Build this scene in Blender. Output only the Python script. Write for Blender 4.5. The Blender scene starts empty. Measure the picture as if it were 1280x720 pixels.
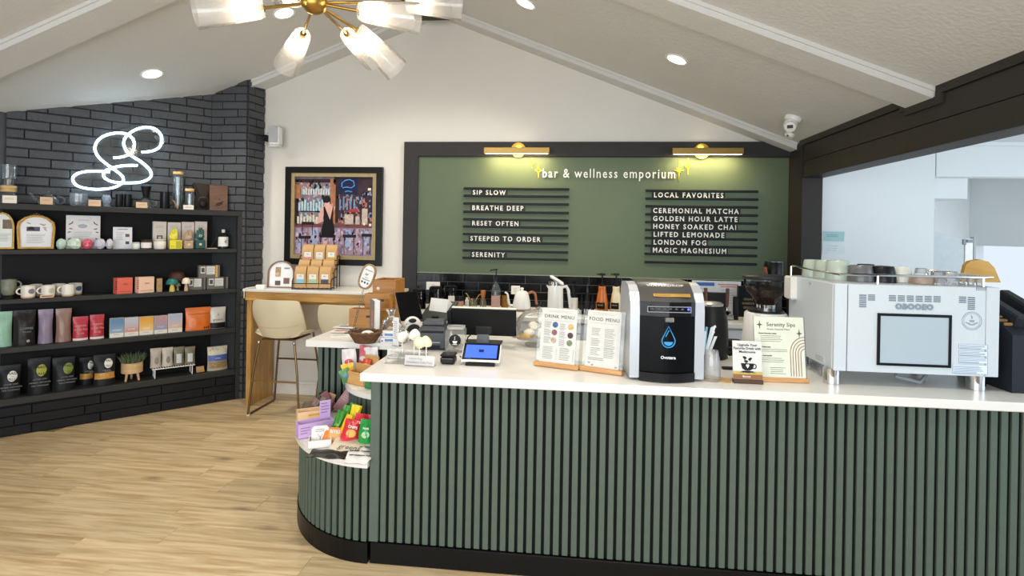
import bpy, bmesh, math, random
from mathutils import Matrix, Vector
from math import sin, cos, pi, radians
random.seed(7)
SC = bpy.context.scene
COL = SC.collection

# ---------------------------------------------------------------- camera
F_PX, YAW, PITCH, ROLL, CY, EYE = 674.6, .102663, -.0019165, -.0171314, 292.695, 1.6
_f = Vector((-sin(YAW)*cos(PITCH), cos(YAW)*cos(PITCH), sin(PITCH)))
_r = Vector((cos(YAW), sin(YAW), 0)); _d = _f.cross(_r)
CR = _r*cos(ROLL) + _d*sin(ROLL); CD = -_r*sin(ROLL) + _d*cos(ROLL); CF = _f
cam = bpy.data.cameras.new('camera'); camo = bpy.data.objects.new('camera', cam); COL.objects.link(camo)
cam.sensor_width = 36; cam.lens = 36*F_PX/1280; cam.shift_y = -(360-CY)/1280; cam.clip_start = .05
mw = Matrix.Identity(4)
for i in range(3): mw[i][0], mw[i][1], mw[i][2] = CR[i], -CD[i], -CF[i]
mw[2][3] = EYE
camo.matrix_world = mw
SC.camera = camo

# ---------------------------------------------------------------- view, world, daylight
SC.view_settings.view_transform = 'Standard'; SC.view_settings.look = 'None'
SC.view_settings.gamma = 1; SC.view_settings.use_curve_mapping = False
SC.view_settings.exposure = 0.40
SC.cycles.use_denoising = True
SC.cycles.max_bounces = 10; SC.cycles.transparent_max_bounces = 24; SC.cycles.transmission_bounces = 8
SC.cycles.sample_clamp_indirect = 6; SC.cycles.caustics_reflective = False; SC.cycles.caustics_refractive = False
W = bpy.data.worlds.new('world'); SC.world = W; W.use_nodes = True
W.node_tree.nodes['Background'].inputs[0].default_value = (.80, .90, 1, 1)
W.node_tree.nodes['Background'].inputs[1].default_value = .75

def light(name, kind, loc, power, color, size=None, size_y=None, target=None, **kw):
    l = bpy.data.lights.new(name, kind); l.energy = power; l.color = color
    if kind == 'AREA':
        l.shape = 'RECTANGLE' if size_y else 'SQUARE'; l.size = size
        if size_y: l.size_y = size_y
    for k, v in kw.items(): setattr(l, k, v)
    o = bpy.data.objects.new(name, l); COL.objects.link(o); o.location = loc
    if target is not None:
        o.rotation_euler = (Vector(target)-Vector(loc)).to_track_quat('-Z', 'Y').to_euler()
    return o
# daylight through the shop-front windows behind the camera, and through the window of the room on the right
light('daylight_front', 'AREA', (-1.2, -1.9, 1.45), 150, (.93, .97, 1), 5.6, 2.3, (-1.2, 3, 1.3))
light('daylight_right', 'AREA', (4.7, 1.8, 1.6), 44, (.70, .87, 1), 2.6, 1.9, (2.2, 3.6, 1.2))
light('added_counter_fill', 'SPOT', (.76, 1.75, 2.86), 60, (1, .91, .78), target=(.76, 1.9, 0), spot_size=radians(125), spot_blend=.7, shadow_soft_size=.07)  # this spot and the next: added fill without fixtures, brightens the counter top
light('added_counter_fill', 'SPOT', (-.34, 1.75, 3.30), 60, (1, .91, .78), target=(-.34, 1.9, 0), spot_size=radians(125), spot_blend=.7, shadow_soft_size=.07)
light('daylight_passage', 'AREA', (4.4, 5.5, 1.9), 4, (.92, .97, 1), .5, 1.0, (3.2, 6.0, 1.4))

# ---------------------------------------------------------------- pixel rays: a photo point on a known plane gives a place in the room
def ray(x, y): return CR*((x-640)/F_PX) + CD*((y-CY)/F_PX) + CF
O = Vector((0, 0, EYE))
def pY(x, y, Y): d = ray(x, y); return O + d*(Y/d.y)
def pX(x, y, X): d = ray(x, y); return O + d*(X/d.x)
def pZ(x, y, Z): d = ray(x, y); return O + d*((Z-EYE)/d.z)
def pN(x, y, P, n): d = ray(x, y); return O + d*((Vector(P)-O).dot(n)/d.dot(n))

# ---------------------------------------------------------------- materials
def s2l(c): return c/12.92 if c <= .04045 else ((c+.055)/1.055)**2.4
def rgb(h):
    if isinstance(h, str):
        h = h.lstrip('#'); return tuple(s2l(int(h[i:i+2], 16)/255) for i in (0, 2, 4))
    return tuple(s2l(c/255) for c in h)
MATS = {}
def M(color, rough=.5, metal=0, var=.05, scale=18, bump=0, bscale=None, stretch=None, obj_var=0, key=None, coat=0, sheen=0):
    """procedural principled material: noise-varied base colour, optional fine relief"""
    k = key or (color, rough, metal, var, scale, bump, bscale, stretch, obj_var, coat, sheen)
    if k in MATS: return MATS[k]
    m = bpy.data.materials.new('m_%d' % len(MATS)); m.use_nodes = True; nt = m.node_tree; N = nt.nodes; L = nt.links
    p = N['Principled BSDF']; c = rgb(color)
    p.inputs['Roughness'].default_value = rough; p.inputs['Metallic'].default_value = metal
    if max(c) < .06: p.inputs['Specular IOR Level'].default_value = .2
    p.inputs['Coat Weight'].default_value = coat; p.inputs['Sheen Weight'].default_value = sheen
    tc = N.new('ShaderNodeTexCoord'); mp = N.new('ShaderNodeMapping'); L.new(tc.outputs['Object'], mp.inputs[0])
    if stretch: mp.inputs['Scale'].default_value = stretch
    nz = N.new('ShaderNodeTexNoise'); nz.inputs['Scale'].default_value = scale; nz.inputs['Detail'].default_value = 4
    L.new(mp.outputs[0], nz.inputs['Vector'])
    mx = N.new('ShaderNodeMix'); mx.data_type = 'RGBA'
    mx.inputs[6].default_value = (*[max(0, v*(1-var*2)) for v in c], 1); mx.inputs[7].default_value = (*[min(1, v*(1+var*2)) for v in c], 1)
    L.new(nz.outputs[0], mx.inputs[0]); out = mx.outputs[2]
    if obj_var:
        oi = N.new('ShaderNodeObjectInfo'); hs = N.new('ShaderNodeHueSaturation')
        mr = N.new('ShaderNodeMapRange'); mr.inputs[3].default_value = 1-obj_var; mr.inputs[4].default_value = 1+obj_var
        L.new(oi.outputs['Random'], mr.inputs[0]); L.new(mr.outputs[0], hs.inputs['Value']); L.new(out, hs.inputs['Color']); out = hs.outputs[0]
    L.new(out, p.inputs['Base Color'])
    if bump:
        b = N.new('ShaderNodeBump'); b.inputs['Strength'].default_value = bump; b.inputs['Distance'].default_value = .01
        n2 = N.new('ShaderNodeTexNoise'); n2.inputs['Scale'].default_value = bscale or scale*3; n2.inputs['Detail'].default_value = 5
        L.new(mp.outputs[0], n2.inputs['Vector']); L.new(n2.outputs[0], b.inputs['Height']); L.new(b.outputs[0], p.inputs['Normal'])
    MATS[k] = m; return m
def Wood(color, dark, scale=6, stretch=(1, 9, 9), rough=.45, obj_var=0, key=None, knots=False):
    k = key or ('wood', color, dark, scale, stretch, rough, obj_var)
    if k in MATS: return MATS[k]
    m = bpy.data.materials.new('wood_%d' % len(MATS)); m.use_nodes = True; nt = m.node_tree; N = nt.nodes; L = nt.links
    p = N['Principled BSDF']; p.inputs['Roughness'].default_value = rough
    tc = N.new('ShaderNodeTexCoord'); mp = N.new('ShaderNodeMapping'); mp.inputs['Scale'].default_value = stretch
    oi = N.new('ShaderNodeObjectInfo'); add = N.new('ShaderNodeVectorMath'); mul = N.new('ShaderNodeMath'); mul.operation = 'MULTIPLY'; mul.inputs[1].default_value = 37
    L.new(oi.outputs['Random'], mul.inputs[0]); L.new(tc.outputs['Object'], add.inputs[0]); L.new(mul.outputs[0], add.inputs[1]); L.new(add.outputs[0], mp.inputs[0])
    nz = N.new('ShaderNodeTexNoise'); nz.inputs['Scale'].default_value = scale; nz.inputs['Detail'].default_value = 7; nz.inputs['Distortion'].default_value = .6
    L.new(mp.outputs[0], nz.inputs[0])
    cr = N.new('ShaderNodeValToRGB'); e = cr.color_ramp.elements
    e[0].position = .32; e[0].color = (*rgb(dark), 1); e[1].position = .62; e[1].color = (*rgb(color), 1)
    L.new(nz.outputs[0], cr.inputs[0]); out = cr.outputs[0]
    if knots:
        vo = N.new('ShaderNodeTexVoronoi'); vo.inputs['Scale'].default_value = 1.0
        m2 = N.new('ShaderNodeMapping'); m2.inputs['Scale'].default_value = (1.6, 4.5, 1); L.new(add.outputs[0], m2.inputs[0]); L.new(m2.outputs[0], vo.inputs[0])
        r2 = N.new('ShaderNodeMapRange'); r2.inputs[1].default_value = .02; r2.inputs[2].default_value = .16; r2.inputs[3].default_value = .45; r2.inputs[4].default_value = 1
        L.new(vo.outputs['Distance'], r2.inputs[0]); mm = N.new('ShaderNodeMix'); mm.data_type = 'RGBA'; mm.blend_type = 'MULTIPLY'; mm.inputs[0].default_value = 1
        L.new(out, mm.inputs[6]); L.new(r2.outputs[0], mm.inputs[7]); out = mm.outputs[2]
    if obj_var:
        hs = N.new('ShaderNodeHueSaturation'); mr = N.new('ShaderNodeMapRange'); mr.inputs[3].default_value = 1-obj_var; mr.inputs[4].default_value = 1+obj_var
        L.new(oi.outputs['Random'], mr.inputs[0]); L.new(mr.outputs[0], hs.inputs['Value']); L.new(out, hs.inputs['Color']); out = hs.outputs[0]
    L.new(out, p.inputs['Base Color'])
    MATS[k] = m; return m
def Glass(tint='#f4f8f8', refl=.5, rough=.02, milk=0):
    """thin clear glass or acrylic: tinted see-through plus fresnel gloss; milk adds a frosted share"""
    k = ('glass', tint, refl, rough, milk)
    if k in MATS: return MATS[k]
    m = bpy.data.materials.new('glass_%d' % len(MATS)); m.use_nodes = True; nt = m.node_tree; N = nt.nodes; L = nt.links
    N.remove(N['Principled BSDF']); o = N['Material Output']
    t = N.new('ShaderNodeBsdfTransparent'); t.inputs[0].default_value = (*rgb(tint), 1)
    g = N.new('ShaderNodeBsdfGlossy'); g.inputs['Roughness'].default_value = rough
    lw = N.new('ShaderNodeLayerWeight'); lw.inputs[0].default_value = refl
    nz = N.new('ShaderNodeTexNoise'); nz.inputs['Scale'].default_value = 6; mu = N.new('ShaderNodeMath'); mu.operation = 'MULTIPLY_ADD'
    mu.inputs[1].default_value = .08; L.new(nz.outputs[0], mu.inputs[0]); L.new(lw.outputs['Fresnel'], mu.inputs[2])
    mx = N.new('ShaderNodeMixShader'); L.new(mu.outputs[0], mx.inputs[0]); L.new(t.outputs[0], mx.inputs[1]); L.new(g.outputs[0], mx.inputs[2]); out = mx.outputs[0]
    if milk:
        tr = N.new('ShaderNodeBsdfTranslucent'); di = N.new('ShaderNodeBsdfDiffuse'); a = N.new('ShaderNodeMixShader'); a.inputs[0].default_value = .4
        tr.inputs[0].default_value = di.inputs[0].default_value = (*rgb(tint), 1)
        L.new(tr.outputs[0], a.inputs[1]); L.new(di.outputs[0], a.inputs[2]); b = N.new('ShaderNodeMixShader'); b.inputs[0].default_value = milk
        L.new(out, b.inputs[1]); L.new(a.outputs[0], b.inputs[2]); out = b.outputs[0]
    L.new(out, o.inputs[0]); MATS[k] = m; return m
def Emit(color, strength, cam_mix=None):
    k = ('emit', color, strength)
    if k in MATS: return MATS[k]
    m = bpy.data.materials.new('emit_%d' % len(MATS)); m.use_nodes = True; p = m.node_tree.nodes['Principled BSDF']
    p.inputs['Base Color'].default_value = (*rgb(color), 1); p.inputs['Emission Color'].default_value = (*rgb(color), 1)
    p.inputs['Emission Strength'].default_value = strength; MATS[k] = m; return m

# ---------------------------------------------------------------- mesh builder
def RX(a): return Matrix.Rotation(a, 4, 'X')
def RY(a): return Matrix.Rotation(a, 4, 'Y')
def RZ(a): return Matrix.Rotation(a, 4, 'Z')
def TR(x, y, z): return Matrix.Translation((x, y, z))
class B:
    def __init__(s, xf=None): s.v = []; s.f = []; s.mi = []; s.sm = []; s.xf = xf
    def add(s, vs, fs, mat=0, smooth=False, xf=None):
        n = len(s.v)
        for p in vs:
            p = Vector(p)
            if xf is not None: p = xf @ p
            if s.xf is not None: p = s.xf @ p
            s.v.append(tuple(p))
        for f in fs: s.f.append(tuple(i+n for i in f)); s.mi.append(mat); s.sm.append(smooth)
        return s
    def box(s, c, d, bev=0, mat=0, xf=None):
        hx, hy, hz = d[0]/2, d[1]/2, d[2]/2
        x0 = TR(*c) if xf is None else TR(*c) @ xf
        if bev <= 0:
            vs = [(a*hx, b*hy, e*hz) for a in (-1, 1) for b in (-1, 1) for e in (-1, 1)]
            return s.add(vs, [(0,1,3,2),(4,6,7,5),(0,4,5,1),(2,3,7,6),(0,2,6,4),(1,5,7,3)], mat, False, x0)
        b = min(bev, hx*.9, hy*.9, hz*.9); vs = []; ix = {}
        for sx in (-1, 1):
            for sy in (-1, 1):
                for sz in (-1, 1):
                    for a in range(3):
                        h = [hx-b, hy-b, hz-b]; h[a] += b; ix[sx, sy, sz, a] = len(vs); vs.append((sx*h[0], sy*h[1], sz*h[2]))
        fs = []; S = (-1, 1)
        for q in S:
            fs.append([ix[q, *t, 0] for t in ((-1,-1),(1,-1),(1,1),(-1,1))])
            fs.append([ix[t[0], q, t[1], 1] for t in ((-1,-1),(1,-1),(1,1),(-1,1))])
            fs.append([ix[t[0], t[1], q, 2] for t in ((-1,-1),(1,-1),(1,1),(-1,1))])
        for p in S:
            for q in S:
                fs.append([ix[p,q,-1,0], ix[p,q,1,0], ix[p,q,1,1], ix[p,q,-1,1]])
                fs.append([ix[p,-1,q,0], ix[p,1,q,0], ix[p,1,q,2], ix[p,-1,q,2]])
                fs.append([ix[-1,p,q,1], ix[1,p,q,1], ix[1,p,q,2], ix[-1,p,q,2]])
                for r in S: fs.append([ix[p,q,r,0], ix[p,q,r,1], ix[p,q,r,2]])
        return s.add(vs, fs, mat, False, x0)
    def lathe(s, prof, c=(0,0,0), n=20, mat=0, xf=None, sx=1, sy=1, cap=True, smooth=True):
        vs = []; fs = []; k = len(prof)
        for r, z in prof:
            for i in range(n): a = 2*pi*i/n; vs.append((r*cos(a)*sx, r*sin(a)*sy, z))
        for j in range(k-1):
            for i in range(n): fs.append((j*n+i, j*n+(i+1)%n, (j+1)*n+(i+1)%n, (j+1)*n+i))
        if cap:
            if prof[0][0] > 1e-6: fs.append(tuple(range(n-1, -1, -1)))
            if prof[-1][0] > 1e-6: fs.append(tuple((k-1)*n+i for i in range(n)))
        x0 = TR(*c) if xf is None else TR(*c) @ xf
        return s.add(vs, fs, mat, smooth, x0)
    def cyl(s, p0, p1, r0, r1=None, n=14, mat=0, cap=True):
        p0 = Vector(p0); p1 = Vector(p1); d = p1-p0; q = d.to_track_quat('Z', 'Y').to_matrix().to_4x4()
        return s.lathe([(r0, 0), (r0 if r1 is None else r1, d.length)], (0,0,0), n, mat, TR(*p0) @ q, cap=cap)
    def tube(s, pts, r, n=8, mat=0, closed=False):
        P = [Vector(p) for p in pts]; k = len(P); R = r if isinstance(r, (list, tuple)) else [r]*k
        vs = []; fs = []; up = None
        for j in range(k):
            a = P[(j-1) % k] if (j > 0 or closed) else P[j]; b = P[(j+1) % k] if (j < k-1 or closed) else P[j]
            t = (b-a).normalized() if (b-a).length > 1e-9 else Vector((0,0,1))
            if up is None: up = Vector((0,0,1)) if abs(t.z) < .9 else Vector((1,0,0))
            x = t.cross(up)
            if x.length < 1e-6: x = t.orthogonal()
            x.normalize(); y = x.cross(t).normalized(); up = y
            for i in range(n): w = 2*pi*i/n; vs.append(P[j] + (x*cos(w)+y*sin(w))*R[j])
        for j in range(k-1 + (1 if closed else 0)):
            for i in range(n): fs.append((j*n+i, j*n+(i+1)%n, ((j+1)%k)*n+(i+1)%n, ((j+1)%k)*n+i))
        if not closed: fs += [tuple(range(n)), tuple((k-1)*n+i for i in range(n))]
        return s.add(vs, fs, mat, True)
    def sphere(s, c, r, n=14, m=8, mat=0, sc=(1,1,1), xf=None, t0=0, t1=pi):
        prof = [(max(1e-7, r*sin(t0+(t1-t0)*j/m)), -r*cos(t0+(t1-t0)*j/m)) for j in range(m+1)]
        x0 = Matrix.Diagonal((*sc, 1)); x0 = x0 if xf is None else xf @ x0
        return s.lathe(prof, c, n, mat, x0)
    def prism(s, poly, h0, h1, mat=0, plane='xy', xf=None, smooth=False):
        n = len(poly)
        def P(a, b, h): return (a, b, h) if plane == 'xy' else ((a, h, b) if plane == 'xz' else (h, a, b))
        vs = [P(a, b, h0) for a, b in poly] + [P(a, b, h1) for a, b in poly]
        s.add(vs, [tuple(range(n-1, -1, -1)), tuple(range(n, 2*n))], mat, False, xf)
        s.add(vs, [(i, (i+1)%n, n+(i+1)%n, n+i) for i in range(n)], mat, smooth, xf)
        return s
    def ring(s, outer, inner, h0, h1, mat=0, plane='xz', xf=None, smooth=False):
        """closed band between two outlines of the same number of points"""
        n = len(outer)
        def P(q, h): a, b = q; return (a, b, h) if plane == 'xy' else ((a, h, b) if plane == 'xz' else (h, a, b))
        vs = [P(q, h) for h in (h0, h1) for q in outer] + [P(q, h) for h in (h0, h1) for q in inner]
        fs = []
        for i in range(n):
            j = (i+1) % n
            fs += [(i, j, n+j, n+i), (2*n+i, 3*n+i, 3*n+j, 2*n+j), (i, 2*n+i, 2*n+j, j), (n+i, n+j, 3*n+j, 3*n+i)]
        return s.add(vs, fs, mat, smooth, xf)
    def sheet(s, P, nu, nv, mat=0, smooth=True, xf=None):
        vs = [P(i/nu, j/nv) for j in range(nv+1) for i in range(nu+1)]
        fs = [(j*(nu+1)+i, j*(nu+1)+i+1, (j+1)*(nu+1)+i+1, (j+1)*(nu+1)+i) for j in range(nv) for i in range(nu)]
        return s.add(vs, fs, mat, smooth, xf)
    def mesh(s, name, mats, weld=False):
        me = bpy.data.meshes.new(name); me.from_pydata(s.v, [], s.f)
        me.polygons.foreach_set('material_index', s.mi); me.polygons.foreach_set('use_smooth', s.sm)
        for m in (mats if isinstance(mats, (list, tuple)) else [mats]): me.materials.append(m)
        bm = bmesh.new(); bm.from_mesh(me)
        bmesh.ops.remove_doubles(bm, verts=bm.verts, dist=1e-5)
        bmesh.ops.recalc_face_normals(bm, faces=bm.faces); bm.to_mesh(me); bm.free()
        if any(s.sm): me.set_sharp_from_angle(angle=radians(42))
        me.update(); return me
    def build(s, name, mats, parent=None, label=None):
        o = bpy.data.objects.new(name, s.mesh(name, mats)); COL.objects.link(o)
        if parent is not None: o.parent = parent
        if label: o['label'] = label
        return o
def tag(o, label, cat, group=None, kind=None):
    if label: o['label'] = label
    if cat: o['category'] = cat
    if group: o['group'] = group
    if kind: o['kind'] = kind
    return o
def T(name, label, cat, loc, rz=0, group=None):
    o = bpy.data.objects.new(name, None); o.empty_display_size = .05; COL.objects.link(o)
    o.location = loc; o.rotation_euler = (0, 0, rz); return tag(o, label, cat, group)
def single(b, name, mats, label, cat, loc, rz=0, group=None):
    o = b.build(name, mats); o.location = loc; o.rotation_euler = (0, 0, rz); return tag(o, label, cat, group)
def S(name, b, mats, parent=None):
    o = b.build(name, mats, parent)
    if parent is None: o['kind'] = 'structure'
    return o
def dup(o, parent=None):
    c = o.copy(); COL.objects.link(c)
    if parent is not None: c.parent = parent
    for ch in list(o.children): dup(ch, c)
    return c
def txt(parent, s, size, loc, mat, rot=(pi/2, 0, 0), name='lettering', align='CENTER', depth=.0004, sx=1, bold=0, space=1):
    cu = bpy.data.curves.new('t', 'FONT'); cu.body = s; cu.size = size; cu.align_x = align; cu.align_y = 'CENTER'; cu.extrude = depth
    cu.offset = bold; cu.resolution_u = 2; cu.space_character = space
    ob = bpy.data.objects.new('t', cu); COL.objects.link(ob)
    me = bpy.data.meshes.new_from_object(ob.evaluated_get(bpy.context.evaluated_depsgraph_get()))
    bpy.data.objects.remove(ob); bpy.data.curves.remove(cu)
    me.materials.clear(); me.materials.append(mat)
    o = bpy.data.objects.new(name, me); COL.objects.link(o); o.parent = parent
    o.location = loc; o.rotation_euler = rot; o.scale = (sx, 1, 1); return o
def letters(parent, s, size, loc, mat, name='letter', align='CENTER', depth=.0015, sx=1, bold=0, space=1, fit=None):
    """a word built letter by letter: every character is an object of its own"""
    o = txt(parent, s, size, loc, mat, name='w', align=align, depth=depth, bold=bold, space=space); me = o.data
    bpy.data.objects.remove(o); n = len(me.vertices); par = list(range(n))
    def find(i):
        while par[i] != i: par[i] = par[par[i]]; i = par[i]
        return i
    for e in me.edges: par[find(e.vertices[0])] = find(e.vertices[1])
    isl = {}
    for i in range(n): isl.setdefault(find(i), []).append(i)
    iv = sorted([[min(me.vertices[i].co.x for i in g), max(me.vertices[i].co.x for i in g), set(g)] for g in isl.values()], key=lambda t: t[0])
    out = []
    for a, b_, g in iv:
        if out and a < out[-1][1]-1e-4: out[-1][1] = max(out[-1][1], b_); out[-1][2] |= g
        else: out.append([a, b_, g])
    if fit: sx = fit/(out[-1][1]-out[0][0])
    for a, b_, g in out:
        ix = {v: k for k, v in enumerate(sorted(g))}; m2 = bpy.data.meshes.new(name); c = (a+b_)/2
        m2.from_pydata([(me.vertices[v].co.x-c, me.vertices[v].co.y, me.vertices[v].co.z) for v in sorted(g)], [], [tuple(ix[v] for v in p.vertices) for p in me.polygons if p.vertices[0] in g])
        m2.materials.append(mat); q = bpy.data.objects.new(name, m2); COL.objects.link(q); q.parent = parent
        q.location = (loc[0]+c*sx, loc[1], loc[2]); q.rotation_euler = (pi/2, 0, 0); q.scale = (sx, 1, 1)
    bpy.data.meshes.remove(me); return out[-1][1]*sx
def copyline(b, x0, z, w, y, h=.0016, mat=0, n=1, gap=.004, t=.0004, seed=0):
    """unreadable small print: n thin bars of ragged length from x0, going down from z, on a face at y looking to -y"""
    r = random.Random(seed)
    for i in range(n):
        ww = w*(.7+.3*r.random()); b.box((x0+ww/2, y, z-i*gap), (ww, t, h), 0, mat)
    return b
# ================================================================ THE ROOM
WHITE = M('#d9d6cf', .75, var=.012, scale=3, bump=.10, bscale=60)
CEIL = M('#cfcecb', .85, var=.015, scale=4, bump=.30, bscale=45)
CHAR = M('#333232', .55, var=.06, scale=9, bump=.15, bscale=70)
DBROWN = M('#332f2c', .5, var=.08, scale=5, stretch=(8, 1, 8), bump=.08, bscale=50)
BRICK = M('#424448', .5, var=.10, scale=14, bump=.5, bscale=38, obj_var=.09)
MORTAR = M('#35373a', .8, var=.05, bump=.3)
GREEN = M('#56644c', .6, var=.02, scale=6, bump=.05, bscale=80)
QUARTZ = M('#e3e1dc', .28, var=.02, scale=3, coat=.1)
SLAT = M('#4d5b51', .55, var=.05, scale=20, bump=.1, bscale=160)
GAP = M('#0d120f', .8, var=.1)
KICK = M('#0c0c0e', .35, var=.15, scale=5)
BLACK = M('#101012', .35, var=.1)
SHELFM = M('#343332', .5, var=.05, scale=12, bump=.06, bscale=60)

# ---- floor: oak planks along the room's width
FL = S('floor', B().box((-1.1, 1.4, -.055), (7.6, 7.6, .1)).box((3.6, 2.4, -.052), (2.6, 7.2, .1)), M('#8d7350', .6))
PLK = Wood('#dac49c', '#b4976c', 2.2, (1.2, 13, 8), .38, .11, knots=True)
plank_me = B().box((0, 0, 0), (1.2185, .1785, .0045), .0007).mesh('plank', PLK)
rp = random.Random(3); row = 0
y = -.62
while y < 5.0:
    x = -4.9 + rp.random()*1.2
    while x < 2.2:
        a, b_ = max(x, -4.36), min(x+1.22, 2.09)
        if b_-a > .08:
            o = bpy.data.objects.new('plank', plank_me); COL.objects.link(o); o.parent = FL
            o.location = ((a+b_)/2, y, -.00225); o.scale = ((b_-a-.0015)/1.2185, 1, 1)
            if rp.random() < .5: o.rotation_euler = (0, 0, pi)
        x += 1.22
    y += .18; row += 1
side = B().box((3.34, 2.2, -.001), (2.49, 5.6, .002))
side.box((3.9, 5.85, -.001), (1.5, 1.68, .002))
S('floor_side', side, M('#b9b2a6', .5))

# ---- ceiling: a gable with its ridge over X = -1.24
RXX, RZZ, SL, SR = -1.239, 3.679, .385, .40
zl = lambda X: RZZ - SL*(RXX-X); zr = lambda X: RZZ - SR*(X-RXX)
b = B()
b.prism([(RXX, RZZ), (-4.55, zl(-4.55)), (-4.55, zl(-4.55)+.12), (RXX, RZZ+.12)], -2.25, 5.2, plane='xz')
b.prism([(RXX, RZZ), (2.094, zr(2.094)), (2.094, zr(2.094)+.12), (RXX, RZZ+.12)], -2.25, 5.2, plane='xz')
S('ceiling', b, CEIL)
def gable_beam(name, y0, y1, drop, mat):
    b = B()
    b.prism([(RXX, RZZ-drop), (-4.38, zl(-4.38)-drop), (-4.38, zl(-4.38)+.03), (RXX, RZZ+.03)], y0, y1, plane='xz')
    b.prism([(RXX, RZZ-drop), (1.93, zr(1.93)-drop), (1.93, zr(1.93)+.03), (RXX, RZZ+.03)], y0, y1, plane='xz')
    b.prism([(RXX, RZZ-drop+.035), (-4.38, zl(-4.38)-drop+.035), (-4.38, zl(-4.38)+.02), (RXX, RZZ+.02)], y0-.012, y1+.012, plane='xz')
    b.prism([(RXX, RZZ-drop+.035), (1.93, zr(1.93)-drop+.035), (1.93, zr(1.93)+.02), (RXX, RZZ+.02)], y0-.012, y1+.012, plane='xz')
    return S(name, b, mat)
gable_beam('trim_1', 3.085, 3.32, .058, CEIL)
gable_beam('trim_2', 4.82, 4.999, .058, CEIL)
S('trim_3', B().box((RXX, 1.35, 3.60), (.34, 6.9, .17), .006), DBROWN)

# ---- walls
b = B().prism([(-4.6, 0), (2.094, 0), (2.094, zr(2.094)+.05), (RXX, RZZ+.05), (-4.6, zl(-4.6)+.05)], 5.0, 5.15, plane='xz')
S('wall_back', b, WHITE)
S('baseboard_back', B().box((-2.25, 4.99, .05), (1.40, .018, .10), .004).box((-2.25, 4.991, .115), (1.40, .016, .03), .006), M('#e6e2da', .4))
S('wall_left', B().box((-4.464, .80, 1.3), (.18, 6.0, 2.6)), M('#54565b', .6, bump=.2))
# front wall behind the camera: two big shop windows, open glazing frames
b = B().box((-1.1, -2.2, .15), (6.9, .12, .3)).box((-1.1, -2.2, 3.15), (6.9, .12, 1.1))
for X in (-4.3, -1.15, 1.95): b.box((X, -2.2, 1.45), (.3, .12, 2.3))
S('wall_front', b, WHITE)
# bricks of the painted corner
brick_me = B().box((0, 0, 0), (1, .022, .0655), .004).mesh('brick', BRICK)
def bricks(parent, p0, ux, length, z0, z1, seed, blen=.272, pitch=.0735, ztop=None):
    """running courses from p0 along ux; every brick proud of the mortar bed by a little of its own"""
    r = random.Random(seed); nx = Vector((ux.y, -ux.x, 0)); ang = math.atan2(ux.y, ux.x); z = z0+pitch/2; k = 0
    while z+pitch/2 <= z1+.02:
        s_ = -blen*(.5*(k % 2)) - r.random()*.03
        while s_ < length:
            a, e = max(0, s_), min(length, s_+blen)
            if e-a > .025:
                mid = p0 + ux*((a+e)/2)
                if ztop is None or z+.034 < ztop(mid):
                    o = bpy.data.objects.new('brick', brick_me); COL.objects.link(o); o.parent = parent
                    q = mid + nx*(.002+r.random()*.005); o.location = (q.x, q.y, z+r.uniform(-.002, .002))
                    o.rotation_euler = (0, r.uniform(-.012, .012), ang+r.uniform(-.008, .008)); o.scale = (e-a-.007, 1, 1)
            s_ += blen
        z += pitch; k += 1
U45 = Vector((.7071, .7071, 0)); N45 = Vector((.7071, -.7071, 0))
CCR = Vector((-3.37, 4.79, 0))
cl = CCR - U45*1.42; bk = -N45*.2
b = B().prism([(cl.x, cl.y), (CCR.x+.03, CCR.y+.03), (CCR.x+.03+bk.x, CCR.y+.03+bk.y), (cl.x+bk.x, cl.y+bk.y)], 0, 1.0)
zt = lambda p: zl(p[0])
b.v = [(v[0], v[1], zl(v[0])+.03 if v[2] > .5 else 0) for v in b.v]
WD = S('wall_corner', b, MORTAR)
bricks(WD, cl, U45, 1.42, 1.765, 2.95, 1, ztop=lambda m: zl(m.x)+.085)
pil = [(-3.60, 4.795), (-3.012, 4.795), (-2.967, 4.9995), (-3.60, 4.9995)]
b = B().prism(pil, 0, 1.0)
b.v = [(v[0], v[1], zl(v[0])+.02 if v[2] > .5 else 0) for v in b.v]
WP = S('wall_pillar', b, MORTAR)
bricks(WP, Vector((-3.365, 4.795, 0)), Vector((1, 0, 0)), .354, 1.765, 3.0, 5, .265, ztop=lambda m: zl(m.x)+.085)
bricks(WP, Vector((-3.05, 4.795, 0)), Vector((1, 0, 0)), .04, 0, 1.765, 6, .3)
us = (Vector((-2.967, 5.0, 0))-Vector((-3.012, 4.795, 0))).normalized()
bricks(WP, Vector((-3.012, 4.795, 0)), us, .205, 0, 3.05, 8, .205, ztop=lambda m: zl(m.x)+.085)

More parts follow.
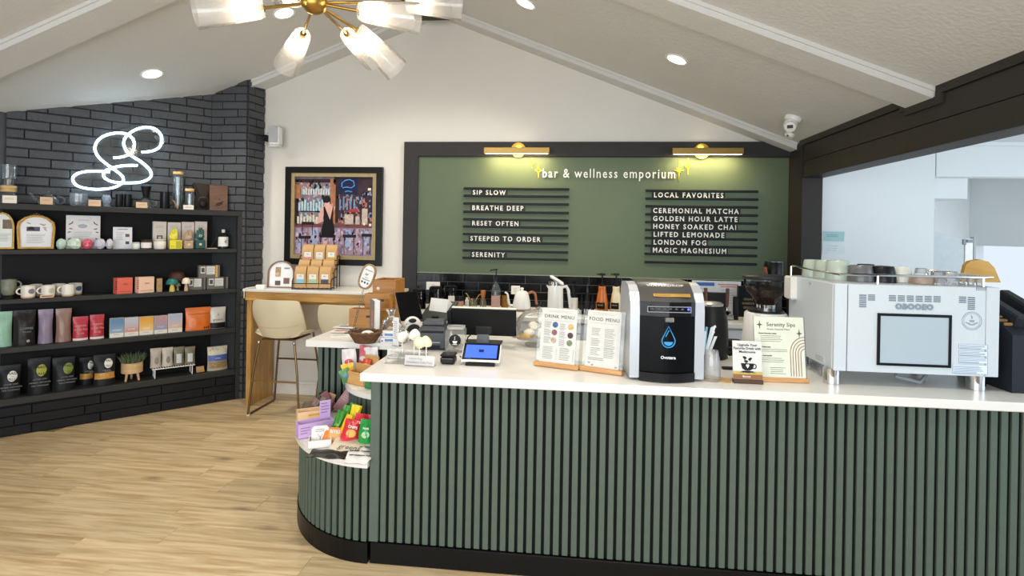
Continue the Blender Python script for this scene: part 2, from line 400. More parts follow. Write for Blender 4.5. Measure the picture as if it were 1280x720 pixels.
# ---- right wall: beam over the opening, post, stepped moulding
b = B().box((2.0185, 1.255, 2.26), (.149, 6.91, .32)).box((2.0135, 4.855, 1.05), (.161, .29, 2.1))
b.box((2.0135, 4.855, 2.25), (.161, .29, .3))
WR = S('wall_right', b, DBROWN)
for z0, z1 in ((2.1005, 2.232), (2.236, 2.368)):
    B().box((1.9395, 1.25, (z0+z1)/2), (.013, 6.88, z1-z0), .002).build('board', DBROWN, WR)
ctop, bb = 2.41, .058
lo = [(-2.2, 2.37), (2.99, 2.37), (2.99, 2.315), (3.40, 2.315), (3.40, 2.37), (4.745, 2.37)]
hi = [(4.745, 2.40), (3.352, 2.40), (3.352, 2.352), (3.055, 2.352), (3.055, 2.40), (-2.2, 2.40)]
b = B()
for (ya, yb, za, zb) in ((-2.2, 3.02, 2.37, 2.415), (3.02, 3.065, 2.315, 2.415), (3.065, 3.33, 2.315, 2.36), (3.33, 3.375, 2.345, 2.415), (3.375, 4.745, 2.37, 2.415), (4.72, 4.745, 2.1, 2.37)):
    b.box((1.9265, (ya+yb)/2, (za+zb)/2), (.015, yb-ya, zb-za))
S('trim_5', b, DBROWN)

# ---- the room seen through the opening
RW = M('#e8ebec', .8, var=.012, scale=3, bump=.08, bscale=50)
b = B().box((2.6175, 5.06, 1.22), (1.047, .12, 2.44)).box((3.9, 5.06, 2.30), (1.5, .12, .30))
S('wall_rear', b, RW)
b = B().box((4.62, 2.8, 2.3), (.1, 4.8, .3)).box((4.62, 2.8, .4), (.1, 4.8, .8)).box((4.62, 6.68, 1.22), (.1, .16, 2.44)).box((4.62, 5.9, 2.0), (.1, 1.4, .9)).box((4.62, 5.9, .45), (.1, 1.4, .9))
S('wall_east', b, RW)
S('ceiling_side', B().box((3.37, 3.6, 2.50), (2.56, 6.4, .1)), RW)
S('trim_6', B().box((3.34, 4.985, 2.43), (2.48, .03, .04), .008), RW)
b = B().box((3.9, 6.72, 1.22), (1.5, .08, 2.44)).box((3.10, 5.9, 1.22), (.08, 1.6, 2.44))
S('wall_passage', b, RW)
S('trim_7', B().box((3.32, 5.35, 2.08), (.34, .44, .22)), RW)
CERT = T('certificate', 'white certificate sheet with pale blue heading taped to wall of the side room', 'certificate', pY(1042, 303, 4.998))
B().box((0, -.001, 0), (.19, .002, .205)).build('sheet', M('#dfe6e8', .6), CERT)
b = B().box((0, -.0026, .052), (.172, .001, .085)); b.build('heading_band', M('#a9cdd0', .6), CERT)
b = B(); copyline(b, -.06, .065, .10, -.0036, .004, 0, 2, .014); copyline(b, -.06, -.03, .1, -.0022, .002, 0, 3, .02); b.build('print', M('#6f8a92', .6), CERT)
SD = T('swing_door', 'pale grey cafe style swing door with curved top and white post in the passage', 'door', (3.62, 5.62, 0))
top = [(-.26, 1.74), (-.10, 1.70), (-.04, 1.672), (.03, 1.635), (.09, 1.615), (.17, 1.61)]
b = B().prism([(-.26, .45), (.17, .45)] + top[::-1], -.018, .018, plane='xz'); b.build('door_panel', M('#c6cdcf', .5), SD)
B().box((.212, 0, .81), (.07, .05, 1.62), .004).build('post', M('#f2f2ef', .4), SD)
B().box((.262, 0, .82), (.022, .05, 1.64), .003).build('jamb', M('#a9adae', .4), SD)
b = B().box((.17, -.022, 1.59), (.03, .012, .05), .002).box((.212, -.03, 1.60), (.05, .01, .03), .002); b.build('hinge', M('#77797b', .35, .9), SD)
B().box((-.075, .05, 1.79), (.025, .03, .24), .003).build('door_stop', M('#9ea4a6', .4), SD)

# ---- green menu wall with its dark surround
S('wall_panel', B().box((.26, 4.991, 1.762), (3.342, .017, 1.096)), GREEN)
zcut = lambda X: zr(X)-.060
b = B().prism([(-1.548, 2.312), (1.932, 2.312), (1.932, zcut(1.932)), (1.71, 2.444), (-1.548, 2.444)], 4.960, 4.999, plane='xz')
b.box((-1.4795, 4.9795, 1.156), (.137, .039, 2.312))
b.box((.26, 4.988, 2.308), (3.342, .022, .008))
S('trim_8', b, CHAR)
S('trim_9', B().box((.26, 4.984, 1.215), (3.342, .016, .007), .001), M('#8c9484', .4))
BS = S('wall_backsplash', B().box((.26, 4.9935, 1.06), (3.342, .011, .30)), M('#8a8a8c', .8))
TILE = M('#0b0b0d', .16, var=.15, scale=2, bump=.12, bscale=9)
TILE.node_tree.nodes['Principled BSDF'].inputs['Specular IOR Level'].default_value = .22
tile_me = B().box((0, 0, 0), (1, .009, .0725), .0025).mesh('tile', TILE)
x1 = pY(541, 346, 5).x
for k in range(4):
    z = 1.2115 - .0765*(k+.5); x = x1 - .2925*4 + (.14625 if k % 2 else 0)
    while x < 1.93:
        a, e = max(x, -1.41), min(x+.2925, 1.93)
        if e-a > .02:
            o = bpy.data.objects.new('tile', tile_me); COL.objects.link(o); o.parent = BS
            o.location = ((a+e)/2, 4.985, z); o.scale = (e-a-.004, 1, 1); o.rotation_euler = (rp.uniform(-.01, .01), 0, rp.uniform(-.003, .003))
        x += .2925

# ---- back counter
BC = T('back_counter', 'long white back counter with pale cabinets under the black tiles', 'counter', (.26, 4.4, 0))
B().box((0, .29, .90), (3.34, .60, .04), .004).build('worktop', QUARTZ, BC)
CAB = M('#dfe4e8', .45, var=.02)
B().box((0, .315, .44), (3.30, .53, .874)).build('cabinet_body', CAB, BC)
B().box((0, .31, .04), (3.28, .5, .08)).build('plinth', KICK, BC)
for i in range(8):
    d_ = B().box((0, 0, 0), (.405, .02, .74), .003).build('cabinet_door', CAB, BC); d_.location = (-1.4439+.4125*i, .038, .49)
    h = B().box((0, -.018, .30), (.12, .012, .012), .004).box((-.05, -.011, .30), (.008, .022, .008)).box((.05, -.011, .30), (.008, .022, .008)).build('handle', M('#8f9092', .3, 1), d_)

# ---- front counter, left wing and the two rounded display shelves
slat_me = B().box((0, 0, 0), (.0272, .013, .772), .002).mesh('slat', SLAT)
FC = T('front_counter', 'long front service counter with white quartz top and dark green vertical slats', 'counter', (0, 0, 0))
B().box((.95, 2.985, .90), (3.85, 1.0, .04), .004).build('worktop', QUARTZ, FC)
B().box((.975, 2.98, .49), (3.79, .90, .775)).build('body_panel', GAP, FC)
B().box((.975, 2.97, .05), (3.79, .92, .10), .004).build('kick_base', KICK, FC)
B().box((-.905, 2.522, .4915), (.046, .022, .774), .003).build('corner_slat', SLAT, FC)
x = -.860
while x < 2.82:
    o = bpy.data.objects.new('slat', slat_me); COL.objects.link(o); o.parent = FC; o.location = (x, 2.5235, .491); x += .0415
WG = T('side_counter', 'short white topped side counter wing at the left holding the wooden boxes', 'counter', (0, 0, 0))
B().prism([(-1.592, 3.177), (-.978, 3.177), (-.978, 3.49), (-.35, 3.49), (-.35, 4.05), (-1.56, 4.05)], .88, .92).build('worktop', QUARTZ, WG)
B().box((-1.2625, 3.65, .44), (.563, .76, .876)).box((-.664, 3.755, .44), (.632, .55, .876)).build('body_panel', GAP, WG)
B().box((-1.264, 3.66, .05), (.57, .78, .10)).build('kick_base', KICK, WG)
sl2 = B().box((0, 0, 0), (.0272, .013, .77), .002).mesh('slat', SLAT)
x = -1.537
while x < -.98:
    o = bpy.data.objects.new('slat', sl2); COL.objects.link(o); o.parent = WG; o.location = (x, 3.2635, .49); x += .0415
y = 3.285
while y < 4.03:
    o = bpy.data.objects.new('slat', sl2); COL.objects.link(o); o.parent = WG; o.location = (-1.5515, y, .49); o.rotation_euler = (0, 0, pi/2); y += .0415
def quarter(cx, cy, rx, ry, n=28): return [(cx-rx*sin(pi/2*i/n), cy-ry*cos(pi/2*i/n)) for i in range(n+1)]
def display(label, cx, cy, rx, ry, z0, z1, th, pitch, kick):
    t = T('display_shelf', label, 'shelf', (0, 0, 0))
    B().prism(quarter(cx, cy, rx+.022, ry+.022) + [(cx, cy)], z1-th, z1).build('shelf_top', QUARTZ, t)
    zb = z0+(.10 if kick else 0)
    B().prism(quarter(cx, cy, rx-.014, ry-.014) + [(cx, cy)], zb, z1-th-.001).build('body_panel', GAP, t)
    if kick: B().prism(quarter(cx, cy, rx+.006, ry+.006) + [(cx, cy)], 0, .10, smooth=False).build('kick_base', KICK, t)
    me = B().box((0, 0, 0), (.0272, .014, z1-th-zb-.004), .002).mesh('slat', SLAT)
    n = 400; P = quarter(cx, cy, rx-.006, ry-.006, n); acc = 0; nxt = pitch*.55
    for i in range(n):
        acc += math.hypot(P[i+1][0]-P[i][0], P[i+1][1]-P[i][1])
        if acc >= nxt:
            o = bpy.data.objects.new('slat', me); COL.objects.link(o); o.parent = t
            o.location = (P[i][0], P[i][1], (zb+z1-th)/2); o.rotation_euler = (0, 0, math.atan2(P[i+1][1]-P[i][1], P[i+1][0]-P[i][0])); nxt += pitch
    return t
display('low rounded white display shelf with green slats at the counter corner', -.931, 3.24, .622, .728, 0, .50, .035, .0415, True)
display('small upper rounded white shelf tucked under the side counter top', -.931, 3.24, .372, .40, .50, .712, .03, .040, False)
# ================================================================ SHELF UNIT AND WHAT STANDS ON IT
A45 = pi/4
FP = Vector((-3.633, 4.185, 0))                       # a point of the unit's front plane on the floor
DEP = .242
SU = T('shelf_unit', 'long charcoal built-in shelf unit against the painted brick corner wall', 'shelf', (FP.x, FP.y, 0), A45)
SX0, SX1 = -1.04, .842
LEV = [1.760, 1.409, 1.035, .670, .284]
def shelf_board(z, th, name, x1=SX1, y1=DEP-.012): B().box(((SX0+x1)/2, y1/2, z-th/2), (x1-SX0, y1, th), .003).build(name, SHELFM, SU)
shelf_board(LEV[0], .046, 'top_board')
for z, th in ((LEV[1], .034), (LEV[2], .034), (LEV[3], .04), (LEV[4], .05)): shelf_board(z, th, 'shelf_board', SX1-.042)
B().box((SX1-.02, (DEP-.012)/2, .857), (.04, DEP-.012, 1.714), .003).build('side_panel', SHELFM, SU)
B().box(((SX0+SX1-.04)/2, DEP-.006, .857), (SX1-.04-SX0, .012, 1.714)).build('back_panel', M('#0f0f11', .6, var=.1), SU)
BB = B().box(((SX0+SX1-.04)/2, .115, .115), (SX1-.04-SX0, .2, .228)).build('base', M('#141416', .7), SU)
base_brick = B().box((0, 0, 0), (1, .022, .0655), .004).mesh('brick', M('#19191b', .55, var=.1, bump=.2, bscale=60))
for k in range(3):
    x = SX0 - .1*(k % 2)
    while x < SX1-.06:
        a, e = max(x, SX0), min(x+.42, SX1-.045)
        if e-a > .04:
            o = bpy.data.objects.new('brick', base_brick); COL.objects.link(o); o.parent = BB
            o.location = ((a+e)/2, .012, .040+.073*k); o.scale = (e-a-.006, 1, 1.03); o.rotation_euler = (0, rp.uniform(-.004, .004), 0)
        x += .42
def sh(x0, x1, yt, yb, lev, t):
    """place on shelf level lev, t behind the front edge, spanning photo columns x0..x1 up to row yt: gives location, width, height"""
    P = FP - N45*t; xm = (x0+x1)/2
    a = pN(x0, yb, P, N45); b_ = pN(x1, yb, P, N45); c = (a+b_)/2; top_ = pN(xm, yt, P, N45)
    return Vector((c.x, c.y, LEV[lev]+.0008)), (b_-a).length, top_.z-LEV[lev]
def on_shelf(lev, t, dx, z=0): return None

# ---- pouch bags
def pouch(root, w, h, d, mat, t_seal=.9, lean=0, seed=0, crease=.012, gus=.35, name='pouch', pinch=.05):
    r = random.Random(seed); ph = [r.random()*6 for _ in range(4)]
    def hw(t): return w/2*(1-pinch*sin(pi*min(1, t*1.05)))
    def dep(t):
        if t > t_seal: return .0025
        q = t/t_seal; return .0025 + d/2*(min(1, .72+q/.6*.28) if q < .6 else 1)*max(0, (1-q**2.2))**.8
    def front(u, t, e=0):
        wr = crease*d*(sin(9*u+ph[0]+7*t)*sin(6*t+ph[1])+.6*sin(17*t+ph[2]+3*u))*min(1, 8*t)*(1 if t < t_seal else .1)
        y = -(dep(t)*(1-abs(u)**2.6)+wr*(1-u*u)+e)
        return Vector((u*hw(t), y+lean*t*h, t*h))
    def back(u, t):
        p = front(u, t); return Vector((p.x, 2*lean*t*h-p.y, p.z))
    b = B(); U = lambda i: 2*i-1
    b.sheet(lambda i, j: front(U(i), j), 12, 12); b.sheet(lambda i, j: back(U(i), j), 12, 12)
    b.add([front(U(i/12), 0) for i in range(13)]+[back(U(1-i/12), 0) for i in range(13)], [tuple(range(26))])
    b.add([front(U(i/12), 1) for i in range(13)]+[back(U(1-i/12), 1) for i in range(13)], [tuple(range(26))])
    b.build(name, mat, root)
    def patch(u0, u1, t0, t1, mat, nm, e=.0015, shape='rect'):
        q = B()
        if shape == 'rect': q.sheet(lambda i, j: front(u0+(u1-u0)*i, t0+(t1-t0)*j, e), 6, 6)
        else:
            cu, ct, ru, rt = (u0+u1)/2, (t0+t1)/2, (u1-u0)/2, (t1-t0)/2
            q.sheet(lambda i, j: front(cu+ru*(j+1e-4)*cos(2*pi*i), ct+rt*(j+1e-4)*sin(2*pi*i), e), 20, 3)
        return q.build(nm, mat, root)
    def words(s, size, u, t, mat, sx=1, e=.004):
        p = front(u, t, e); return txt(root, s, size, p, mat, (pi/2-lean*.6, 0, 0), sx=sx)
    return patch, words
INKB = M('#1c1c1e', .6); INKW = M('#f2f1ec', .6); INKG = M('#8b8b8b', .6)
def carton(root, w, h, d, mat, name='carton', bev=.0015): return B().box((0, 0, h/2), (w, d, h), bev).build(name, mat, root)

# ---- top of the unit
CLEAR = Glass('#ffffff', .14, milk=.05); CLEARB = Glass('#fbfdfe', .16, milk=.10); BAMB = Wood('#d8b67d', '#c49c60', 8, (1, 1, 6), .5)
L_, w, h = sh(0, 21, 206, 249, 0, .10)
g = T('drip_brewer', 'tall glass drip coffee brewer with wooden collar at left end of shelf top', 'brewer', L_, A45); r = .042
B().lathe([(.030, 0), (.05, .004), (.054, .03), (.040, .075), (.036, .09)], n=20, cap=True).build('flask', CLEARB, g)
B().lathe([(.046, .088), (.048, .094), (.048, .108), (.044, .112), (.048, .116), (.048, .132), (.046, .136)], n=20).build('wooden_collar', BAMB, g)
B().lathe([(.030, .13), (.032, .18), (.044, .19), (.046, h), (.043, h), (.041, .195)], n=20, cap=False).build('upper_vessel', CLEARB, g)
B().lathe([(.010, .135), (.030, .185)], n=14).build('filter', M('#b9bec0', .25, .9), g)
def price(x0, x1, yt, yb, label, mat, t=.012):
    L_, w, h = sh(x0, x1, yt, yb, 0, t); h = max(h, .02)
    c = T('price_card', label, 'price card', L_, A45, None)
    b = B().box((0, 0, h/2), (w, .016, h), .001); b.build('card', mat, c)
    copyline(B(), -w*.35, h*.65, w*.7, -.0084, .002, 0, 2, .008).build('print', INKG, c).__setitem__('kind', 'stuff')
CARD = M('#efe6da', .6); TAN = M('#dcb996', .55)
price(3, 21, 244.5, 249.5, 'cream price card in front of the glass drip brewer', CARD)
price(50, 66, 246.5, 251, 'tan price card in front of the glass teapot', TAN)
price(110.5, 126, 250, 254.5, 'tan price card between glass bowl and glass tumbler', TAN)
price(170, 184, 253, 257, 'tan and white price card in front of the pour-over carafe', TAN)
price(229, 242, 256.5, 260, 'white price card in front of the short bamboo lidded bottle', CARD)
L_, w, h = sh(46, 74, 233, 251, 0, .10)
g = T('teapot', 'clear glass teapot with domed lid on the unit top', 'teapot', L_, A45); R_ = w/2
B().lathe([(R_*.62, 0), (R_*.95, .012), (R_, .03), (R_*.85, .055), (R_*.5, .068), (R_*.46, .07)], n=24).build('body', CLEARB, g)
B().lathe([(R_*.48, .071), (R_*.42, .078), (R_*.2, .088), (.006, .092), (.012, .100), (.010, .108), (.0001, .110)], n=18).build('lid', CLEARB, g)
B().tube([(-R_*.8, 0, .028), (-R_*1.25, 0, .045), (-R_*1.45, 0, .075), (-R_*1.65, 0, .088)], [.013, .011, .008, .007]).build('spout', CLEARB, g)
B().tube([(R_*.8+.035*sin(a)*1.4, 0, .04+.032*-cos(a)) for a in [pi*i/10 for i in range(11)]], .005).build('handle', CLEARB, g)
L_, w, h = sh(86, 110, 242, 253.5, 0, .10); R_ = w/2
single(B().lathe([(R_*.7, 0), (R_*.9, .008), (R_, .03), (R_*.97, h), (R_*.92, h), (R_*.9, .03), (R_*.6, .012)], n=24, cap=True), 'glass_bowl', CLEARB, 'low clear glass bowl beside the glass teapot', 'bowl', L_, A45)
L_, w, h = sh(127, 139, 244, 255, 0, .09); R_ = w/2
single(B().lathe([(R_*.72, 0), (R_*.8, .004), (R_*.66, h*.32), (R_, h*.5), (R_*.95, h*.8), (R_*.62, h), (R_*.55, h*.9), (R_*.6, h*.4)], n=10, smooth=False), 'glass_tumbler', Glass('#f2f8fc', .2, milk=.22), 'small faceted double-wall glass tumbler on the unit top', 'glass', L_, A45)
BLKC = M('#17171a', .3, var=.1)
for i, (x0, x1) in enumerate(((144, 154), (155, 164.5))):
    L_, w, h = sh(x0, x1, 243, 255.5+i*.6, 0, .09)
    single(B().lathe([(w/2*.92, 0), (w/2, .006), (w/2, h), (w/2-.004, h), (w/2-.005, .01)], n=18), 'black_cup', BLKC, ('left' if i == 0 else 'right') + ' one of two matte black cups by the carafe', 'cup', L_, A45, 'black cups on the unit top')
L_, w, h = sh(173, 191, 233, 257, 0, .09)
g = T('pour_over_carafe', 'glass pour-over carafe carrying a black filter cone', 'carafe', L_, A45); R_ = w/2
B().lathe([(R_*.9, 0), (R_, .01), (R_*.92, .03), (R_*.5, .078), (R_*.52, .085)], n=22).build('carafe', CLEAR, g)
B().lathe([(R_*.30, .08), (R_*.62, .085), (R_*.62, .089), (R_*.35, .092), (R_*.78, h), (R_*.72, h), (R_*.3, .095)], n=20).build('filter_cone', BLKC, g)
B().tube([(R_*.7, 0, .07), (R_*1.5, 0, .065), (R_*1.45, 0, .03), (R_*.95, 0, .02)], .005).build('handle', CLEAR, g)
L_, w, h = sh(199.5, 212.5, 240, 258, 0, .07)
g = T('black_pitcher', 'black steel milk pitcher beside the tall bamboo lidded bottle', 'pitcher', L_, A45)
B().lathe([(w/2*.95, 0), (w/2, .005), (w/2*.92, h*.93), (w/2*.96, h), (w/2*.9, h), (w/2*.88, .01)], n=20).build('body', M('#26262a', .25, .6), g)
B().tube([(w/2*.9, -.01, h*.85), (w/2+.03, -.012, h*.8), (w/2+.034, -.012, h*.3), (w/2*.9, -.01, h*.2)], .005).build('handle', M('#26262a', .25, .6), g)
def bamboo_bottle(x0, x1, yt, yb, t, label):
    L_, w, h = sh(x0, x1, yt, yb, 0, t); R_ = w/2; lid = .026
    g = T('bamboo_lid_bottle', label, 'bottle', L_, A45, None)
    B().lathe([(R_*.9, 0), (R_*.97, .004), (R_*.97, h-lid-.012), (R_*.85, h-lid-.002)], n=20).build('glass_body', Glass('#f6fafc', .2, milk=.10), g)
    B().lathe([(R_*.5, .02), (R_*.5, h-lid-.02)], n=12).build('infuser', M('#aeb4b6', .3, .9), g)
    B().lathe([(R_*.92, h-lid), (R_, h-lid+.003), (R_, h-.003), (R_*.95, h)], n=20).build('bamboo_lid', BAMB, g)
bamboo_bottle(215.5, 229, 215, 257, .14, 'tall clear bottle with bamboo lid on the unit top')
bamboo_bottle(231, 243, 236, 259, .075, 'short clear jar bottle with bamboo lid on the unit top')
L_, w, h = sh(217, 223, 243, 256, 0, .05)
single(B().tube([(-.018, 0, .075), (.012, 0, .012)], .006).tube([(-.03, .01, .078), (-.018, 0, .075)], .003).tube([(.012, 0, .012), (.016, 0, .005)], .005), 'wooden_stirrer', Wood('#b5844c', '#94642f', 8), 'slim wooden handled stirrer leaning by the tall clear bottle', 'stirrer', L_, A45)
L_, w, h = sh(240, 266, 229.5, 259, 0, .175)
g = T('leather_case', 'dark brown leather travel case with hanging flap on the unit top', 'case', L_, A45)
LEA = M('#2b2522', .45, var=.2, scale=10, bump=.3)
B().prism([(-w*.40, 0), (w*.42, 0), (w*.46, h*.25), (w*.45, h*.45), (w*.55, h*.80), (w*.50, h*.97), (-w*.46, h), (-w*.48, h*.9), (-w*.30, h*.5), (-w*.42, h*.3)], -.03, .03, plane='xz').build('case_body', LEA, g)
B().prism([(-w*.42, h*.98), (w*.46, h*.95), (.012, h*.42), (-.012, h*.42)], -.038, -.031, plane='xz').build('flap', M('#393029', .5, var=.15), g)
B().sphere((0, -.03, h*.22), .034, 16, 8, sc=(1, .6, .95)).build('pocket', LEA, g)
B().tube([(-.04, -.034, h*.35), (-.03, -.045, h*.46), (0, -.05, h*.49), (.03, -.045, h*.46), (.045, -.034, h*.35)], .005).build('strap', M('#4b423b', .5), g)
L_, w, h = sh(262, 284.5, 231.5, 261, 0, .06)
g = T('engraved_board', 'brown wooden board engraved with a leafy sprig at the right end of the unit top', 'board', L_, A45)
B().box((0, .012, h/2), (w, .016, h), .002, xf=RX(-.06)).build('board', Wood('#6d503d', '#543c2d', 5, (1, 4, 4)), g)
b = B(); yy = -.005
b.tube([(-.03, yy, .045), (-.012, yy, .05), (.012, yy, .062), (.03, yy+.002, .078)], .002)
for (x, z, a) in ((-.015, .062, .7), (0, .052, -.5), (.012, .075, .9), (.02, .064, -.3), (.03, .085, .6), (-.002, .070, .8)): b.sphere((x, yy, z), .008, 8, 5, sc=(1.3, .25, .5), xf=RY(-a))
b.sphere((.005, yy+.003, .105), .005, 8, 5, sc=(1, .3, 1)); b.sphere((-.004, yy-.003, .022), .004, 8, 5, sc=(1, .3, 1))
b.build('engraving', M('#241a14', .6), g).__setitem__('kind', 'stuff')

# ---- second shelf
GOLD = M('#b08a45', .32, .75, var=.25, scale=30, bump=.5, bscale=120)
def arch(w, h, spring, n=10):
    p = [(-w/2, 0), (w/2, 0), (w/2, spring)]
    return p + [(w/2*cos(pi*i/n), spring+(h-spring)*sin(pi*i/n)) for i in range(1, n)] + [(-w/2, spring)]
L_, w, h = sh(-14, 17.5, 266, 311, 1, .07); L_.z += .004
g = T('gilt_arch_frame', 'gilt arched frame cut by the left edge with printed picture and text', 'frame', L_, A45)
B(RX(-.1)).ring(arch(w, h, h*.6), arch(w-.022, h-.022, h*.6-.011) if False else [(x*(w-.024)/w, .012+z*(h-.024)/h) for x, z in arch(w, h, h*.6)], -.008, .008).build('frame', GOLD, g)
B(RX(-.1)).prism([(x*(w-.022)/w, .011+z*(h-.022)/h) for x, z in arch(w, h, h*.6)], -.001, .004, plane='xz').build('card', M('#e8ece8', .6), g)
b = B(RX(-.1)).box((.03, -.002, h*.68), (.055, .001, .07)); b.build('picture', M('#75685a', .6, var=.4, scale=40), g)
copyline(B(RX(-.1)), -.05, h*.42, .105, -.002, .002, 0, 8, .008).build('print', INKG, g).__setitem__('kind', 'stuff')
L_, w, h = sh(20, 69, 269, 311.5, 1, .08); L_.z += .004
g = T('gilt_crest_frame', 'ornate gilt frame with carved crest around a printed tea card', 'frame', L_, A45)
def orn(w, h): return [(-w*.46, 0), (w*.46, 0), (w*.5, h*.62), (w*.47, h*.78), (w*.3, h*.92), (w*.12, h*.985), (-w*.12, h*.985), (-w*.3, h*.92), (-w*.47, h*.78), (-w*.5, h*.62)]
o_, i_ = orn(w, h), [(x*.84, .014+z*.89) for x, z in orn(w, h)]
b = B(RX(-.1)).ring(o_, i_, -.010, .010)
b.ring([(x*.97, .003+z*.975) for x, z in orn(w, h)], [(x*.90, .008+z*.94) for x, z in orn(w, h)], -.016, -.010)
for i in range(len(o_)):
    p, q = Vector(o_[i]), Vector(o_[(i+1) % len(o_)]); m_ = max(2, int((q-p).length/.011))
    for j in range(m_): c = p.lerp(q, (j+.5)/m_)*.955; b.sphere((c.x, -.011, c.y+.006), .0042, 6, 4)
b.build('frame', GOLD, g)
b = B(RX(-.1)); r_ = h*.985
for (x, z, s) in ((0, .012, .012), (-.014, .007, .010), (.014, .007, .010), (-.028, .0, .008), (.028, .0, .008), (-.042, -.008, .006), (.042, -.008, .006)): b.sphere((x, -.008, r_+z), s, 8, 5, sc=(1, .6, .9))
b.build('crest', M('#5a4526', .4, .5, var=.3, scale=40), g)
B(RX(-.1)).prism(i_, -.001, .004, plane='xz').build('card', M('#eeeef0', .6), g)
b = B(RX(-.1)).box((-.018, -.002, h*.58), (.078, .001, .034)); b.build('picture', M('#564f5c', .5, var=.3, scale=30), g)
b = B(RX(-.1)).box((-.03, -.003, h*.575), (.04, .001, .012)).sphere((-.03, -.003, h*.62), .016, 10, 6, sc=(1, .1, .5)); b.build('cup_drawing', M('#2e2a30', .5), g)
b = B(RX(-.1))
for (x, z, a) in ((.03, .72, .3), (.045, .70, -.4), (.05, .62, .1), (-.045, .75, .4), (.055, .56, .8)): b.sphere((x, -.0022, h*z), .011, 8, 4, sc=(1.3, .08, .4), xf=RY(a))
b.build('leaf_drawing', M('#a89a83', .6), g)
copyline(B(RX(-.1)), -.056, h*.42, .115, -.002, .0022, 0, 8, .0095).build('print', INKG, g).__setitem__('kind', 'stuff')
L_, w, h = sh(82, 125, 269.5, 311, 1, .16)
g = T('info_sign', 'white printed sign with leaf sprigs standing behind the wrapped soaps', 'sign', L_, A45)
B().box((0, 0, h/2), (w, .006, h), .001).build('board', M('#e6e3e3', .4), g)
txt(g, 'CRYSTAL BAR', .011, (0, -.0036, h*.86), INKG)
B().sphere((-.005, -.003, h*.68), .026, 16, 6, sc=(1.2, .12, .62)).build('oval_print', M('#a9b6be', .5), g)
b = B()
for sx in (-1, 1):
    for (x, z, a) in ((.085, .74, .6), (.08, .60, -.2), (.09, .50, .3), (.088, .30, .5), (.072, .78, 1.2)): b.sphere((sx*x, -.003, h*z), .010, 8, 4, sc=(1.3, .1, .45), xf=RY(a*sx))
b.build('leaf_print', M('#5e5257', .6), g).__setitem__('kind', 'stuff')
copyline(B(), -.062, h*.50, .125, -.0034, .003, 0, 3, .016).build('print', INKG, g).__setitem__('kind', 'stuff')
def stone(x0, x1, yt, yb, t, col, label, seed):
    L_, w, h = sh(x0, x1, yt, yb, 1, t); r = random.Random(seed); n, m = 9, 5; b = B(); P = []
    for j in range(m+1):
        for i in range(n):
            a = 2*pi*i/n; th = pi*j/m; k = .86+.28*r.random() if 0 < j < m else 1
            P.append((w/2*.97*sin(th)*cos(a)*k, .034*sin(th)*sin(a)*k, max(0, h*.5-h*.55*cos(th)*(.95+.1*r.random()))))
    b.add(P, [(j*n+i, j*n+(i+1) % n, (j+1)*n+(i+1) % n, (j+1)*n+i) for j in range(m) for i in range(n)], 0, False)
    single(b, 'wrapped_soap', M(col, .22, var=.16, scale=30, bump=.5, bscale=40, coat=.4), label, 'soap', L_, A45, 'wrapped soaps on the second shelf')
stone(69.5, 84, 299, 311, .045, '#b9d2c4', 'pale green wrapped soap beside the ornate gilt frame', 1)
stone(83.5, 103, 298, 311, .05, '#cbd8cb', 'large white green wrapped soap second from the gilt frame', 2)
stone(102, 116, 299, 311.5, .045, '#d9586f', 'bright pink wrapped soap in the row', 3)
stone(117, 133, 298.5, 311.5, .05, '#c4c1d2', 'lavender grey wrapped soap right of the pink one', 4)
stone(132, 142, 299, 311.5, .055, '#cccbd0', 'small pale grey wrapped soap beside the white flyer', 5)
L_, w, h = sh(141, 165, 284, 311.5, 1, .10)
g = T('flyer', 'white leaflet card with small brown photos standing left of the jars', 'card', L_, A45)
B(RX(-.08)).box((0, 0, h/2), (w, .003, h)).build('card', M('#e9e9ec', .5), g)
b = B(RX(-.08)).box((.033, -.002, h*.62), (.028, .001, .026)); b.build('photo', M('#76564e', .5, var=.3, scale=60), g)
b = B(RX(-.08)).box((.033, -.002, h*.28), (.026, .001, .024)); b.build('photo', M('#3d4450', .5, var=.3, scale=60), g)
b = B(RX(-.08)).box((-.0, -.002, h*.9), (.07, .001, .006)); copyline(b, -.045, h*.75, .055, -.002, .002, 0, 7, .010); b.build('print', INKG, g).__setitem__('kind', 'stuff')
def jar(x0, x1, yt, yb, t, body, lidm, label, wick=False, band=None):
    L_, w, h = sh(x0, x1, yt, yb, 1, t); R_ = w/2; g = T('jar', label, 'jar', L_, A45)
    B().lathe([(R_*.9, 0), (R_, .006), (R_, h*.72), (R_*.9, h*.8)], n=20).build('glass_body', body, g)
    B().lathe([(R_*.95, h*.8), (R_*.98, h*.82), (R_*.98, h*.97), (R_*.9, h)], n=20).build('lid', lidm, g)
    if band: B().lathe([(R_*1.01, h*.12), (R_*1.01, h*.68)], n=20, cap=False).build('label_band', band, g)
jar(164.5, 175, 303, 312, .05, M('#d9dcd6', .3), M('#c7ccc9', .3), 'small pale frosted jar right of the white flyer')
jar(176, 189.5, 299.5, 311.5, .05, M('#6c5a45', .3), M('#3f3a36', .3, .5), 'amber jar with dark lid and white label', band=M('#e9e7e2', .5))
jar(192, 207.5, 299, 311.5, .05, M('#e3dfd5', .35), M('#d2cdc2', .35), 'wide cream candle jar with a pale lid')
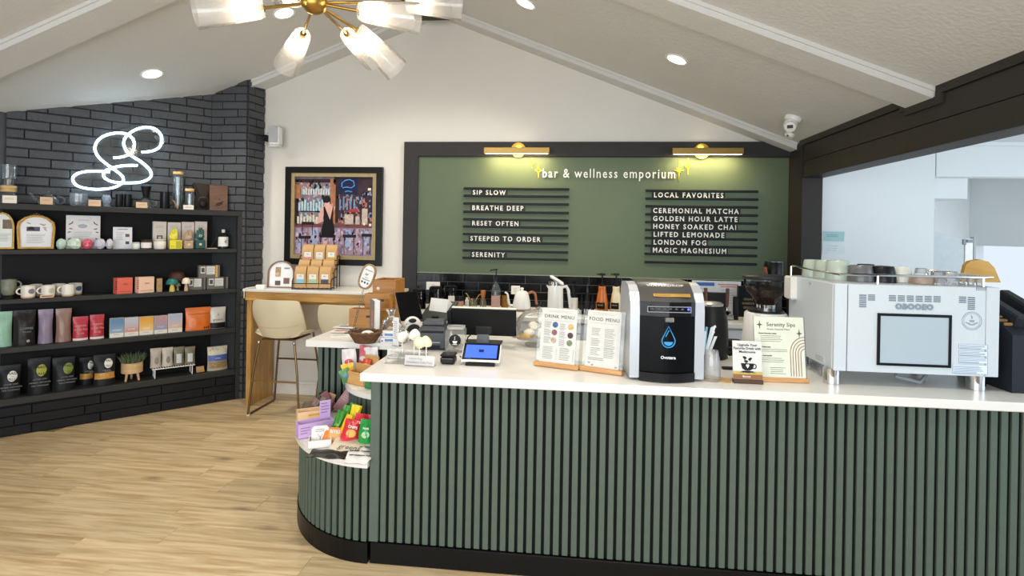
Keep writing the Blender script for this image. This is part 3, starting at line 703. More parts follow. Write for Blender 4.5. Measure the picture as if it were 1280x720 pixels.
for i, (x0, x1, yt, ink) in enumerate(((190, 207.5, 277, '#63605e'), (208.5, 225.5, 278, '#e3d83f'), (226, 242, 277.5, '#9a7f6c'), (242.5, 258, 277, '#1f5a58'))):
    L_, w, h = sh(x0, x1, yt, 311, 1, .15)
    g = T('gift_box', ('first of four pale boxes, with a grey square motif, behind the cream jar', 'pale gift box behind the yellow hand figure', 'pale gift box behind the beige hand figure', 'pale gift box behind the green hand figure, last of four')[i], 'box', L_, A45, 'pale gift boxes on the second shelf')
    carton(g, w*.97, h, .055, M('#d9cdc6', .5))
    q = B().box((0, -.029, h*.40), (w*.42, .0015, w*.42)); q.box((0, -.0295, h*.40), (w*.2, .002, w*.2), 0, 1); q.build('printed_motif', [M(ink, .5), M('#d9cdc6', .5)], g)
    copyline(B(), -w*.3, h*.85, w*.6, -.0284, .002, 0, 3, .009).build('print', INKG, g).__setitem__('kind', 'stuff')
def hand_figure(x0, x1, yt, yb, t, m, label, boxed):
    L_, w, h = sh(x0, x1, yt, yb, 1, t); g = T('hand_figure', label, 'figurine', L_, A45); bh = h*.42
    if boxed:
        B().box((0, 0, bh/2), (w, .05, bh), .002).build('base_block', m, g)
        B().box((w*.22, -.0255, bh/2), (w*.42, .002, bh*.8)).box((-w*.25, -.0255, bh*.3), (w*.35, .002, bh*.06)).build('embossing', M('#b5a62c', .5), g)
        cx = -w*.12; fw = w*.62
    else:
        B().box((0, 0, bh*.5), (w*.95, .042, bh), .006).build('base_block', m, g); cx = 0; fw = w*.8
        B().sphere((0, -.022, bh*.5), .012, 12, 6, sc=(1, .2, 1)).build('medallion', M('#d9c6a8', .5, var=.1), g)
    b = B().sphere((cx, 0, bh+(h-bh)*.28), fw*.5, 14, 8, sc=(1, .45, .95))
    for k, (dx, tt) in enumerate(((-.34, .78), (-.12, .97), (.12, 1.0), (.32, .86))):
        z1 = bh+(h-bh)*tt; b.tube([(cx+dx*fw*.8, 0, bh+(h-bh)*.2), (cx+dx*fw, -.002, (bh+z1)/2+.01), (cx+dx*fw*1.02, 0, z1-.004), (cx+dx*fw*1.02, 0, z1)], [fw*.15, fw*.14, fw*.11, .001])
    b.tube([(cx-fw*.4, 0, bh+.012), (cx-fw*.62, 0, bh+(h-bh)*.42), (cx-fw*.6, 0, bh+(h-bh)*.55)], [fw*.14, fw*.12, .002])
    b.build('raised_hand', m, g)
    b = B().ring([(cx+.011*cos(2*pi*i/14), bh+(h-bh)*.33+.011*sin(2*pi*i/14)) for i in range(14)], [(cx+.007*cos(2*pi*i/14), bh+(h-bh)*.33+.007*sin(2*pi*i/14)) for i in range(14)], -fw*.25, -fw*.2)
    b.build('palm_motif', M('#d8cdb2', .5), g)
hand_figure(211.5, 227, 285, 311, .05, M('#e6dc2c', .4, var=.06), 'yellow hand shaped candle on a yellow block', True)
hand_figure(229.5, 241.5, 287, 311, .05, M('#b3977b', .5, var=.08), 'beige hand shaped candle on a rounded block', False)
hand_figure(243.5, 256.5, 284.5, 311, .05, M('#1d4f4b', .35, var=.1), 'dark green hand shaped candle on a rounded block', False)
L_, w, h = sh(258.5, 272, 287, 311.5, 1, .05)
g = T('incense_holder', 'thin dark incense stick slanting from a pale oval dish', 'incense holder', L_, A45)
B().lathe([(w*.48, 0), (w*.5, .004), (w*.42, .007)], n=20, sy=.6).build('dish', M('#cdb9a4', .5), g)
B().tube([(-.018, 0, .005), (.028, 0, .088), (.036, 0, .105)], [.0025, .0035, .005]).tube([(.028, 0, .088), (.042, 0, .118)], .0075).build('incense_stick', M('#25201d', .5), g)
L_, w, h = sh(272.5, 285, 287, 311, 1, .06)
g = T('room_spray', 'dark glass bottle with white round-letter label by the side panel', 'bottle', L_, A45); R_ = w/2
B().lathe([(R_*.9, 0), (R_, .004), (R_, h*.66), (R_*.8, h*.76), (R_*.3, h*.8), (R_*.3, h*.84)], n=20).build('glass_body', M('#1b1a1c', .15), g)
B().lathe([(R_*.36, h*.84), (R_*.36, h), (R_*.2, h)], n=14).build('cap', M('#d5d3cf', .4), g)
B().lathe([(R_*1.015, h*.12), (R_*1.015, h*.62)], n=24, cap=False).build('label_band', M('#e4e5e1', .5), g)
txt(g, 'C', .03, (R_*.35, -R_*1.05, h*.37), INKB, bold=.001)

# ---- third shelf
L_, w, h = sh(0, 21, 349.5, 374.5, 2, .08); R_ = w/2
g = T('pottery_goblet', 'footed green-grey pottery goblet with loop handle at the left', 'goblet', L_, A45)
POT = M('#7d8272', .35, var=.25, scale=25, bump=.2)
B().lathe([(R_*.7, .028), (R_*.88, .045), (R_, h*.6), (R_*.97, h*.92), (R_*1.03, h), (R_*.95, h), (R_*.9, h*.6), (R_*.6, .04)], n=22).build('bowl', POT, g)
B().lathe([(R_*.75, 0), (R_*.78, .008), (R_*.55, .02), (R_*.72, .03)], n=20).build('foot', M('#26241f', .4), g)
B().tube([(R_*.95+.026*sin(a), 0, h*.72+.025*cos(a)) for a in [pi*i/9 for i in range(10)]], .006).build('handle', POT, g)
MUGW = M('#e9e3d8', .25, var=.03); MUGB = M('#d7b895', .6)
def mug(x0, x1, yt, yb, t, logo, label, hand=True):
    L_, w, h = sh(x0, x1, yt, yb, 2, t); R_ = w/2; g = T('mug', label, 'mug', L_, A45, 'white mugs on the third shelf')
    B().lathe([(R_*.88, .012), (R_*.98, .016), (R_, h*.5), (R_, h), (R_*.93, h), (R_*.92, .02)], n=24).build('body', MUGW, g)
    B().lathe([(R_*.85, 0), (R_*.93, .003), (R_*.97, .014), (R_*.5, .015)], n=24).build('unglazed_base', MUGB, g)
    if hand: B().tube([(-R_*.95-.024*sin(a), -.012*sin(a), h*.56+.023*cos(a)) for a in [pi*i/9 for i in range(10)]], .0055).build('handle', MUGW, g)
    if logo:
        q = B(); q.sheet(lambda i, j: (R_*1.01*sin(.55+.5*(j+1e-4)*cos(2*pi*i)), -R_*1.01*cos(.55+.5*(j+1e-4)*cos(2*pi*i)), h*.56+.020*(j+1e-4)*sin(2*pi*i)), 18, 3); q.build('round_logo', M(logo, .5, var=.2, scale=90), g)
mug(37, 53, 355.5, 370.5, .15, None, 'white mug in the back row, first from the goblet', False)
mug(64.5, 82, 354.8, 368.5, .15, None, 'white mug in the back row, middle of three')
mug(85, 103, 354, 368, .15, '#3c6385', 'white mug with blue round logo at the row end', False)
mug(25.5, 44.5, 357, 372, .05, '#837b88', 'white mug with grey purple round logo in front')
mug(51, 69, 356.5, 371.5, .05, '#b9c3a4', 'white mug with faint green round logo in front')
mug(76.5, 93.5, 355.5, 370, .05, None, 'plain cream mug in front, right of the green logo mug')
L_, w, h = sh(50, 67, 368.5, 372.5, 2, .008)
g = T('name_card', 'small tan label card with dark word in front of the mugs', 'card', L_, A45)
B().box((0, 0, .011), (w, .008, .022), .001).build('card', TAN, g); copyline(B(), -w*.38, .012, w*.85, -.0045, .006, 0, 1).build('print', INKB, g)
def tea_box(x0, x1, yt, yb, t, m, side, label, d=.07):
    L_, w, h = sh(x0, x1, yt, yb, 2, t); g = T('tea_box', label, 'box', L_, A45+.34)
    B().box((0, 0, h/2), (w, d, h), .0015).build('carton', m, g)
    q = B()
    for k in range(5): q.box((-w/2-.0004, -.02, h*(.3+.12*k)), (.0012, .03, h*.05))
    q.build('side_print', side, g).__setitem__('kind', 'stuff')
    copyline(B(), -w*.12, h*.63, w*.36, -d/2-.0004, .0035, 0, 2, .008, seed=3).build('print', side, g).__setitem__('kind', 'stuff')
    B().box((0, -d/2-.0004, h*.14), (w*.85, .001, .003)).build('stripe', side, g)
tea_box(143, 164, 347, 367.5, .06, M('#de6a58', .5), M('#8d3527', .5), 'coral red tea carton on the third shelf')
tea_box(170, 191, 346, 366.5, .06, M('#efc9ae', .5), M('#9c5a44', .5), 'pale peach tea carton beside the coral red one')
L_, w, h = sh(195.5, 202.5, 348, 365, 2, .06)
g = T('slim_box', 'slim kraft brown carton between peach carton and mushroom figures', 'box', L_, A45); carton(g, w, h, .03, M('#a98a62', .6)); copyline(B(), -w*.3, h*.5, w*.6, -.0154, .003, 0, 2, .012).build('print', M('#6a4f30', .6), g).__setitem__('kind', 'stuff')
def mushroom(x0, x1, yt, yb, t, cap_m, stem_m, label, lean=0, stem=True, capz=.55):
    L_, w, h = sh(x0, x1, yt, yb, 2, t); R_ = w/2; g = T('wooden_mushroom', label, 'mushroom', L_, A45)
    B().lathe([(R_*.45, 0), (R_*.48, .004), (R_*.36, h*.35), (R_*.2, h*capz+.01)], n=16).build('stem', stem_m, g)
    B().lathe([(R_*.2, h*capz), (R_*.95, h*capz), (R_, h*(capz+.08)), (R_*.85, h*.85), (R_*.5, h*.97), (.0001, h)], n=20).build('cap', cap_m, g)
mushroom(207, 223, 348, 365.5, .035, M('#1f6e66', .4), M('#e0c766', .5), 'teal capped wooden mushroom with yellow stem')
mushroom(227, 238, 347, 364, .025, M('#e8dcca', .5), M('#cbb391', .5), 'cream capped wooden mushroom in front of the grey cartons')
mushroom(218, 226, 353, 364.5, .085, M('#8f8a60', .5), M('#b7a772', .5), 'olive stemmed small mushroom behind the teal one')
mushroom(209, 232, 338, 364, .15, M('#4a2a20', .5, var=.15), M('#3b2a22', .5), 'large round brown mushroom cap at the back', capz=.45)
def grey_box(x0, x1, yt, yb, t, stripe, label, z=0):
    L_, w, h = sh(x0, x1, yt, yb, 2, t); g = T('coffee_carton', label, 'box', L_+Vector((0, 0, z)), A45, 'stacked grey cartons'); h -= z; d = .075
    B().box((0, 0, h/2), (w, d, h), .0012).build('carton', M('#6b6863', .5), g); y = -d/2-.0006
    q = B().box((-w*.30, y, h*.62), (w*.22, .0012, h*.55)); q.box((-w*.30, y-.0006, h*.62), (w*.15, .0012, h*.36), 0, 1); q.build('emblem', [M('#d6d3cc', .5), M('#4b4843', .5)], g)
    B().box((.06*w, y, h*.58), (w*.40, .0012, h*.66)).build('white_label', M('#d9d7d2', .5), g)
    copyline(B(), -.12*w, h*.75, w*.34, y-.0008, .003, 0, 4, h*.14).build('print', INKG, g).__setitem__('kind', 'stuff')
    B().box((.34*w, y, h*.5), (w*.10, .0012, h)).build('stripe', M(stripe, .5), g)
grey_box(233, 256, 347, 362.5, .115, '#4a3d3d', 'lower left grey carton under the stack')
grey_box(257.5, 284, 346.3, 361.5, .115, '#3e3434', 'lower right grey carton under the stack')
zz = sh(257.5, 284, 346.3, 361.5, 2, .115)[2]+.001
grey_box(247, 273.5, 331.5, 361.8, .115, '#d9a53c', 'grey carton with ochre stripe on top of the stack', zz)

# ---- fourth shelf
def bag(x0, x1, yt, yb, lev, t, mat, label, d=.07, lean=.06, group=None, seed=1, cat='bag', name='pouch_bag', z=0, **kw):
    L_, w, h = sh(x0, x1, yt, yb, lev, t); g = T(name, label, cat, L_+Vector((0, 0, z)), A45, group)
    p, wd = pouch(g, w, h-z, d, mat, lean=lean, seed=seed, **kw); return g, p, wd, w, h-z
FOIL = lambda c, r=.32: M(c, r, var=.10, scale=14, bump=.25, bscale=30)
bag(-9, 14.5, 390, 436.5, 3, .09, FOIL('#93bfa8'), 'mint green coffee bag at the left frame edge', seed=2, crease=.03)
g, p, wd, w, h = bag(15.5, 44, 388, 434, 3, .09, FOIL('#2b2626'), 'large black coffee bag between mint and lavender bags', d=.09, seed=3, crease=.03)
wd('COFFEE', .022, .25, .48, INKG); wd('ROAST', .016, .3, .38, INKG); p(.25, .55, .08, .16, M('#a8a6a2', .5), 'round_label', shape='disc')
bag(47, 66, 387, 430.5, 3, .08, FOIL('#8d8096'), 'lavender coffee bag standing on the fourth shelf', seed=4, crease=.05, pinch=.1)
bag(69, 89, 386, 428, 3, .08, FOIL('#94756a'), 'dusty brown pink coffee bag right of the lavender one', seed=5, crease=.05, pinch=.1)
for i, (x0, x1, yt, yb) in enumerate(((90.5, 110, 396, 428.5), (112, 130, 393.5, 426))):
    g, p, wd, w, h = bag(x0, x1, yt, yb, 3, .07, FOIL('#b92f40'), ('left of the two red pouches with white base band', 'right of the two red pouches with white base band')[i], d=.05, group='red pouches on the fourth shelf', seed=6+i)
    p(-.96, .96, .01, .1, M('#e3dcd6', .5), 'base_band')
    for k, s_ in enumerate(('UNRAVEL', 'SLOW TEA', 'ROSE')): wd(s_, .018, .05, .62-.16*k, M('#e6a7a5', .5))
for i, (x0, x1, yt, yb, c, c2) in enumerate(((136.5, 154.5, 397.5, 424, '#5f86ad', '#90a9bd'), (155, 173, 396.5, 422, '#b9bccb', '#c98a76'), (173.5, 191.5, 395.5, 420.5, '#e0a23c', '#e9c48a'), (192, 209, 394.5, 418.5, '#b58f93', '#8d97b4'), (209.5, 227.5, 392, 417, '#aab3c8', '#d6b29c'))):
    L_, w, h = sh(x0, x1, yt, yb, 3, .06)
    g = T('tea_card', ('blue sky printed tea box, first of five', 'pale sky and red dune printed tea box', 'golden sunset printed tea box', 'rose and violet dusk printed tea box', 'pale blue cloud printed tea box, fifth in the row')[i], 'box', L_, A45, 'sky printed tea boxes')
    carton(g, w*.98, h, .035, M('#e2dcd0', .5))
    m = bpy.data.materials.new('sky_%d' % i); m.use_nodes = True; nt = m.node_tree; tc = nt.nodes.new('ShaderNodeTexCoord'); sp = nt.nodes.new('ShaderNodeSeparateXYZ'); nz = nt.nodes.new('ShaderNodeTexNoise'); nz.inputs['Scale'].default_value = 22
    ad = nt.nodes.new('ShaderNodeMath'); ad.operation = 'MULTIPLY_ADD'; ad.inputs[1].default_value = .05; mr = nt.nodes.new('ShaderNodeMapRange'); mr.inputs[1].default_value = h*.25+.02; mr.inputs[2].default_value = h*.8+.02
    mx = nt.nodes.new('ShaderNodeMix'); mx.data_type = 'RGBA'; mx.inputs[6].default_value = (*rgb(c2), 1); mx.inputs[7].default_value = (*rgb(c), 1); L = nt.links
    L.new(tc.outputs['Object'], sp.inputs[0]); L.new(tc.outputs['Object'], nz.inputs[0]); L.new(nz.outputs[0], ad.inputs[0]); L.new(sp.outputs['Z'], ad.inputs[2]); L.new(ad.outputs[0], mr.inputs[0]); L.new(mr.outputs[0], mx.inputs[0]); L.new(mx.outputs[2], nt.nodes['Principled BSDF'].inputs['Base Color'])
    B().box((0, -.0183, h*.61), (w*.94, .0012, h*.76)).build('picture', m, g)
    txt(g, ('AWAKE', 'DUNE', 'GOLD', 'DUSK', 'CALM')[i], .016, (0, -.0192, h*.38), INKW, space=1.1)
    copyline(B(), -w*.2, h*.14, w*.4, -.0178, .003, 0, 1).build('print', INKG, g)
g, p, wd, w, h = bag(231.5, 263, 384.5, 413, 3, .07, FOIL('#d9702a', .3), 'bright orange foil pouch near the right end of the shelf', seed=9, crease=.05, d=.06, t_seal=.88)
p(-.8, .9, .70, .74, M('#a8511a', .4), 'zip_crease'); p(.45, .55, .06, .14, INKB, 'dark_mark'); p(.62, .72, .06, .14, INKB, 'dark_mark'); p(.8, .88, .06, .14, INKB, 'dark_mark')
g, p, wd, w, h = bag(262, 282, 384, 411.5, 3, .08, FOIL('#d3cfc4'), 'white and black greens powder pouch beside the orange pouch', seed=10, d=.05)
p(-.97, .97, .01, .28, M('#1c1c1c', .4), 'base_band'); wd('greens', .030, -.05, .42, M('#4a4a3c', .5), 1); b = B().tube([(-.004, -.024, h*.72), (.004, -.024, h*.62), (-.008, -.024, h*.64)], .0025); b.build('sprig_mark', M('#6a6a58', .5), g)

# ---- fifth shelf
DARKB = FOIL('#1e2022', .4)
for i, (x0, x1, yt, yb, lg, u) in enumerate(((-3, 25, 457, 501, '#e4e4dc', .3), (34, 62.5, 448, 496, '#a3a63a', .22), (65, 93, 447, 492.5, '#7f8c38', .42))):
    g, p, wd, w, h = bag(x0, x1, yt, yb, 4, .07, DARKB, ('black tea pouch with white round logo at the left frame edge', 'black tea pouch with olive round logo, left of two', 'black tea pouch with olive round logo, right of two')[i], d=.085, seed=20+i, group='black pouches on the lowest shelf')
    p(u-.46, u+.46, .50, .82, M(lg, .5), 'round_logo', .002, 'disc')
    mm = INKB
    wd('MAD', .028, u-.05, .74, mm); wd('TALLY', .028, u, .57, mm); wd('~', .03, u, .66, M('#6b5a4e', .5))
    for k in range(3): wd(('LOOSE LEAF', 'HERBAL INFUSION', 'TEA COMPANY')[k], .015, u-.1, .42-.09*k, INKG)
for i, (x0, x1, yt, yb, u) in enumerate(((98.5, 117, 447, 487, .55), (116.5, 144, 443.5, 484, .35))):
    g, p, wd, w, h = bag(x0, x1, yt, yb, 4, .165-.105*i, DARKB, ('narrow black pouch with white logo half hidden behind its neighbour', 'black pouch with white round logo and amber window beside the planter')[i], d=.08, seed=30+i, group='black pouches with amber window')
    p(u-.4, min(.93, u+.4), .56, .86, M('#e4e4dc', .5), 'round_logo', .002, 'disc'); p(-.92, .92, .22, .42, M('#c08c42', .35, var=.35, scale=60), 'window', .002)
    wd('MAD', .024, u-.02, .79, INKB); wd('TALLY', .022, u, .63, INKB)
    wd('HERBAL', .015, u-.15, .50, INKG); wd('BLEND', .015, u, .45, INKG)
L_, w, h = sh(151, 178.5, 452, 479, 4, .10)
g = T('planter', 'round pale wooden planter on three legs with grassy green plant', 'planter', L_, A45); R_ = w/2; z0 = h*.42
PALE = Wood('#d8b78d', '#c39d6e', 5, (1, 1, 5), .5)
B().lathe([(R_*.9, z0), (R_, z0+.004), (R_, h*.98), (R_*.9, h*.98), (R_*.88, h*.8)], n=26).build('pot', PALE, g)
for a in (radians(215), radians(325), radians(90)): B().tube([(R_*.55*cos(a), R_*.55*sin(a), z0+.01), (R_*.72*cos(a), R_*.72*sin(a), 0.001)], [.011, .0085]).build('leg', PALE, g)
b = B(); r = random.Random(5)
for k in range(170):
    a = r.random()*2*pi; q = R_*.85*math.sqrt(r.random()); x, y_ = q*cos(a), q*sin(a); hh = .055+.05*r.random(); dx, dy = r.uniform(-.03, .03)+x*.35, r.uniform(-.02, .02)
    b.tube([(x, y_, h*.82), (x+dx*.5, y_+dy*.5, h*.85+hh*.6), (x+dx, y_+dy, h*.85+hh)], [.0028, .0034, .0006], 4)
b.build('foliage', M('#5d6b4e', .6, var=.3, scale=30), g).__setitem__('kind', 'stuff')
# white wire riser with four pouches
WX0, WX1 = 189, 242
La, w1, h1 = sh(WX0, WX1, 456.5, 474, 4, .09)
g = T('wire_riser', 'small white slatted wire riser table holding four pouches', 'riser', La, A45); WWIRE = M('#e9e8e4', .35)
rw, rd, rz_ = w1*.98, .125, .082
for s_ in (-1, 1):
    B().tube([(s_*rw*.44, -rd*.45, rz_), (s_*rw*.44, -rd*.45, .004), (s_*rw*.44, rd*.45, .004), (s_*rw*.44, rd*.45, rz_)], .0042).build('leg_loop', WWIRE, g)
b = B().tube([(-rw/2, -rd/2, rz_), (rw/2, -rd/2, rz_), (rw/2, rd/2, rz_), (-rw/2, rd/2, rz_)], .0042, closed=True); b.build('rim', WWIRE, g)
for k in range(17): B().box((-rw*.47+rw*.94*k/16, 0, rz_), (.006, rd, .004)).build('slat', WWIRE, g)
for i, (x0, x1, yt, c) in enumerate(((182, 198, 436.5, '#b9afa2'), (197.5, 214, 435.5, '#c9c0b4'), (214, 230, 434.5, '#7b7460'), (229, 246.5, 434, '#7b7460'))):
    L_, w, h = sh(x0, x1, yt, 470, 4, .09); L_ = L_+Vector((0, 0, rz_+.004)); h -= rz_
    L_ = Vector((La.x, La.y, L_.z)) + U45*((i-1.5)*rw*.27)
    gg = T('small_pouch', ('beige pouch at the left end of the wire riser', 'beige pouch with grey sketch, second on the riser', 'olive pouch with pale label, third on the riser', 'olive pouch with pale label at the right end of the riser')[i], 'bag', L_, A45, 'pouches on the white riser')
    p, wd = pouch(gg, rw*.262, h, .045, FOIL(c, .4), lean=.05, seed=40+i, pinch=.08)
    if i < 2: p(-.3, .5, .18, .55, M('#8e857a', .5, var=.3, scale=80), 'sketch_print', .002, 'disc')
    else: p(-.5, .5, .12, .62, M('#c9d2d2', .5), 'label', .002)
L_, w, h = sh(245, 256, 453, 463, 4, .05)
single(B(TR(0, 0, .003) @ RX(-.5)).box((0, 0, .027), (w*.9, .006, .054), .001), 'wooden_tag', Wood('#b58c56', '#97703f', 6), 'small brown wooden card leaning beside the wire riser', 'card', L_, A45)
g, p, wd, w, h = bag(259, 284, 433, 463, 4, .07, FOIL('#b7ad98', .4), 'patterned pouch with blue band and crunchy snack window', d=.07, seed=50)
p(-.95, .95, .66, .97, M('#d5d2bb', .5), 'patterned_top', .0015); p(-.96, .96, .40, .64, M('#4a63a8', .5), 'blue_band', .002); p(-.9, .9, .1, .38, M('#9a8057', .5, var=.4, scale=70), 'window', .0015)
q = B(); r = random.Random(8)
for k in range(26): q.box((r.uniform(-w*.42, w*.42), -.012+.06*h*.8, h*(.68+.27*r.random())), (.006, .002, .004), 0, 0, RY(r.random()*3))
q.build('speckle_print', M('#5a5b45', .6), g).__setitem__('kind', 'stuff')
wd('crisps', .018, 0, .52, INKW)

# ---- neon sign
NP = CCR + N45*.045
def nz_(pts): return [pN(70+x/6.54, 140+y/6.54, NP, N45) for x, y in pts]
def spline(P, n=6, closed=False):
    out = []; k = len(P)
    for i in range(k-1):
        p0, p1, p2, p3 = P[max(i-1, 0)], P[i], P[i+1], P[min(i+2, k-1)]
        for j in range(n):
            t = j/n; out.append(.5*((2*p1)+(p2-p0)*t+(2*p0-5*p1+4*p2-p3)*t*t+(3*p1-p0-3*p2+p3)*t**3))
    return out+[P[-1]]
NS = T('neon_sign', 'glowing white neon letter S sign on the painted brick wall', 'neon sign', NP)
NM = Emit('#cfeeff', 9)
path1 = [(440, 490), (330, 483), (220, 490), (150, 520), (140, 565), (190, 610), (320, 632), (460, 620), (540, 580), (545, 530), (490, 480), (420, 430), (350, 370), (318, 300), (345, 230), (420, 185), (520, 170), (600, 190), (640, 250), (625, 320), (560, 362), (470, 374)]
path2 = [(665, 437), (560, 438), (450, 460), (390, 495), (400, 540), (470, 572), (590, 580), (700, 572), (770, 535), (770, 480), (700, 410), (600, 345), (555, 270), (570, 205), (640, 150), (730, 125), (810, 140), (862, 200), (850, 280), (790, 318), (700, 328)]
for k, pth in enumerate((path1, path2)):
    P = [p - NP + N45*(.012*k) for p in spline(nz_(pth))]
    B().tube(P, .0088, 8).build('neon_tube', NM, NS)
bl = [(120, 560), (150, 490), (300, 450), (330, 400), (290, 300), (330, 200), (520, 140), (700, 95), (850, 120), (900, 230), (860, 320), (760, 370), (820, 480), (800, 570), (560, 620), (440, 655), (220, 640)]
P = [p-NP-N45*.018 for p in nz_(bl)]
b = B().add(P+[p-N45*.004 for p in P], [tuple(range(len(P))), tuple(range(len(P), 2*len(P)))]+[(i, (i+1) % len(P), len(P)+(i+1) % len(P), len(P)+i) for i in range(len(P))])
b.build('acrylic_backing', Glass('#eef2f4', .25, .05), NS)
b = B()
for x, y in ((190, 492), (640, 215), (800, 160), (375, 195), (545, 590), (700, 405)): p = nz_([(x, y)])[0]-NP; b.cyl(p-N45*.04, p+N45*.006, .007)
for k in range(6):
    q = B(); q.v = []; x, y = ((190, 492), (640, 215), (800, 160), (375, 195), (545, 590), (700, 405))[k]; p = nz_([(x, y)])[0]-NP
    q.cyl(p-N45*.040, p-N45*.002, .007).build('standoff', M('#c9ccd0', .3, .9), NS)
# ================================================================ WALL AND CEILING FIXTURES
BRASS = M('#a8843f', .28, .9, var=.08); BRASSD = M('#8a6a35', .3, .9, var=.08)
# recessed downlights: (ceiling slope point, label)
def on_slope(x, y, side):
    d = ray(x, y); a, c = ((SL, RZZ-SL*RXX) if side == 'l' else (-SR, RZZ+SR*RXX)); t = (c+a*O.x-O.z)/(d.z-a*d.x); return O+d*t, (-a, 0, 1)
for x, y, sd, lab in ((190, 92, 'l', 'round recessed ceiling light nearest the brick corner'), (355, 16, 'l', 'round recessed ceiling light just behind the chandelier hub'), (657, 4, 'r', 'round recessed ceiling light at the top edge right of the chandelier'), (846, 74, 'r', 'round recessed ceiling light above the right wall lamp')):
    P, n = on_slope(x, y, sd); n = -Vector(n).normalized(); q = n.to_track_quat('Z', 'Y').to_matrix().to_4x4()
    g = T('ceiling_light', lab, 'ceiling light', P, 0, 'recessed ceiling lights')
    B(q).ring([(.085*cos(2*pi*i/24), .085*sin(2*pi*i/24)) for i in range(24)], [(.068*cos(2*pi*i/24), .068*sin(2*pi*i/24)) for i in range(24)], -.004, .006, plane='xy').build('trim_ring', M('#f0efe9', .5), g)
    B(q).lathe([(.068, .0), (.068, .003)], n=24).build('lens', Emit('#fff3dd', 9), g)
    l = light('downlight', 'SPOT', P+n*.02, 48, (1, .90, .76), spot_size=radians(125), spot_blend=.7, shadow_soft_size=.07); l.rotation_euler = n.to_track_quat('-Z', 'Y').to_euler()
# chandelier
HUB = Vector((-1.24, 2.504, 2.70))
CH = T('chandelier', 'brass starburst chandelier with frosted cone glass shades under the ridge', 'chandelier', HUB)
B().sphere((0, 0, 0), .062, 20, 12, sc=(1, 1, .9)).lathe([(.03, .05), (.022, .075), (.012, .08)], n=16).build('hub', BRASS, CH)
B().cyl((0, 0, .06), (0, 0, .80), .009).lathe([(.065, .81), (.06, .80), (.02, .785)], n=20).build('rod', BRASS, CH)
FROST = Glass('#ffffff', .16, .1, milk=.17)
FROST2 = Glass('#fff6e6', .15, .2, milk=.4)
BULB = Emit('#ffe3bd', 12)
# each arm: photo point of the shade's narrow end, of its open end, and the depths (Y) of both
arms = [((330, 10), (222, 17), 2.38, 2.24), ((379, 42), (356, 86), 2.80, 3.00), ((446, 37), (494, 86), 2.76, 2.92), ((433, 42), (466, 74), 2.95, 3.22), ((449, 14), (538, 25), 2.52, 2.54), ((506, 3), (588, 9), 2.70, 2.80), ((374, -2), (345, -8), 2.86, 3.12), ((420, -30), (450, -80), 2.42, 2.28)]
for k, (a, e, ya, ye) in enumerate(arms):
    p = pY(*a, ya)-HUB; q = pY(*e, ye)-HUB; d = (q-p).normalized(); ln = .29
    arm = B().cyl(d*0+p.normalized()*.05, p+d*.006, .0075, n=10).build('arm', BRASS, CH)
    xf = TR(*p) @ d.to_track_quat('Z', 'Y').to_matrix().to_4x4()
    B(xf).lathe([(.024, 0), (.042, .003), (.047, .02), (.074, ln), (.0715, ln), (.044, .022), (.022, .006)], n=26, cap=False).build('glass_shade', FROST, arm)
    B(xf).lathe([(.0475, .021), (.0585, .13)], n=26, cap=False).build('frosted_band', FROST2, arm)
    B(xf).lathe([(.016, -.004), (.017, .012), (.013, .045)], n=14).build('socket', BRASSD, arm)
    B(xf).sphere((0, 0, .095), .024, 12, 8, sc=(1, 1, 1.5)).build('bulb', BULB, arm)
    light('chandelier_bulb', 'POINT', HUB+p+d*.085, 2.4, (1, .86, .66), shadow_soft_size=.04)
# brass picture lamps over the menu wall
for x0, x1, xc, yt, yb, yc, lab in ((605, 687, 648, 184, 192.5, 187.5, 'brass bar wall lamp above the left letter rails'), (840, 929, 877, 185, 193, 189, 'brass bar wall lamp above the right letter rails')):
    Yl = 4.86; a, b_ = pY(x0, (yt+yb)/2, Yl), pY(x1, (yt+yb)/2, Yl); c = (a+b_)/2; c.y = 4.959
    g = T('wall_lamp', lab, 'wall lamp', c, 0, 'brass wall lamps'); hw = (b_-a).length/2; dc = pY(xc, yc, 4.95)-c
    B().cyl((dc.x, 0, dc.z), (dc.x, -.02, dc.z), .068, n=28).build('wall_disc', M('#b8923f', .3, .85), g)
    B().cyl((dc.x, -.02, 0), (dc.x, -.085, 0), .012).build('bracket', BRASS, g)
    bar = B().box((0, -.10, 0), (hw*2, .042, .055), .004).build('bar', M('#a78a50', .35, .8, var=.04), g)
    B().box((0, -.10, -.0285), (hw*1.9, .026, .002)).build('led_strip', Emit('#ffdf9a', 7), bar)
    for s_ in (-.5, 0, .5): l = light('lamp_light', 'AREA', c+Vector((s_*hw*1.2, -.095, -.033)), 1.3, (1, .78, .40), hw*.55, .03); l.rotation_euler = (radians(18), 0, 0)
    l = light('lamp_uplight', 'POINT', c+Vector((dc.x, -.07, .05)), .25, (1, .8, .45), shadow_soft_size=.02)
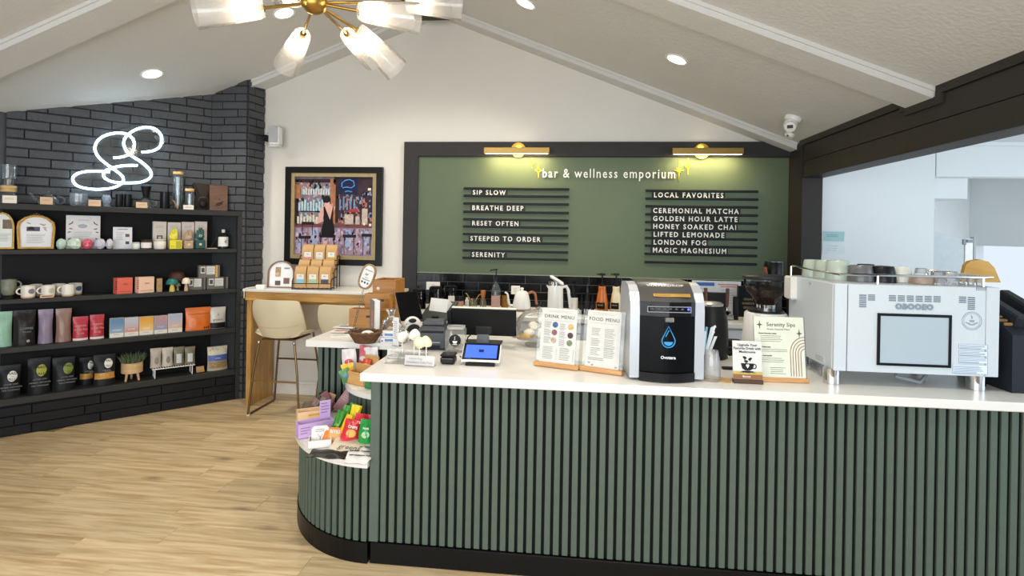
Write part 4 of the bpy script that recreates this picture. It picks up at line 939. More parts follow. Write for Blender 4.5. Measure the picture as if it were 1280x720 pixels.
# letter boards
RAIL = M('#15191c', .5); LET = M('#f3efe4', .5)
def board(label, x0, x1, ys, rows):
    a = pY(x0, ys[0][0], 4.982); b_ = pY(x1, ys[0][1], 4.982); c = (a+b_)/2; w = (b_-a).length
    g = T('letter_board', label, 'letter board', Vector((c.x, 4.982, c.z)))
    zs = []
    for y0, y1 in ys:
        z = (pY(x0, y0, 4.982).z+pY(x1, y1, 4.982).z)/2-c.z; zs.append(z)
        B().box((0, -.0125, z), (w, .023, .021), .003).build('rail', RAIL, g)
    for (xl, yl, s) in rows:
        p = pY(xl, yl, 4.975)-c
        j = min(range(len(zs)-1), key=lambda i: abs((zs[i]+zs[i+1])/2-p.z)); p.z = (zs[j]+zs[j+1])/2 - .004 + .0
        pos = p.x
        wd = letters(g, s, .062, (p.x, -.0135, p.z), LET, align='LEFT', depth=.0015, space=1.35, bold=.0012, sx=.9)
        B().box((p.x+wd/2, -.007, p.z), (wd+.03, .006, .052), .001).build('letter_tiles', M('#20261f', .4), g)
L1 = [(y0, y1) for y0, y1 in zip([235.5+(321.8-235.5)*t for t in (0, .105, .215, .335, .443, .548, .657, .773, .893, 1)], [237+(325.2-237)*t for t in (0, .105, .215, .335, .443, .548, .657, .773, .893, 1)])]
board('left letter board rails with calm slogans in white letters', 580, 711.5, L1, [(591, 241.8, 'SIP SLOW'), (590, 261.5, 'BREATHE DEEP'), (590, 280, 'RESET OFTEN'), (588, 299.5, 'STEEPED TO ORDER'), (590, 319, 'SERENITY')])
L2 = [(238.6+(327-238.6)*t, 239.6+(330.8-239.6)*t) for t in (0, .11, .218, .33, .44, .55, .662, .77, .885, 1)]
board('right letter board rails listing local favorite drinks in white letters', 807, 947, L2, [(817, 244.6, 'LOCAL FAVORITES'), (816, 264.8, 'CEREMONIAL MATCHA'), (816, 274.5, 'GOLDEN HOUR LATTE'), (816, 284.3, 'HONEY SOAKED CHAI'), (816.5, 295, 'LIFTED LEMONADE'), (816.5, 304.5, 'LONDON FOG'), (815.5, 314.5, 'MAGIC MAGNESIUM')])
# raised sign lettering and stars
c = pY(760, 217.5, 4.98); g = T('wall_lettering', 'raised white lettering reading bar and wellness emporium on the green wall', 'sign', c)
letters(g, 'bar & wellness emporium', .118, (0, -.006, 0), M('#f4f2ea', .5), depth=.006, space=1.22, bold=.0008, fit=pY(843, 217, 4.98).x-pY(677.5, 217, 4.98).x)
YEL = M('#f2d52e', .4)
def star(x, y, h, w, n, label, hollow=False):
    p = pY(x, y, 4.981); sc = 4.98/F_PX; b = B(); R_, q = h*sc/2, w*sc/2
    if n == 4:
        out = [(0, -R_), (q*.22, -R_*.24), (q, 0), (q*.22, R_*.24), (0, R_), (-q*.22, R_*.24), (-q, 0), (-q*.22, -R_*.24)]
        if hollow: b.ring(out, [(v*.45, z*.5) for v, z in out], -.008, 0)
        else: b.prism(out, -.008, 0, plane='xz')
    else:
        out = []
        for i in range(16):
            a = 2*pi*i/16; rr = ((R_ if i % 8 == 0 else q if i % 4 == 0 else q*.72) if i % 2 == 0 else q*.24); out.append((rr*sin(a), rr*cos(a)))
        b.prism(out, -.008, 0, plane='xz')
    single(b, 'wall_star', YEL, label, 'star', p)
star(673, 213, 20, 9, 4, 'yellow outlined four point star just left of the raised lettering', True)
star(665, 204, 13, 7, 4, 'tiny yellow four point star highest left of the raised lettering')
star(848.5, 213, 27, 13, 8, 'yellow eight ray star touching the end of the raised lettering')
star(860, 208, 21, 8, 4, 'yellow four point star right of the eight ray star')
# dome camera and small sensor on the ceiling slope
WPL = M('#e8e8e4', .35)
P, n = on_slope(992, 147, 'r'); n = -Vector(n).normalized(); q = n.to_track_quat('Z', 'Y').to_matrix().to_4x4()
g = T('security_camera', 'white turret security camera on the ceiling above the right lamp', 'camera', P)
B(q).lathe([(.062, -.004), (.062, .018), (.055, .03)], n=22).build('base', WPL, g)
dv = (Vector((-.35, -.75, -.5))).normalized(); ctr = n*.055
B().sphere(tuple(ctr), .050, 20, 12).build('ball', WPL, g)
q2 = TR(*ctr) @ dv.to_track_quat('Z', 'Y').to_matrix().to_4x4()
B(q2).lathe([(.040, .02), (.040, .058), (.034, .062)], n=20).build('eye_housing', WPL, g)
B(q2).box((0, .006, .063), (.040, .026, .004), .001).build('lens', M('#4a4f50', .1), g)
P, n = on_slope(988, 168, 'r'); n = -Vector(n).normalized(); q = n.to_track_quat('Z', 'Y').to_matrix().to_4x4()
g = T('ceiling_sensor', 'small round white sensor on the ceiling trim below the security camera', 'sensor', P)
B(q).lathe([(.042, -.03), (.042, .012), (.030, .028), (.0001, .03)], n=20).build('body', WPL, g)
B(q).box((.02, .022, .024), (.02, .014, .008), .002).build('window', M('#2e3132', .3), g)
# speaker on the back wall
c = pY(346, 171, 4.90)
g = T('wall_speaker', 'small white wall speaker on a black bracket beside the brick pillar', 'speaker', c)
B().box((0, -.02, 0), (.105, .09, .19), .018).build('cabinet', M('#dfe0e0', .4), g)
B().box((0, -.067, .012), (.088, .006, .150), .003).build('grille', M('#b5b7bb', .7, bump=.6, bscale=260), g)
txt(g, 'SPEAKR', .014, (0, -.0706, .02), M('#e4e4e4', .4)) if False else None
B().box((-.09, .035, -.005), (.11, .05, .035), .004).box((-.135, .06, -.005), (.03, .08, .06), .004).build('bracket', M('#18181a', .4), g)
B().lathe([(.02, 0), (.026, .006), (.02, .012)], c=(.02, -.055, -.088), n=14).box((0, -.03, -.098), (.10, .07, .008), .003).build('mount_plate', WPL, g)
p = [Vector((-.055, .03, -.04)), Vector((-.10, .04, -.09)), Vector((-.15, .07, -.06)), Vector((-.165, .09, .02)), Vector((-.15, .095, .06)), Vector((-.13, .05, .04))]
B().tube(spline(p, 5), .004, 6).build('cable', WPL, g)
# framed bar painting
a, b_ = pY(357.5, 208.5, 4.97), pY(476.5, 332, 4.97)
PW, PH = b_.x-a.x, pY(357.5, 208.5, 4.97).z-pY(355.5, 330, 4.97).z
g = T('painting', 'framed painting of a dark haired woman in black dress at a bar', 'painting', Vector(((a.x+b_.x)/2, 4.998, a.z-PH/2)))
hx, hz, fw = PW/2, PH/2, .058
rect = lambda m: [(-hx+m, -hz+m), (hx-m, -hz+m), (hx-m, hz-m), (-hx+m, hz-m)]
B().ring(rect(0), rect(fw), -.04, 0).build('frame', M('#141413', .3, var=.2), g)
B().ring(rect(fw), rect(fw+.034), -.032, -.004).ring(rect(fw+.026), rect(fw+.036), -.036, -.030).build('gilt_slip', M('#a08e66', .45, .2, var=.12, scale=30, bump=.2), g)
m = fw+.034; cw, chh = hx-m, hz-m
PNT = M('#5b4350', .6, var=.42, scale=9, bump=.35, bscale=40)
cv = B().box((0, -.010, 0), (cw*2, .01, chh*2)).build('canvas', PNT, g)
def paint(name, rects, mat, y=-.0165, poly=None):
    b = B()
    for x0, z0, x1, z1 in rects:   # in shares of the canvas, from its top left
        b.box((-cw+cw*(x0+x1), y, chh-chh*(z0+z1)), (2*cw*(x1-x0), .0012, 2*chh*(z1-z0)))
    if poly: b.prism([(-cw+2*cw*x, chh-2*chh*z) for x, z in poly], y-.0006, y+.0006, plane='xz')
    o = b.build(name, mat, g); o.parent = cv; o['kind'] = 'stuff'; return o
V = lambda c, v=.3, s=30: M(c, .6, var=v, scale=s, bump=.3, bscale=60)
paint('painted_backdrop', [(0, 0, .52, .60)], V('#6f6370', .4, 14), -.0158)
paint('painted_backdrop', [(.55, 0, 1, .58)], V('#3a2c35', .45, 14), -.0158)
paint('painted_counter_front', [(0, .645, 1, 1)], V('#8d7482', .38, 11), -.0158)
paint('painted_panels', [(.02+.085*i, .66, .075+.085*i, .98) for i in range(12)], V('#9c8aa0', .4, 16), -.0163)
paint('painted_panels', [(.05, .70, .10, .95), (.22, .66, .30, .9), (.66, .67, .72, .9), (.9, .68, .95, .9)], V('#8ea0c4', .2, 18), -.0167)
paint('painted_bar_top', [(0, .605, 1, .640)], V('#6b2f33', .2), -.0168)
paint('painted_beams', [(0, .03, .52, .075), (.5, 0, .56, .58), (.02, .44, .35, .452), (0, .09, .05, .6)], V('#2e1f22', .2), -.0168)
paint('painted_posts', [(.45, .02, .49, .34), (.49, .1, .52, .6), (0, .1, .08, .28)], V('#9a6440', .3), -.0170)
paint('painted_bottles', [(.045+.037*i, .335-.02*(i % 3), .068+.037*i, .435) for i in range(9)], V('#9fc3cf', .2), -.0170)
paint('painted_bottles', [(.03+.04*i, .51-.022*(i % 2), .055+.04*i, .60) for i in range(7)], V('#c9c6b0', .25), -.0170)
paint('painted_glasses', [(.07+.032*i, .15+.01*(i % 2), .09+.032*i, .23) for i in range(12)], V('#b7c2c6', .2), -.0170)
paint('painted_bottles', [(.57+.045*i, .28-.03*(i % 2), .59+.045*i, .42) for i in range(5)], V('#6a83a6', .3), -.0170)
paint('painted_sign', [(.56, .015, .80, .225)], V('#1d2140', .2), -.0171)
b = B()
for q in (((.60, .13), (.60, .08), (.64, .045), (.70, .035), (.75, .06), (.76, .11), (.72, .14), (.66, .13), (.61, .14)), ((.64, .19), (.68, .18), (.73, .19))): b.tube([(-cw+2*cw*x, -.0185, chh-2*chh*z) for x, z in q], .006, 5)
o = b.build('painted_neon', V('#4f93d8', .1), g); o.parent = cv; o['kind'] = 'stuff'
paint('painted_lamp', [], V('#a02734', .2), -.0172, [(.66, .45), (.72, .405), (.78, .395), (.82, .44)])
paint('painted_machine', [(.64, .475, .75, .60), (.86, .40, .93, .60), (.78, .50, .83, .6)], V('#b9a99c', .3), -.0171)
paint('painted_lights', [(.93, .14, .97, .17), (.95, .59, .98, .62), (.88, .58, .9, .61)], V('#f0e3b8', .1), -.0172)
rq = random.Random(17)
for c_, n_, (x0, x1, z0, z1) in (('#b9a4b4', 60, (.02, .98, .66, .98)), ('#6f4f66', 60, (.02, .98, .66, .98)), ('#4d6fa8', 26, (.02, .98, .66, .98)), ('#c98f7a', 40, (.02, .5, .05, .6)), ('#8fa9b5', 60, (.05, .5, .1, .58)), ('#2a1d26', 60, (.02, .98, .05, .6)), ('#7c8fb0', 40, (.56, .98, .2, .6)), ('#b06a5a', 34, (.52, .98, .25, .6))):
    b = B()
    for _ in range(n_):
        x, z = rq.uniform(x0, x1), rq.uniform(z0, z1); b.box((-cw+2*cw*x, -.0169, chh-2*chh*z), (rq.uniform(.008, .026), .001, rq.uniform(.012, .045)), 0, 0, RY(rq.uniform(-.5, .5)))
    o = b.build('painted_dabs', V(c_, .2), g); o.parent = cv; o['kind'] = 'stuff'
b = B()
for (x, z0, z1) in ((.09, .77, .98), (.17, .77, .98), (.34, .76, .98), (.51, .76, .98), (.64, .74, .98), (.76, .74, .98), (.88, .73, .98), (.97, .73, .98), (.10, .58, .75), (.23, .58, .75)): b.box((-cw+2*cw*x, -.0172, chh-chh*(z0+z1)), (.007, .001, 2*chh*(z1-z0)))
for (x0, x1, z) in ((.05, .21, .755), (.32, .53, .735), (.62, .79, .73), (.86, 1.0, .715), (.09, .25, .575)): b.box((-cw+cw*(x0+x1), -.0176, chh-2*chh*(z+.02)), (2*cw*(x1-x0), .001, .028))
o = b.build('painted_stools', V('#231a1d', .15), g); o.parent = cv; o['kind'] = 'stuff'
paint('painted_woman_skin', [], V('#cf9f96', .12), -.0180, [(.385, .33), (.375, .37), (.33, .40), (.32, .47), (.28, .565), (.30, .60), (.36, .57), (.375, .47), (.44, .58), (.50, .44), (.52, .38), (.455, .37), (.445, .32)])
paint('painted_woman_skin', [], V('#d3a59c', .12), -.0180, [(.36, .93), (.38, .82), (.43, .80), (.42, .86), (.385, .94)])
paint('painted_woman_dress', [], V('#121014', .1), -.0184, [(.37, .38), (.385, .38), (.455, .55), (.49, .38), (.50, .38), (.49, .55), (.52, .70), (.50, .77), (.35, .76), (.345, .68), (.375, .56)])
b = B().sphere((-cw+2*cw*.41, -.0172, chh-2*chh*.295), .042, 14, 6, sc=(1.0, .05, 1.0)).sphere((-cw+2*cw*.43, -.0172, chh-2*chh*.33), .025, 10, 5, sc=(1, .05, 1)); o = b.build('painted_woman_hair', V('#1c1416', .15), g); o.parent = cv
# ================================================================ BAR TABLE, STOOLS, LEFT WING
OAK = Wood('#c69a57', '#a87a3c', 3, (9, 9, 1), .4)
OAKH = Wood('#cb9f5c', '#b08040', 3, (1, 9, 9), .4)
BT = T('bar_table', 'wall bar table with white top, oak apron and oak end panel', 'table', (0, 0, 0))
XB0, XB1, YB = -2.862, -1.49, 4.56; ZB = 1.062
B().box(((XB0+XB1)/2-.005, (YB+4.972)/2-.003, ZB-.0125), (XB1-XB0+.03, 4.972-YB+.01, .025), .003).build('table_top', QUARTZ, BT)
B().box(((XB0+XB1)/2, YB+.022, ZB-.064), (XB1-XB0, .04, .076), .002).build('apron', OAKH, BT)
B().box(((XB0+XB1)/2, 4.93, ZB-.10), (XB1-XB0, .03, .15), .002).build('rear_rail', OAKH, BT)
B().box((XB0+.022, (YB+4.97)/2+.012, (ZB-.102)/2), (.044, 4.97-YB-.035, ZB-.102), .002).build('end_panel', OAK, BT)
B().box((XB1-.022, (YB+4.97)/2+.012, (ZB-.102)/2), (.044, 4.97-YB-.035, ZB-.102), .002).build('end_panel', OAK, BT)
UPH = M('#ddd2b4', .5, var=.02, scale=6, bump=.08, bscale=90); BRZ = M('#6f5a3c', .3, .85, var=.1); CHRM = M('#c9c6bf', .15, 1)
def stool(loc, label):
    g = T('bar_stool', label, 'stool', loc, 0, 'cream bar stools at the oak bar table'); zs = .70
    # bucket shell: the seat faces +y (towards the wall), its back towards the room
    def shell(u, v, e=0):
        a = 2*u-1; w = .205+.02*v
        if v < .45:
            q = v/.45; y = .20-.36*q; z = zs+.012*cos(pi*q)-.015+.05*abs(a)**3*q; x = a*w*(1-.06*(1-q))
        else:
            q = (v-.45)/.55; th = q*1.38; y = -.16-.09*sin(th); z = zs-.02+.055*(1-cos(th))+.275*q**1.1; x = a*(w+.02*q-.045*q**3); y += .10*abs(a)**2.5*(1-.25*q); z += .06*abs(a)**3*(1-q)-.014*abs(a)**6*q
        n = Vector((0, -1, 0)) if v > .5 else Vector((0, 0, -1)) if v < .4 else Vector((0, -.7, -.7))
        return Vector((x, y, z))+n*e
    b = B(); b.sheet(lambda u, v: shell(u, v, 0), 14, 22); b.sheet(lambda u, v: shell(u, v, .024), 14, 22)
    rim = [(i/14, 0) for i in range(15)]+[(1, j/22) for j in range(1, 23)]+[(1-i/14, 1) for i in range(1, 15)]+[(0, 1-j/22) for j in range(1, 22)]
    k = len(rim); b.add([shell(u, v, 0) for u, v in rim]+[shell(u, v, .024) for u, v in rim], [(i, (i+1) % k, k+(i+1) % k, k+i) for i in range(k)], 0, True)
    b.build('seat_shell', UPH, g)
    b = B().tube([shell(i/14, .62, .026) for i in range(1, 14)], .0022, 5); b.build('seam', M('#c3b694', .6), g)
    for s_ in (-1, 1):
        x = s_*.19
        b = B().tube([(x*.82, -.165, zs-.055), (x*1.05, -.19, .35), (x*1.2, -.205, .012), (x*1.2, -.19, .008), (x*1.2, .20, .008), (x*1.2, .215, .012), (x*1.05, .2, .35), (x*.85, .17, zs-.04)], .0095, 8); b.build('leg_frame', BRZ, g)
        B().sphere((x*.84, -.172, zs-.075), .013, 10, 6, sc=(1, 1, 1.5)).build('leg_collar', CHRM, g)
        B().lathe([(.014, 0), (.014, .012), (.008, .018)], c=(x*1.2, -.2, 0), n=10).build('foot', M('#d3d0c9', .3), g)
    B().box((0, -.0, zs-.052), (.30, .30, .012), .003).build('seat_plate', BRZ, g)
    B().tube([(-.19*1.12, -.199, .30), (.19*1.12, -.199, .30)], .008).build('footrest', M('#a88a55', .3, .85), g)
    B().tube([(-.19*1.08, .202, .40), (.19*1.08, .202, .40)], .008).build('rear_stretcher', BRZ, g)
    return g
stool((-2.465, 4.565, 0), 'cream bucket bar stool with bronze frame, left one by the oak end panel')
stool((-1.80, 4.40, 0), 'cream bucket bar stool, right one partly hidden behind the side counter')
# things on the bar table
def fr(x0, x1, yt, yb, Z, Y=None):
    """place on a surface at height Z, spanning photo columns x0..x1 up to row yt"""
    c = pZ((x0+x1)/2, yb, Z) if Y is None else None
    if Y is None: Y = c.y
    a, b_, t_ = pY(x0, yb, Y), pY(x1, yb, Y), pY((x0+x1)/2, yt, Y)
    return Vector(((a.x+b_.x)/2, Y, Z+.0008)), b_.x-a.x, t_.z-Z
L_, w, h = fr(335, 367, 326, 359.5, ZB, 4.72)
g = T('arched_photo_stand', 'brown wood rimmed arched stand with three small photos on the bar table', 'frame', L_, .12)
A_ = arch(w, h, h*.55, 14); I_ = [(x*.87, .008+z*.92) for x, z in A_]
B(RX(-.08)).ring(A_, I_, -.008, .008).build('rim', Wood('#8d6a4c', '#6f5038', 6, (3, 3, 3)), g)
B(RX(-.08)).prism(I_, -.001, .004, plane='xz').build('card', M('#eceff2', .5), g)
for (x, z, ww, hh, c) in ((-.12, .66, .2, .2, '#a98d6b'), (-.12, .48, .2, .16, '#c0a98a'), (-.12, .17, .2, .17, '#5d4b45'), (.2, .25, .22, .22, '#7b5a4a')): B(RX(-.08)).box((x*w, -.0022, z*h), (ww*w, .001, hh*h)).build('photo', M(c, .5, var=.4, scale=70), g)
B(RX(-.08)).box((.2*w, -.002, .72*h), (.2*w, .001, .05*h)).build('print', INKG, g)
L_, w, h = fr(321, 331, 355.5, 362, ZB, 4.60)
g = T('power_adapter', 'small white power adapter at the left end of the bar table', 'adapter', L_, .2)
B().box((0, 0, .017), (w, .045, .034), .004).build('body', M('#f1efe8', .4), g)
B().tube([(-w*.4, 0, .02), (-w*1.0, -.01, .012), (-w*1.55, -.03, .006), (-w*1.62, -.055, -.02), (-w*1.6, -.056, -.08)], .003, 6).build('cable', M('#e9e7df', .4), g)
# three tier wire rack with kraft bags
L_, w, h = fr(366, 417, 355, 362, ZB, 4.66)
RK = T('wire_rack', 'black three tier wire rack with kraft coffee bags on the bar table', 'rack', L_, .18)
WB = M('#19191b', .4, .3); RWd = .335; st = [(0, .0), (.105, .085), (.21, .20)]
for k, (dy, dz) in enumerate(st):
    b = B(); y0, y1 = dy-.05, dy+.055
    for y in (y0, y1): b.tube([(-RWd/2, y, dz+.012), (RWd/2, y, dz+.012)], .0035, 6)
    for x in (-RWd/2, RWd/2): b.tube([(x, y0, dz+.012), (x, y1, dz+.012)], .0035, 6)
    for i in range(1, 8): b.tube([(-RWd/2+RWd*i/8, y0, dz+.012), (-RWd/2+RWd*i/8, y1, dz+.012)], .0022, 5)
    b.tube([(-RWd/2, y0, dz+.055), (RWd/2, y0, dz+.055)], .0035, 6)
    b.build('tier_basket', WB, RK)
for x in (-RWd/2-.002, RWd/2+.002):
    b = B()
    for dy, dz in st: b.tube([(x, dy-.05, .0), (x, dy-.05, dz+.075), (x, dy-.03, dz+.095), (x, dy+.03, dz+.095), (x, dy+.055, dz+.075), (x, dy+.055, 0)], .0038, 6)
    b.build('side_frame', WB, RK)
KR = M('#c59d68', .6, var=.06, scale=12, bump=.15, bscale=30)
tops = [('#7fc3e0', '#9fc3a0', '#39424f'), ('#d8cdb8', '#4a4a4e', '#d9a08a'), ('#d98f92', '#dcd8d0', '#d9b13c')]
word = [('front', 'left', 'blue'), ('front', 'middle', 'green'), ('front', 'right', 'navy'), ('middle', 'left', 'cream'), ('middle', 'middle', 'grey'), ('middle', 'right', 'rose'), ('back', 'left', 'pink'), ('back', 'middle', 'plain'), ('back', 'right', 'yellow')]
MRK = RK.matrix_basis if False else TR(*L_) @ RZ(.18)
for k, (dy, dz) in enumerate(st):
    for i in range(3):
        P = MRK @ Vector(((i-1)*.108, dy+.004, dz+.016)); wd_ = word[k*3+i]
        gg = T('kraft_bag', 'kraft coffee bag with %s label, %s of the %s row of the wire rack' % (wd_[2], wd_[1], wd_[0]), 'bag', P, .18+rp.uniform(-.06, .06), 'kraft bags in the wire rack'); bw, bh, bd = .103, (.185, .155, .175)[k], .058
        b = B()
        b.sheet(lambda u, v: Vector(((2*u-1)*bw/2*(1-.06*v), -(bd/2*(1-.92*max(0, (v-.72)/.28)**1.2))*1, v*bh)), 4, 8)
        b.sheet(lambda u, v: Vector(((2*u-1)*bw/2*(1-.06*v), (bd/2*(1-.92*max(0, (v-.72)/.28)**1.2)), v*bh)), 4, 8)
        for s_ in (-1, 1): b.sheet(lambda u, v: Vector((s_*bw/2*(1-.06*v)-(s_*.012*sin(pi*u)*v), (2*u-1)*(bd/2*(1-.92*max(0, (v-.72)/.28)**1.2)), v*bh)), 4, 8)
        b.add([(s*bw/2, t*bd/2, 0) for s, t in ((-1, -1), (1, -1), (1, 1), (-1, 1))], [(0, 1, 2, 3)]); b.box((0, 0, bh+.003), (bw*.93, .006, .012), .002)
        b.build('bag_body', KR, gg)
        lz = bh*(.48 if k == 0 else .45)
        B().box((0, -bd/2-.001, lz+.010), (.062, .0015, .045)).build('white_label', M('#e9e6de', .5), gg)
        txt(gg, 'TEA', .014, (0, -bd/2-.0022, lz+.014), INKB)
        B().box((0, -bd/2-.001, lz-.030), (.066, .0015, .034)).build('colour_label', M(tops[k][i], .5), gg)
# oval sign on a clear pole
base = pZ(441, 416, .92)
g = T('oval_sign', 'wood rimmed oval sign on a tall clear pole by the wooden boxes', 'sign', base+Vector((0, 0, .0008)), .2)
top_ = pY(458.5, 346, base.y); dz = top_.z-.92; dx = top_.x-base.x
def ov(a, b_, n=28, pw=2.6): return [(math.copysign(abs(cos(2*pi*i/n))**(2/pw), cos(2*pi*i/n))*a, math.copysign(abs(sin(2*pi*i/n))**(2/pw), sin(2*pi*i/n))*b_) for i in range(n)]
XO = TR(dx, -.01, dz) @ RY(.35) @ RZ(-.35)
B(XO).ring(ov(.054, .086), ov(.043, .075), -.007, .007).build('rim', Wood('#a4825a', '#86643e', 6, (3, 3, 3)), g)
B(XO).prism(ov(.044, .076), -.002, .003, plane='xz').build('card', M('#eef0ef', .5), g)
txt(g, 'APP', .022, XO @ Vector((0, -.0032, .012)), INKB, (pi/2, 0.35, 0)); b = B(XO); b.box((0, -.003, -.022), (.06, .0012, .006)); b.build('bar_print', M('#9a8a70', .5), g)
b = B(XO); b.box((0, -.003, .042), (.06, .0012, .005)).box((0, -.003, -.008), (.03, .0012, .003)); b.build('print', INKG, g)
for i, c_ in enumerate(('#3c3c40', '#3c3c40', '#2f63a8')): B(XO).sphere((-.022+.022*i, -.003, -.042), .0075, 10, 5, sc=(1, .2, 1)).build('icon', M(c_, .5), g)
B().cyl((0, 0, .006), XO @ Vector((0, .008, -.07)), .006, .005, 10).build('pole', Glass('#e9f0f2', .3), g)
B().box((0, 0, .004), (.09, .07, .008), .002).build('foot', Glass('#e9f0f2', .3), g)
# stepped bamboo organiser boxes
BAM = Wood('#b57f3c', '#9a662a', 3.2, (1, 12, 12), .4)
c = pZ(470, 407, .92)
def bam(name, label, x0, x1, yt, ybase, depth, slot, Z0=.92, Y=None):
    a = pY(x0, ybase, Y); b_ = pY(x1, ybase, Y); zt = pY((x0+x1)/2, yt, Y).z; w = b_.x-a.x; h = zt-Z0
    g = T(name, label, 'box', Vector(((a.x+b_.x)/2, Y+depth/2, Z0+.0008)), 0, 'stepped bamboo boxes')
    B().box((0, -depth/2+.006, h/2), (w, .012, h), .002).build('front_panel', BAM, g)
    for s_ in (-1, 1): B().box((s_*(w/2-.006), .003, h/2), (.012, depth-.012, h), .002).build('side_panel', BAM, g)
    B().box((0, depth/2-.006, h/2), (w-.026, .012, h), .002).build('back_panel', BAM, g)
    B().box((0, 0, h*.82), (w-.026, depth-.026, .012)).build('tray_floor', BAM, g)
    if slot: B().box((w*.1, -depth/2-.0006, h-slot), (w*.36, .002, .016), .003).build('finger_slot', M('#5a3a18', .7), g)
    return g
bam('bamboo_box', 'low front bamboo box of the stepped set on the side counter', 436, 487, 387, 407.5, .085, .05, Y=3.62)
bam('bamboo_box', 'middle bamboo box of the stepped set with a finger slot', 455, 486.5, 367.5, 404, .085, .045, Y=3.712)
g = bam('bamboo_box', 'tall rear bamboo box of the stepped set with white round mark', 465, 494, 350, 400, .22, 0, Y=3.804)
B().sphere((-.045, -.1105, .26), .012, 12, 6, sc=(1, .15, 1)).build('round_mark', M('#ece6da', .5), g)
# booklet, basket, papers, bagged goods on the wing
L_, w, h = fr(459, 475, 374.5, 415, .92)
g = T('booklet', 'upright grey covered booklet with white pages beside the wicker basket', 'book', L_, .55)
B().box((-.012, 0, h/2), (.004, .13, h), .0005).box((.030, 0, h/2), (.004, .13, h), .0005).build('cover', M('#77797c', .4), g)
B().box((.009, .002, h/2), (.036, .122, h-.006), .0005).build('pages', M('#ebe9e4', .7), g)
g2 = B().box((-.0146, -.015, h*.45), (.001, .05, h*.5)).box((-.0147, -.02, h*.80), (.001, .03, h*.12), 0, 1); g2.build('cover_picture', [M('#c2857a', .5, var=.3, scale=40), M('#7d9a5b', .5)], g)
L_, w, h = fr(437, 476, 413, 428.5, .92)
g = T('wicker_basket', 'shallow brown wicker basket holding a white stone at the counter corner', 'basket', L_+Vector((0, .0, 0)))
WK = M('#6a4a2f', .7, var=.3, scale=50, bump=.5, bscale=90); R_ = w/2
B().lathe([(R_*.55, .004), (R_*.62, .006), (R_*.96, .062), (R_*.90, .062), (R_*.56, .012)], n=28, cap=True, sy=.8).build('lining', M('#4c331f', .8, var=.2), g)
for k in range(7):
    t = k/6; rr = R_*(.62+.36*t); b = B(); n = 72
    b.tube([(rr*(1+.022*sin(i*pi/2+k*pi))*cos(2*pi*i/n), .8*rr*(1+.022*sin(i*pi/2+k*pi))*sin(2*pi*i/n), .006+.056*t) for i in range(n)], .0052, 5, closed=True); b.build('wicker_strand', WK, g)
b = B(); n = 60
b.tube([(R_*1.0*cos(2*pi*i/n), .8*R_*sin(2*pi*i/n), .066+.003*sin(i*1.6)) for i in range(n)], .007, 6, closed=True); b.build('rim', WK, g)
g = single(B().sphere((0, 0, .02), .034, 18, 10, sc=(1.25, .9, .75)), 'white_stone', M('#eceae4', .5), 'smooth white stone lying in the wicker basket', 'stone', L_+Vector((.014, 0, .030)))
for i, (x0, x1, y, c, rz) in enumerate(((413, 432, 424, '#cfc9c4', .3), (414, 433, 419, '#c98f86', .15), (418, 436, 414, '#9fa3a8', -.1))):
    L_ = pZ((x0+x1)/2+6, y-4, .92); L_.z = .9208+.0032*i
    g = T('leaflet', ('top grey', 'rose printed', 'pale')[2-i] + ' leaflet in the flat stack left of the wicker basket', 'paper', L_, rz); B().box((0, 0, .0015), (.15, .10, .003), .0003).build('sheet', M('#e4e2de', .6), g)
    B().box((-.02, .01, .0031), (.08, .06, .0003)).build('picture', M(c, .5, var=.3, scale=40), g)
# ================================================================ ON THE FRONT COUNTER
ZC = .92
WPLA = M('#ecebe7', .3, var=.01); SILV = M('#c9ccd0', .28, .7, var=.03); CHROME = M('#d9dadb', .08, 1, var=.02)
DKG = M('#3b3f45', .45, var=.05); PINE = Wood('#cf9f6a', '#b98650', 5, (1, 10, 10), .5)
ACR = Glass('#f3f7f8', .12)
def spot(x, y, dz=.0008): p = pZ(x, y, ZC); p.z = ZC+dz; return p
# water dispenser
a, c_ = pZ(779, 468, ZC), pZ(871, 472, ZC); WDp = Vector(((a.x+c_.x)/2+.006, 2.735, ZC+.0008)); w = .344; h = .455; d = .30
WD_ = T('water_dispenser', 'silver sided black water dispenser with blue drop mark on the front counter', 'water dispenser', WDp, .06)
def arc(w, d, bul, z, n=12): return [(-w/2+w*i/n, -d/2-bul*sin(pi*i/n)) for i in range(n+1)]
SIDE = M('#b9bec6', .3, .35, var=.03)
for s_ in (-1, 1):
    x = s_*(w/2-.022)
    prof = [(-d/2, .012), (d/2, .012), (d/2, h-.055), (d/2-.04, h-.012), (0, h-.004), (-d/2+.09, h-.014), (-d/2+.035, h-.045), (-d/2+.008, h-.085), (-d/2, h-.13)]
    B().prism(prof, x-.022, x+.022, plane='yz').build('side_shell', SIDE, WD_)
BKG = M('#06080b', .3, .0, var=.05); BKG.node_tree.nodes['Principled BSDF'].inputs['Specular IOR Level'].default_value = .1
B().prism(arc(w-.088, d, .026, 0)+[((w-.088)/2, d/2), (-(w-.088)/2, d/2)], .045, h-.152).build('front_cover', BKG, WD_)
B().prism(arc(w-.088, d+.004, .032, 0)+[((w-.088)/2, d/2), (-(w-.088)/2, d/2)], h-.150, h-.084).build('control_band', M('#08080b', .08), WD_)
B().prism(arc(w-.088, d+.02, .034, 0)+[((w-.088)/2, d/2), (-(w-.088)/2, d/2)], .004, .043).build('drip_tray', M('#131316', .3), WD_)
def topf(u, v): x = (2*u-1)*(w-.088)/2; return Vector((x, -d/2-.032*sin(pi*u)*(1-v)+d*v, h-.083+.083*sin(min(1, v*2.2)*pi/2)))
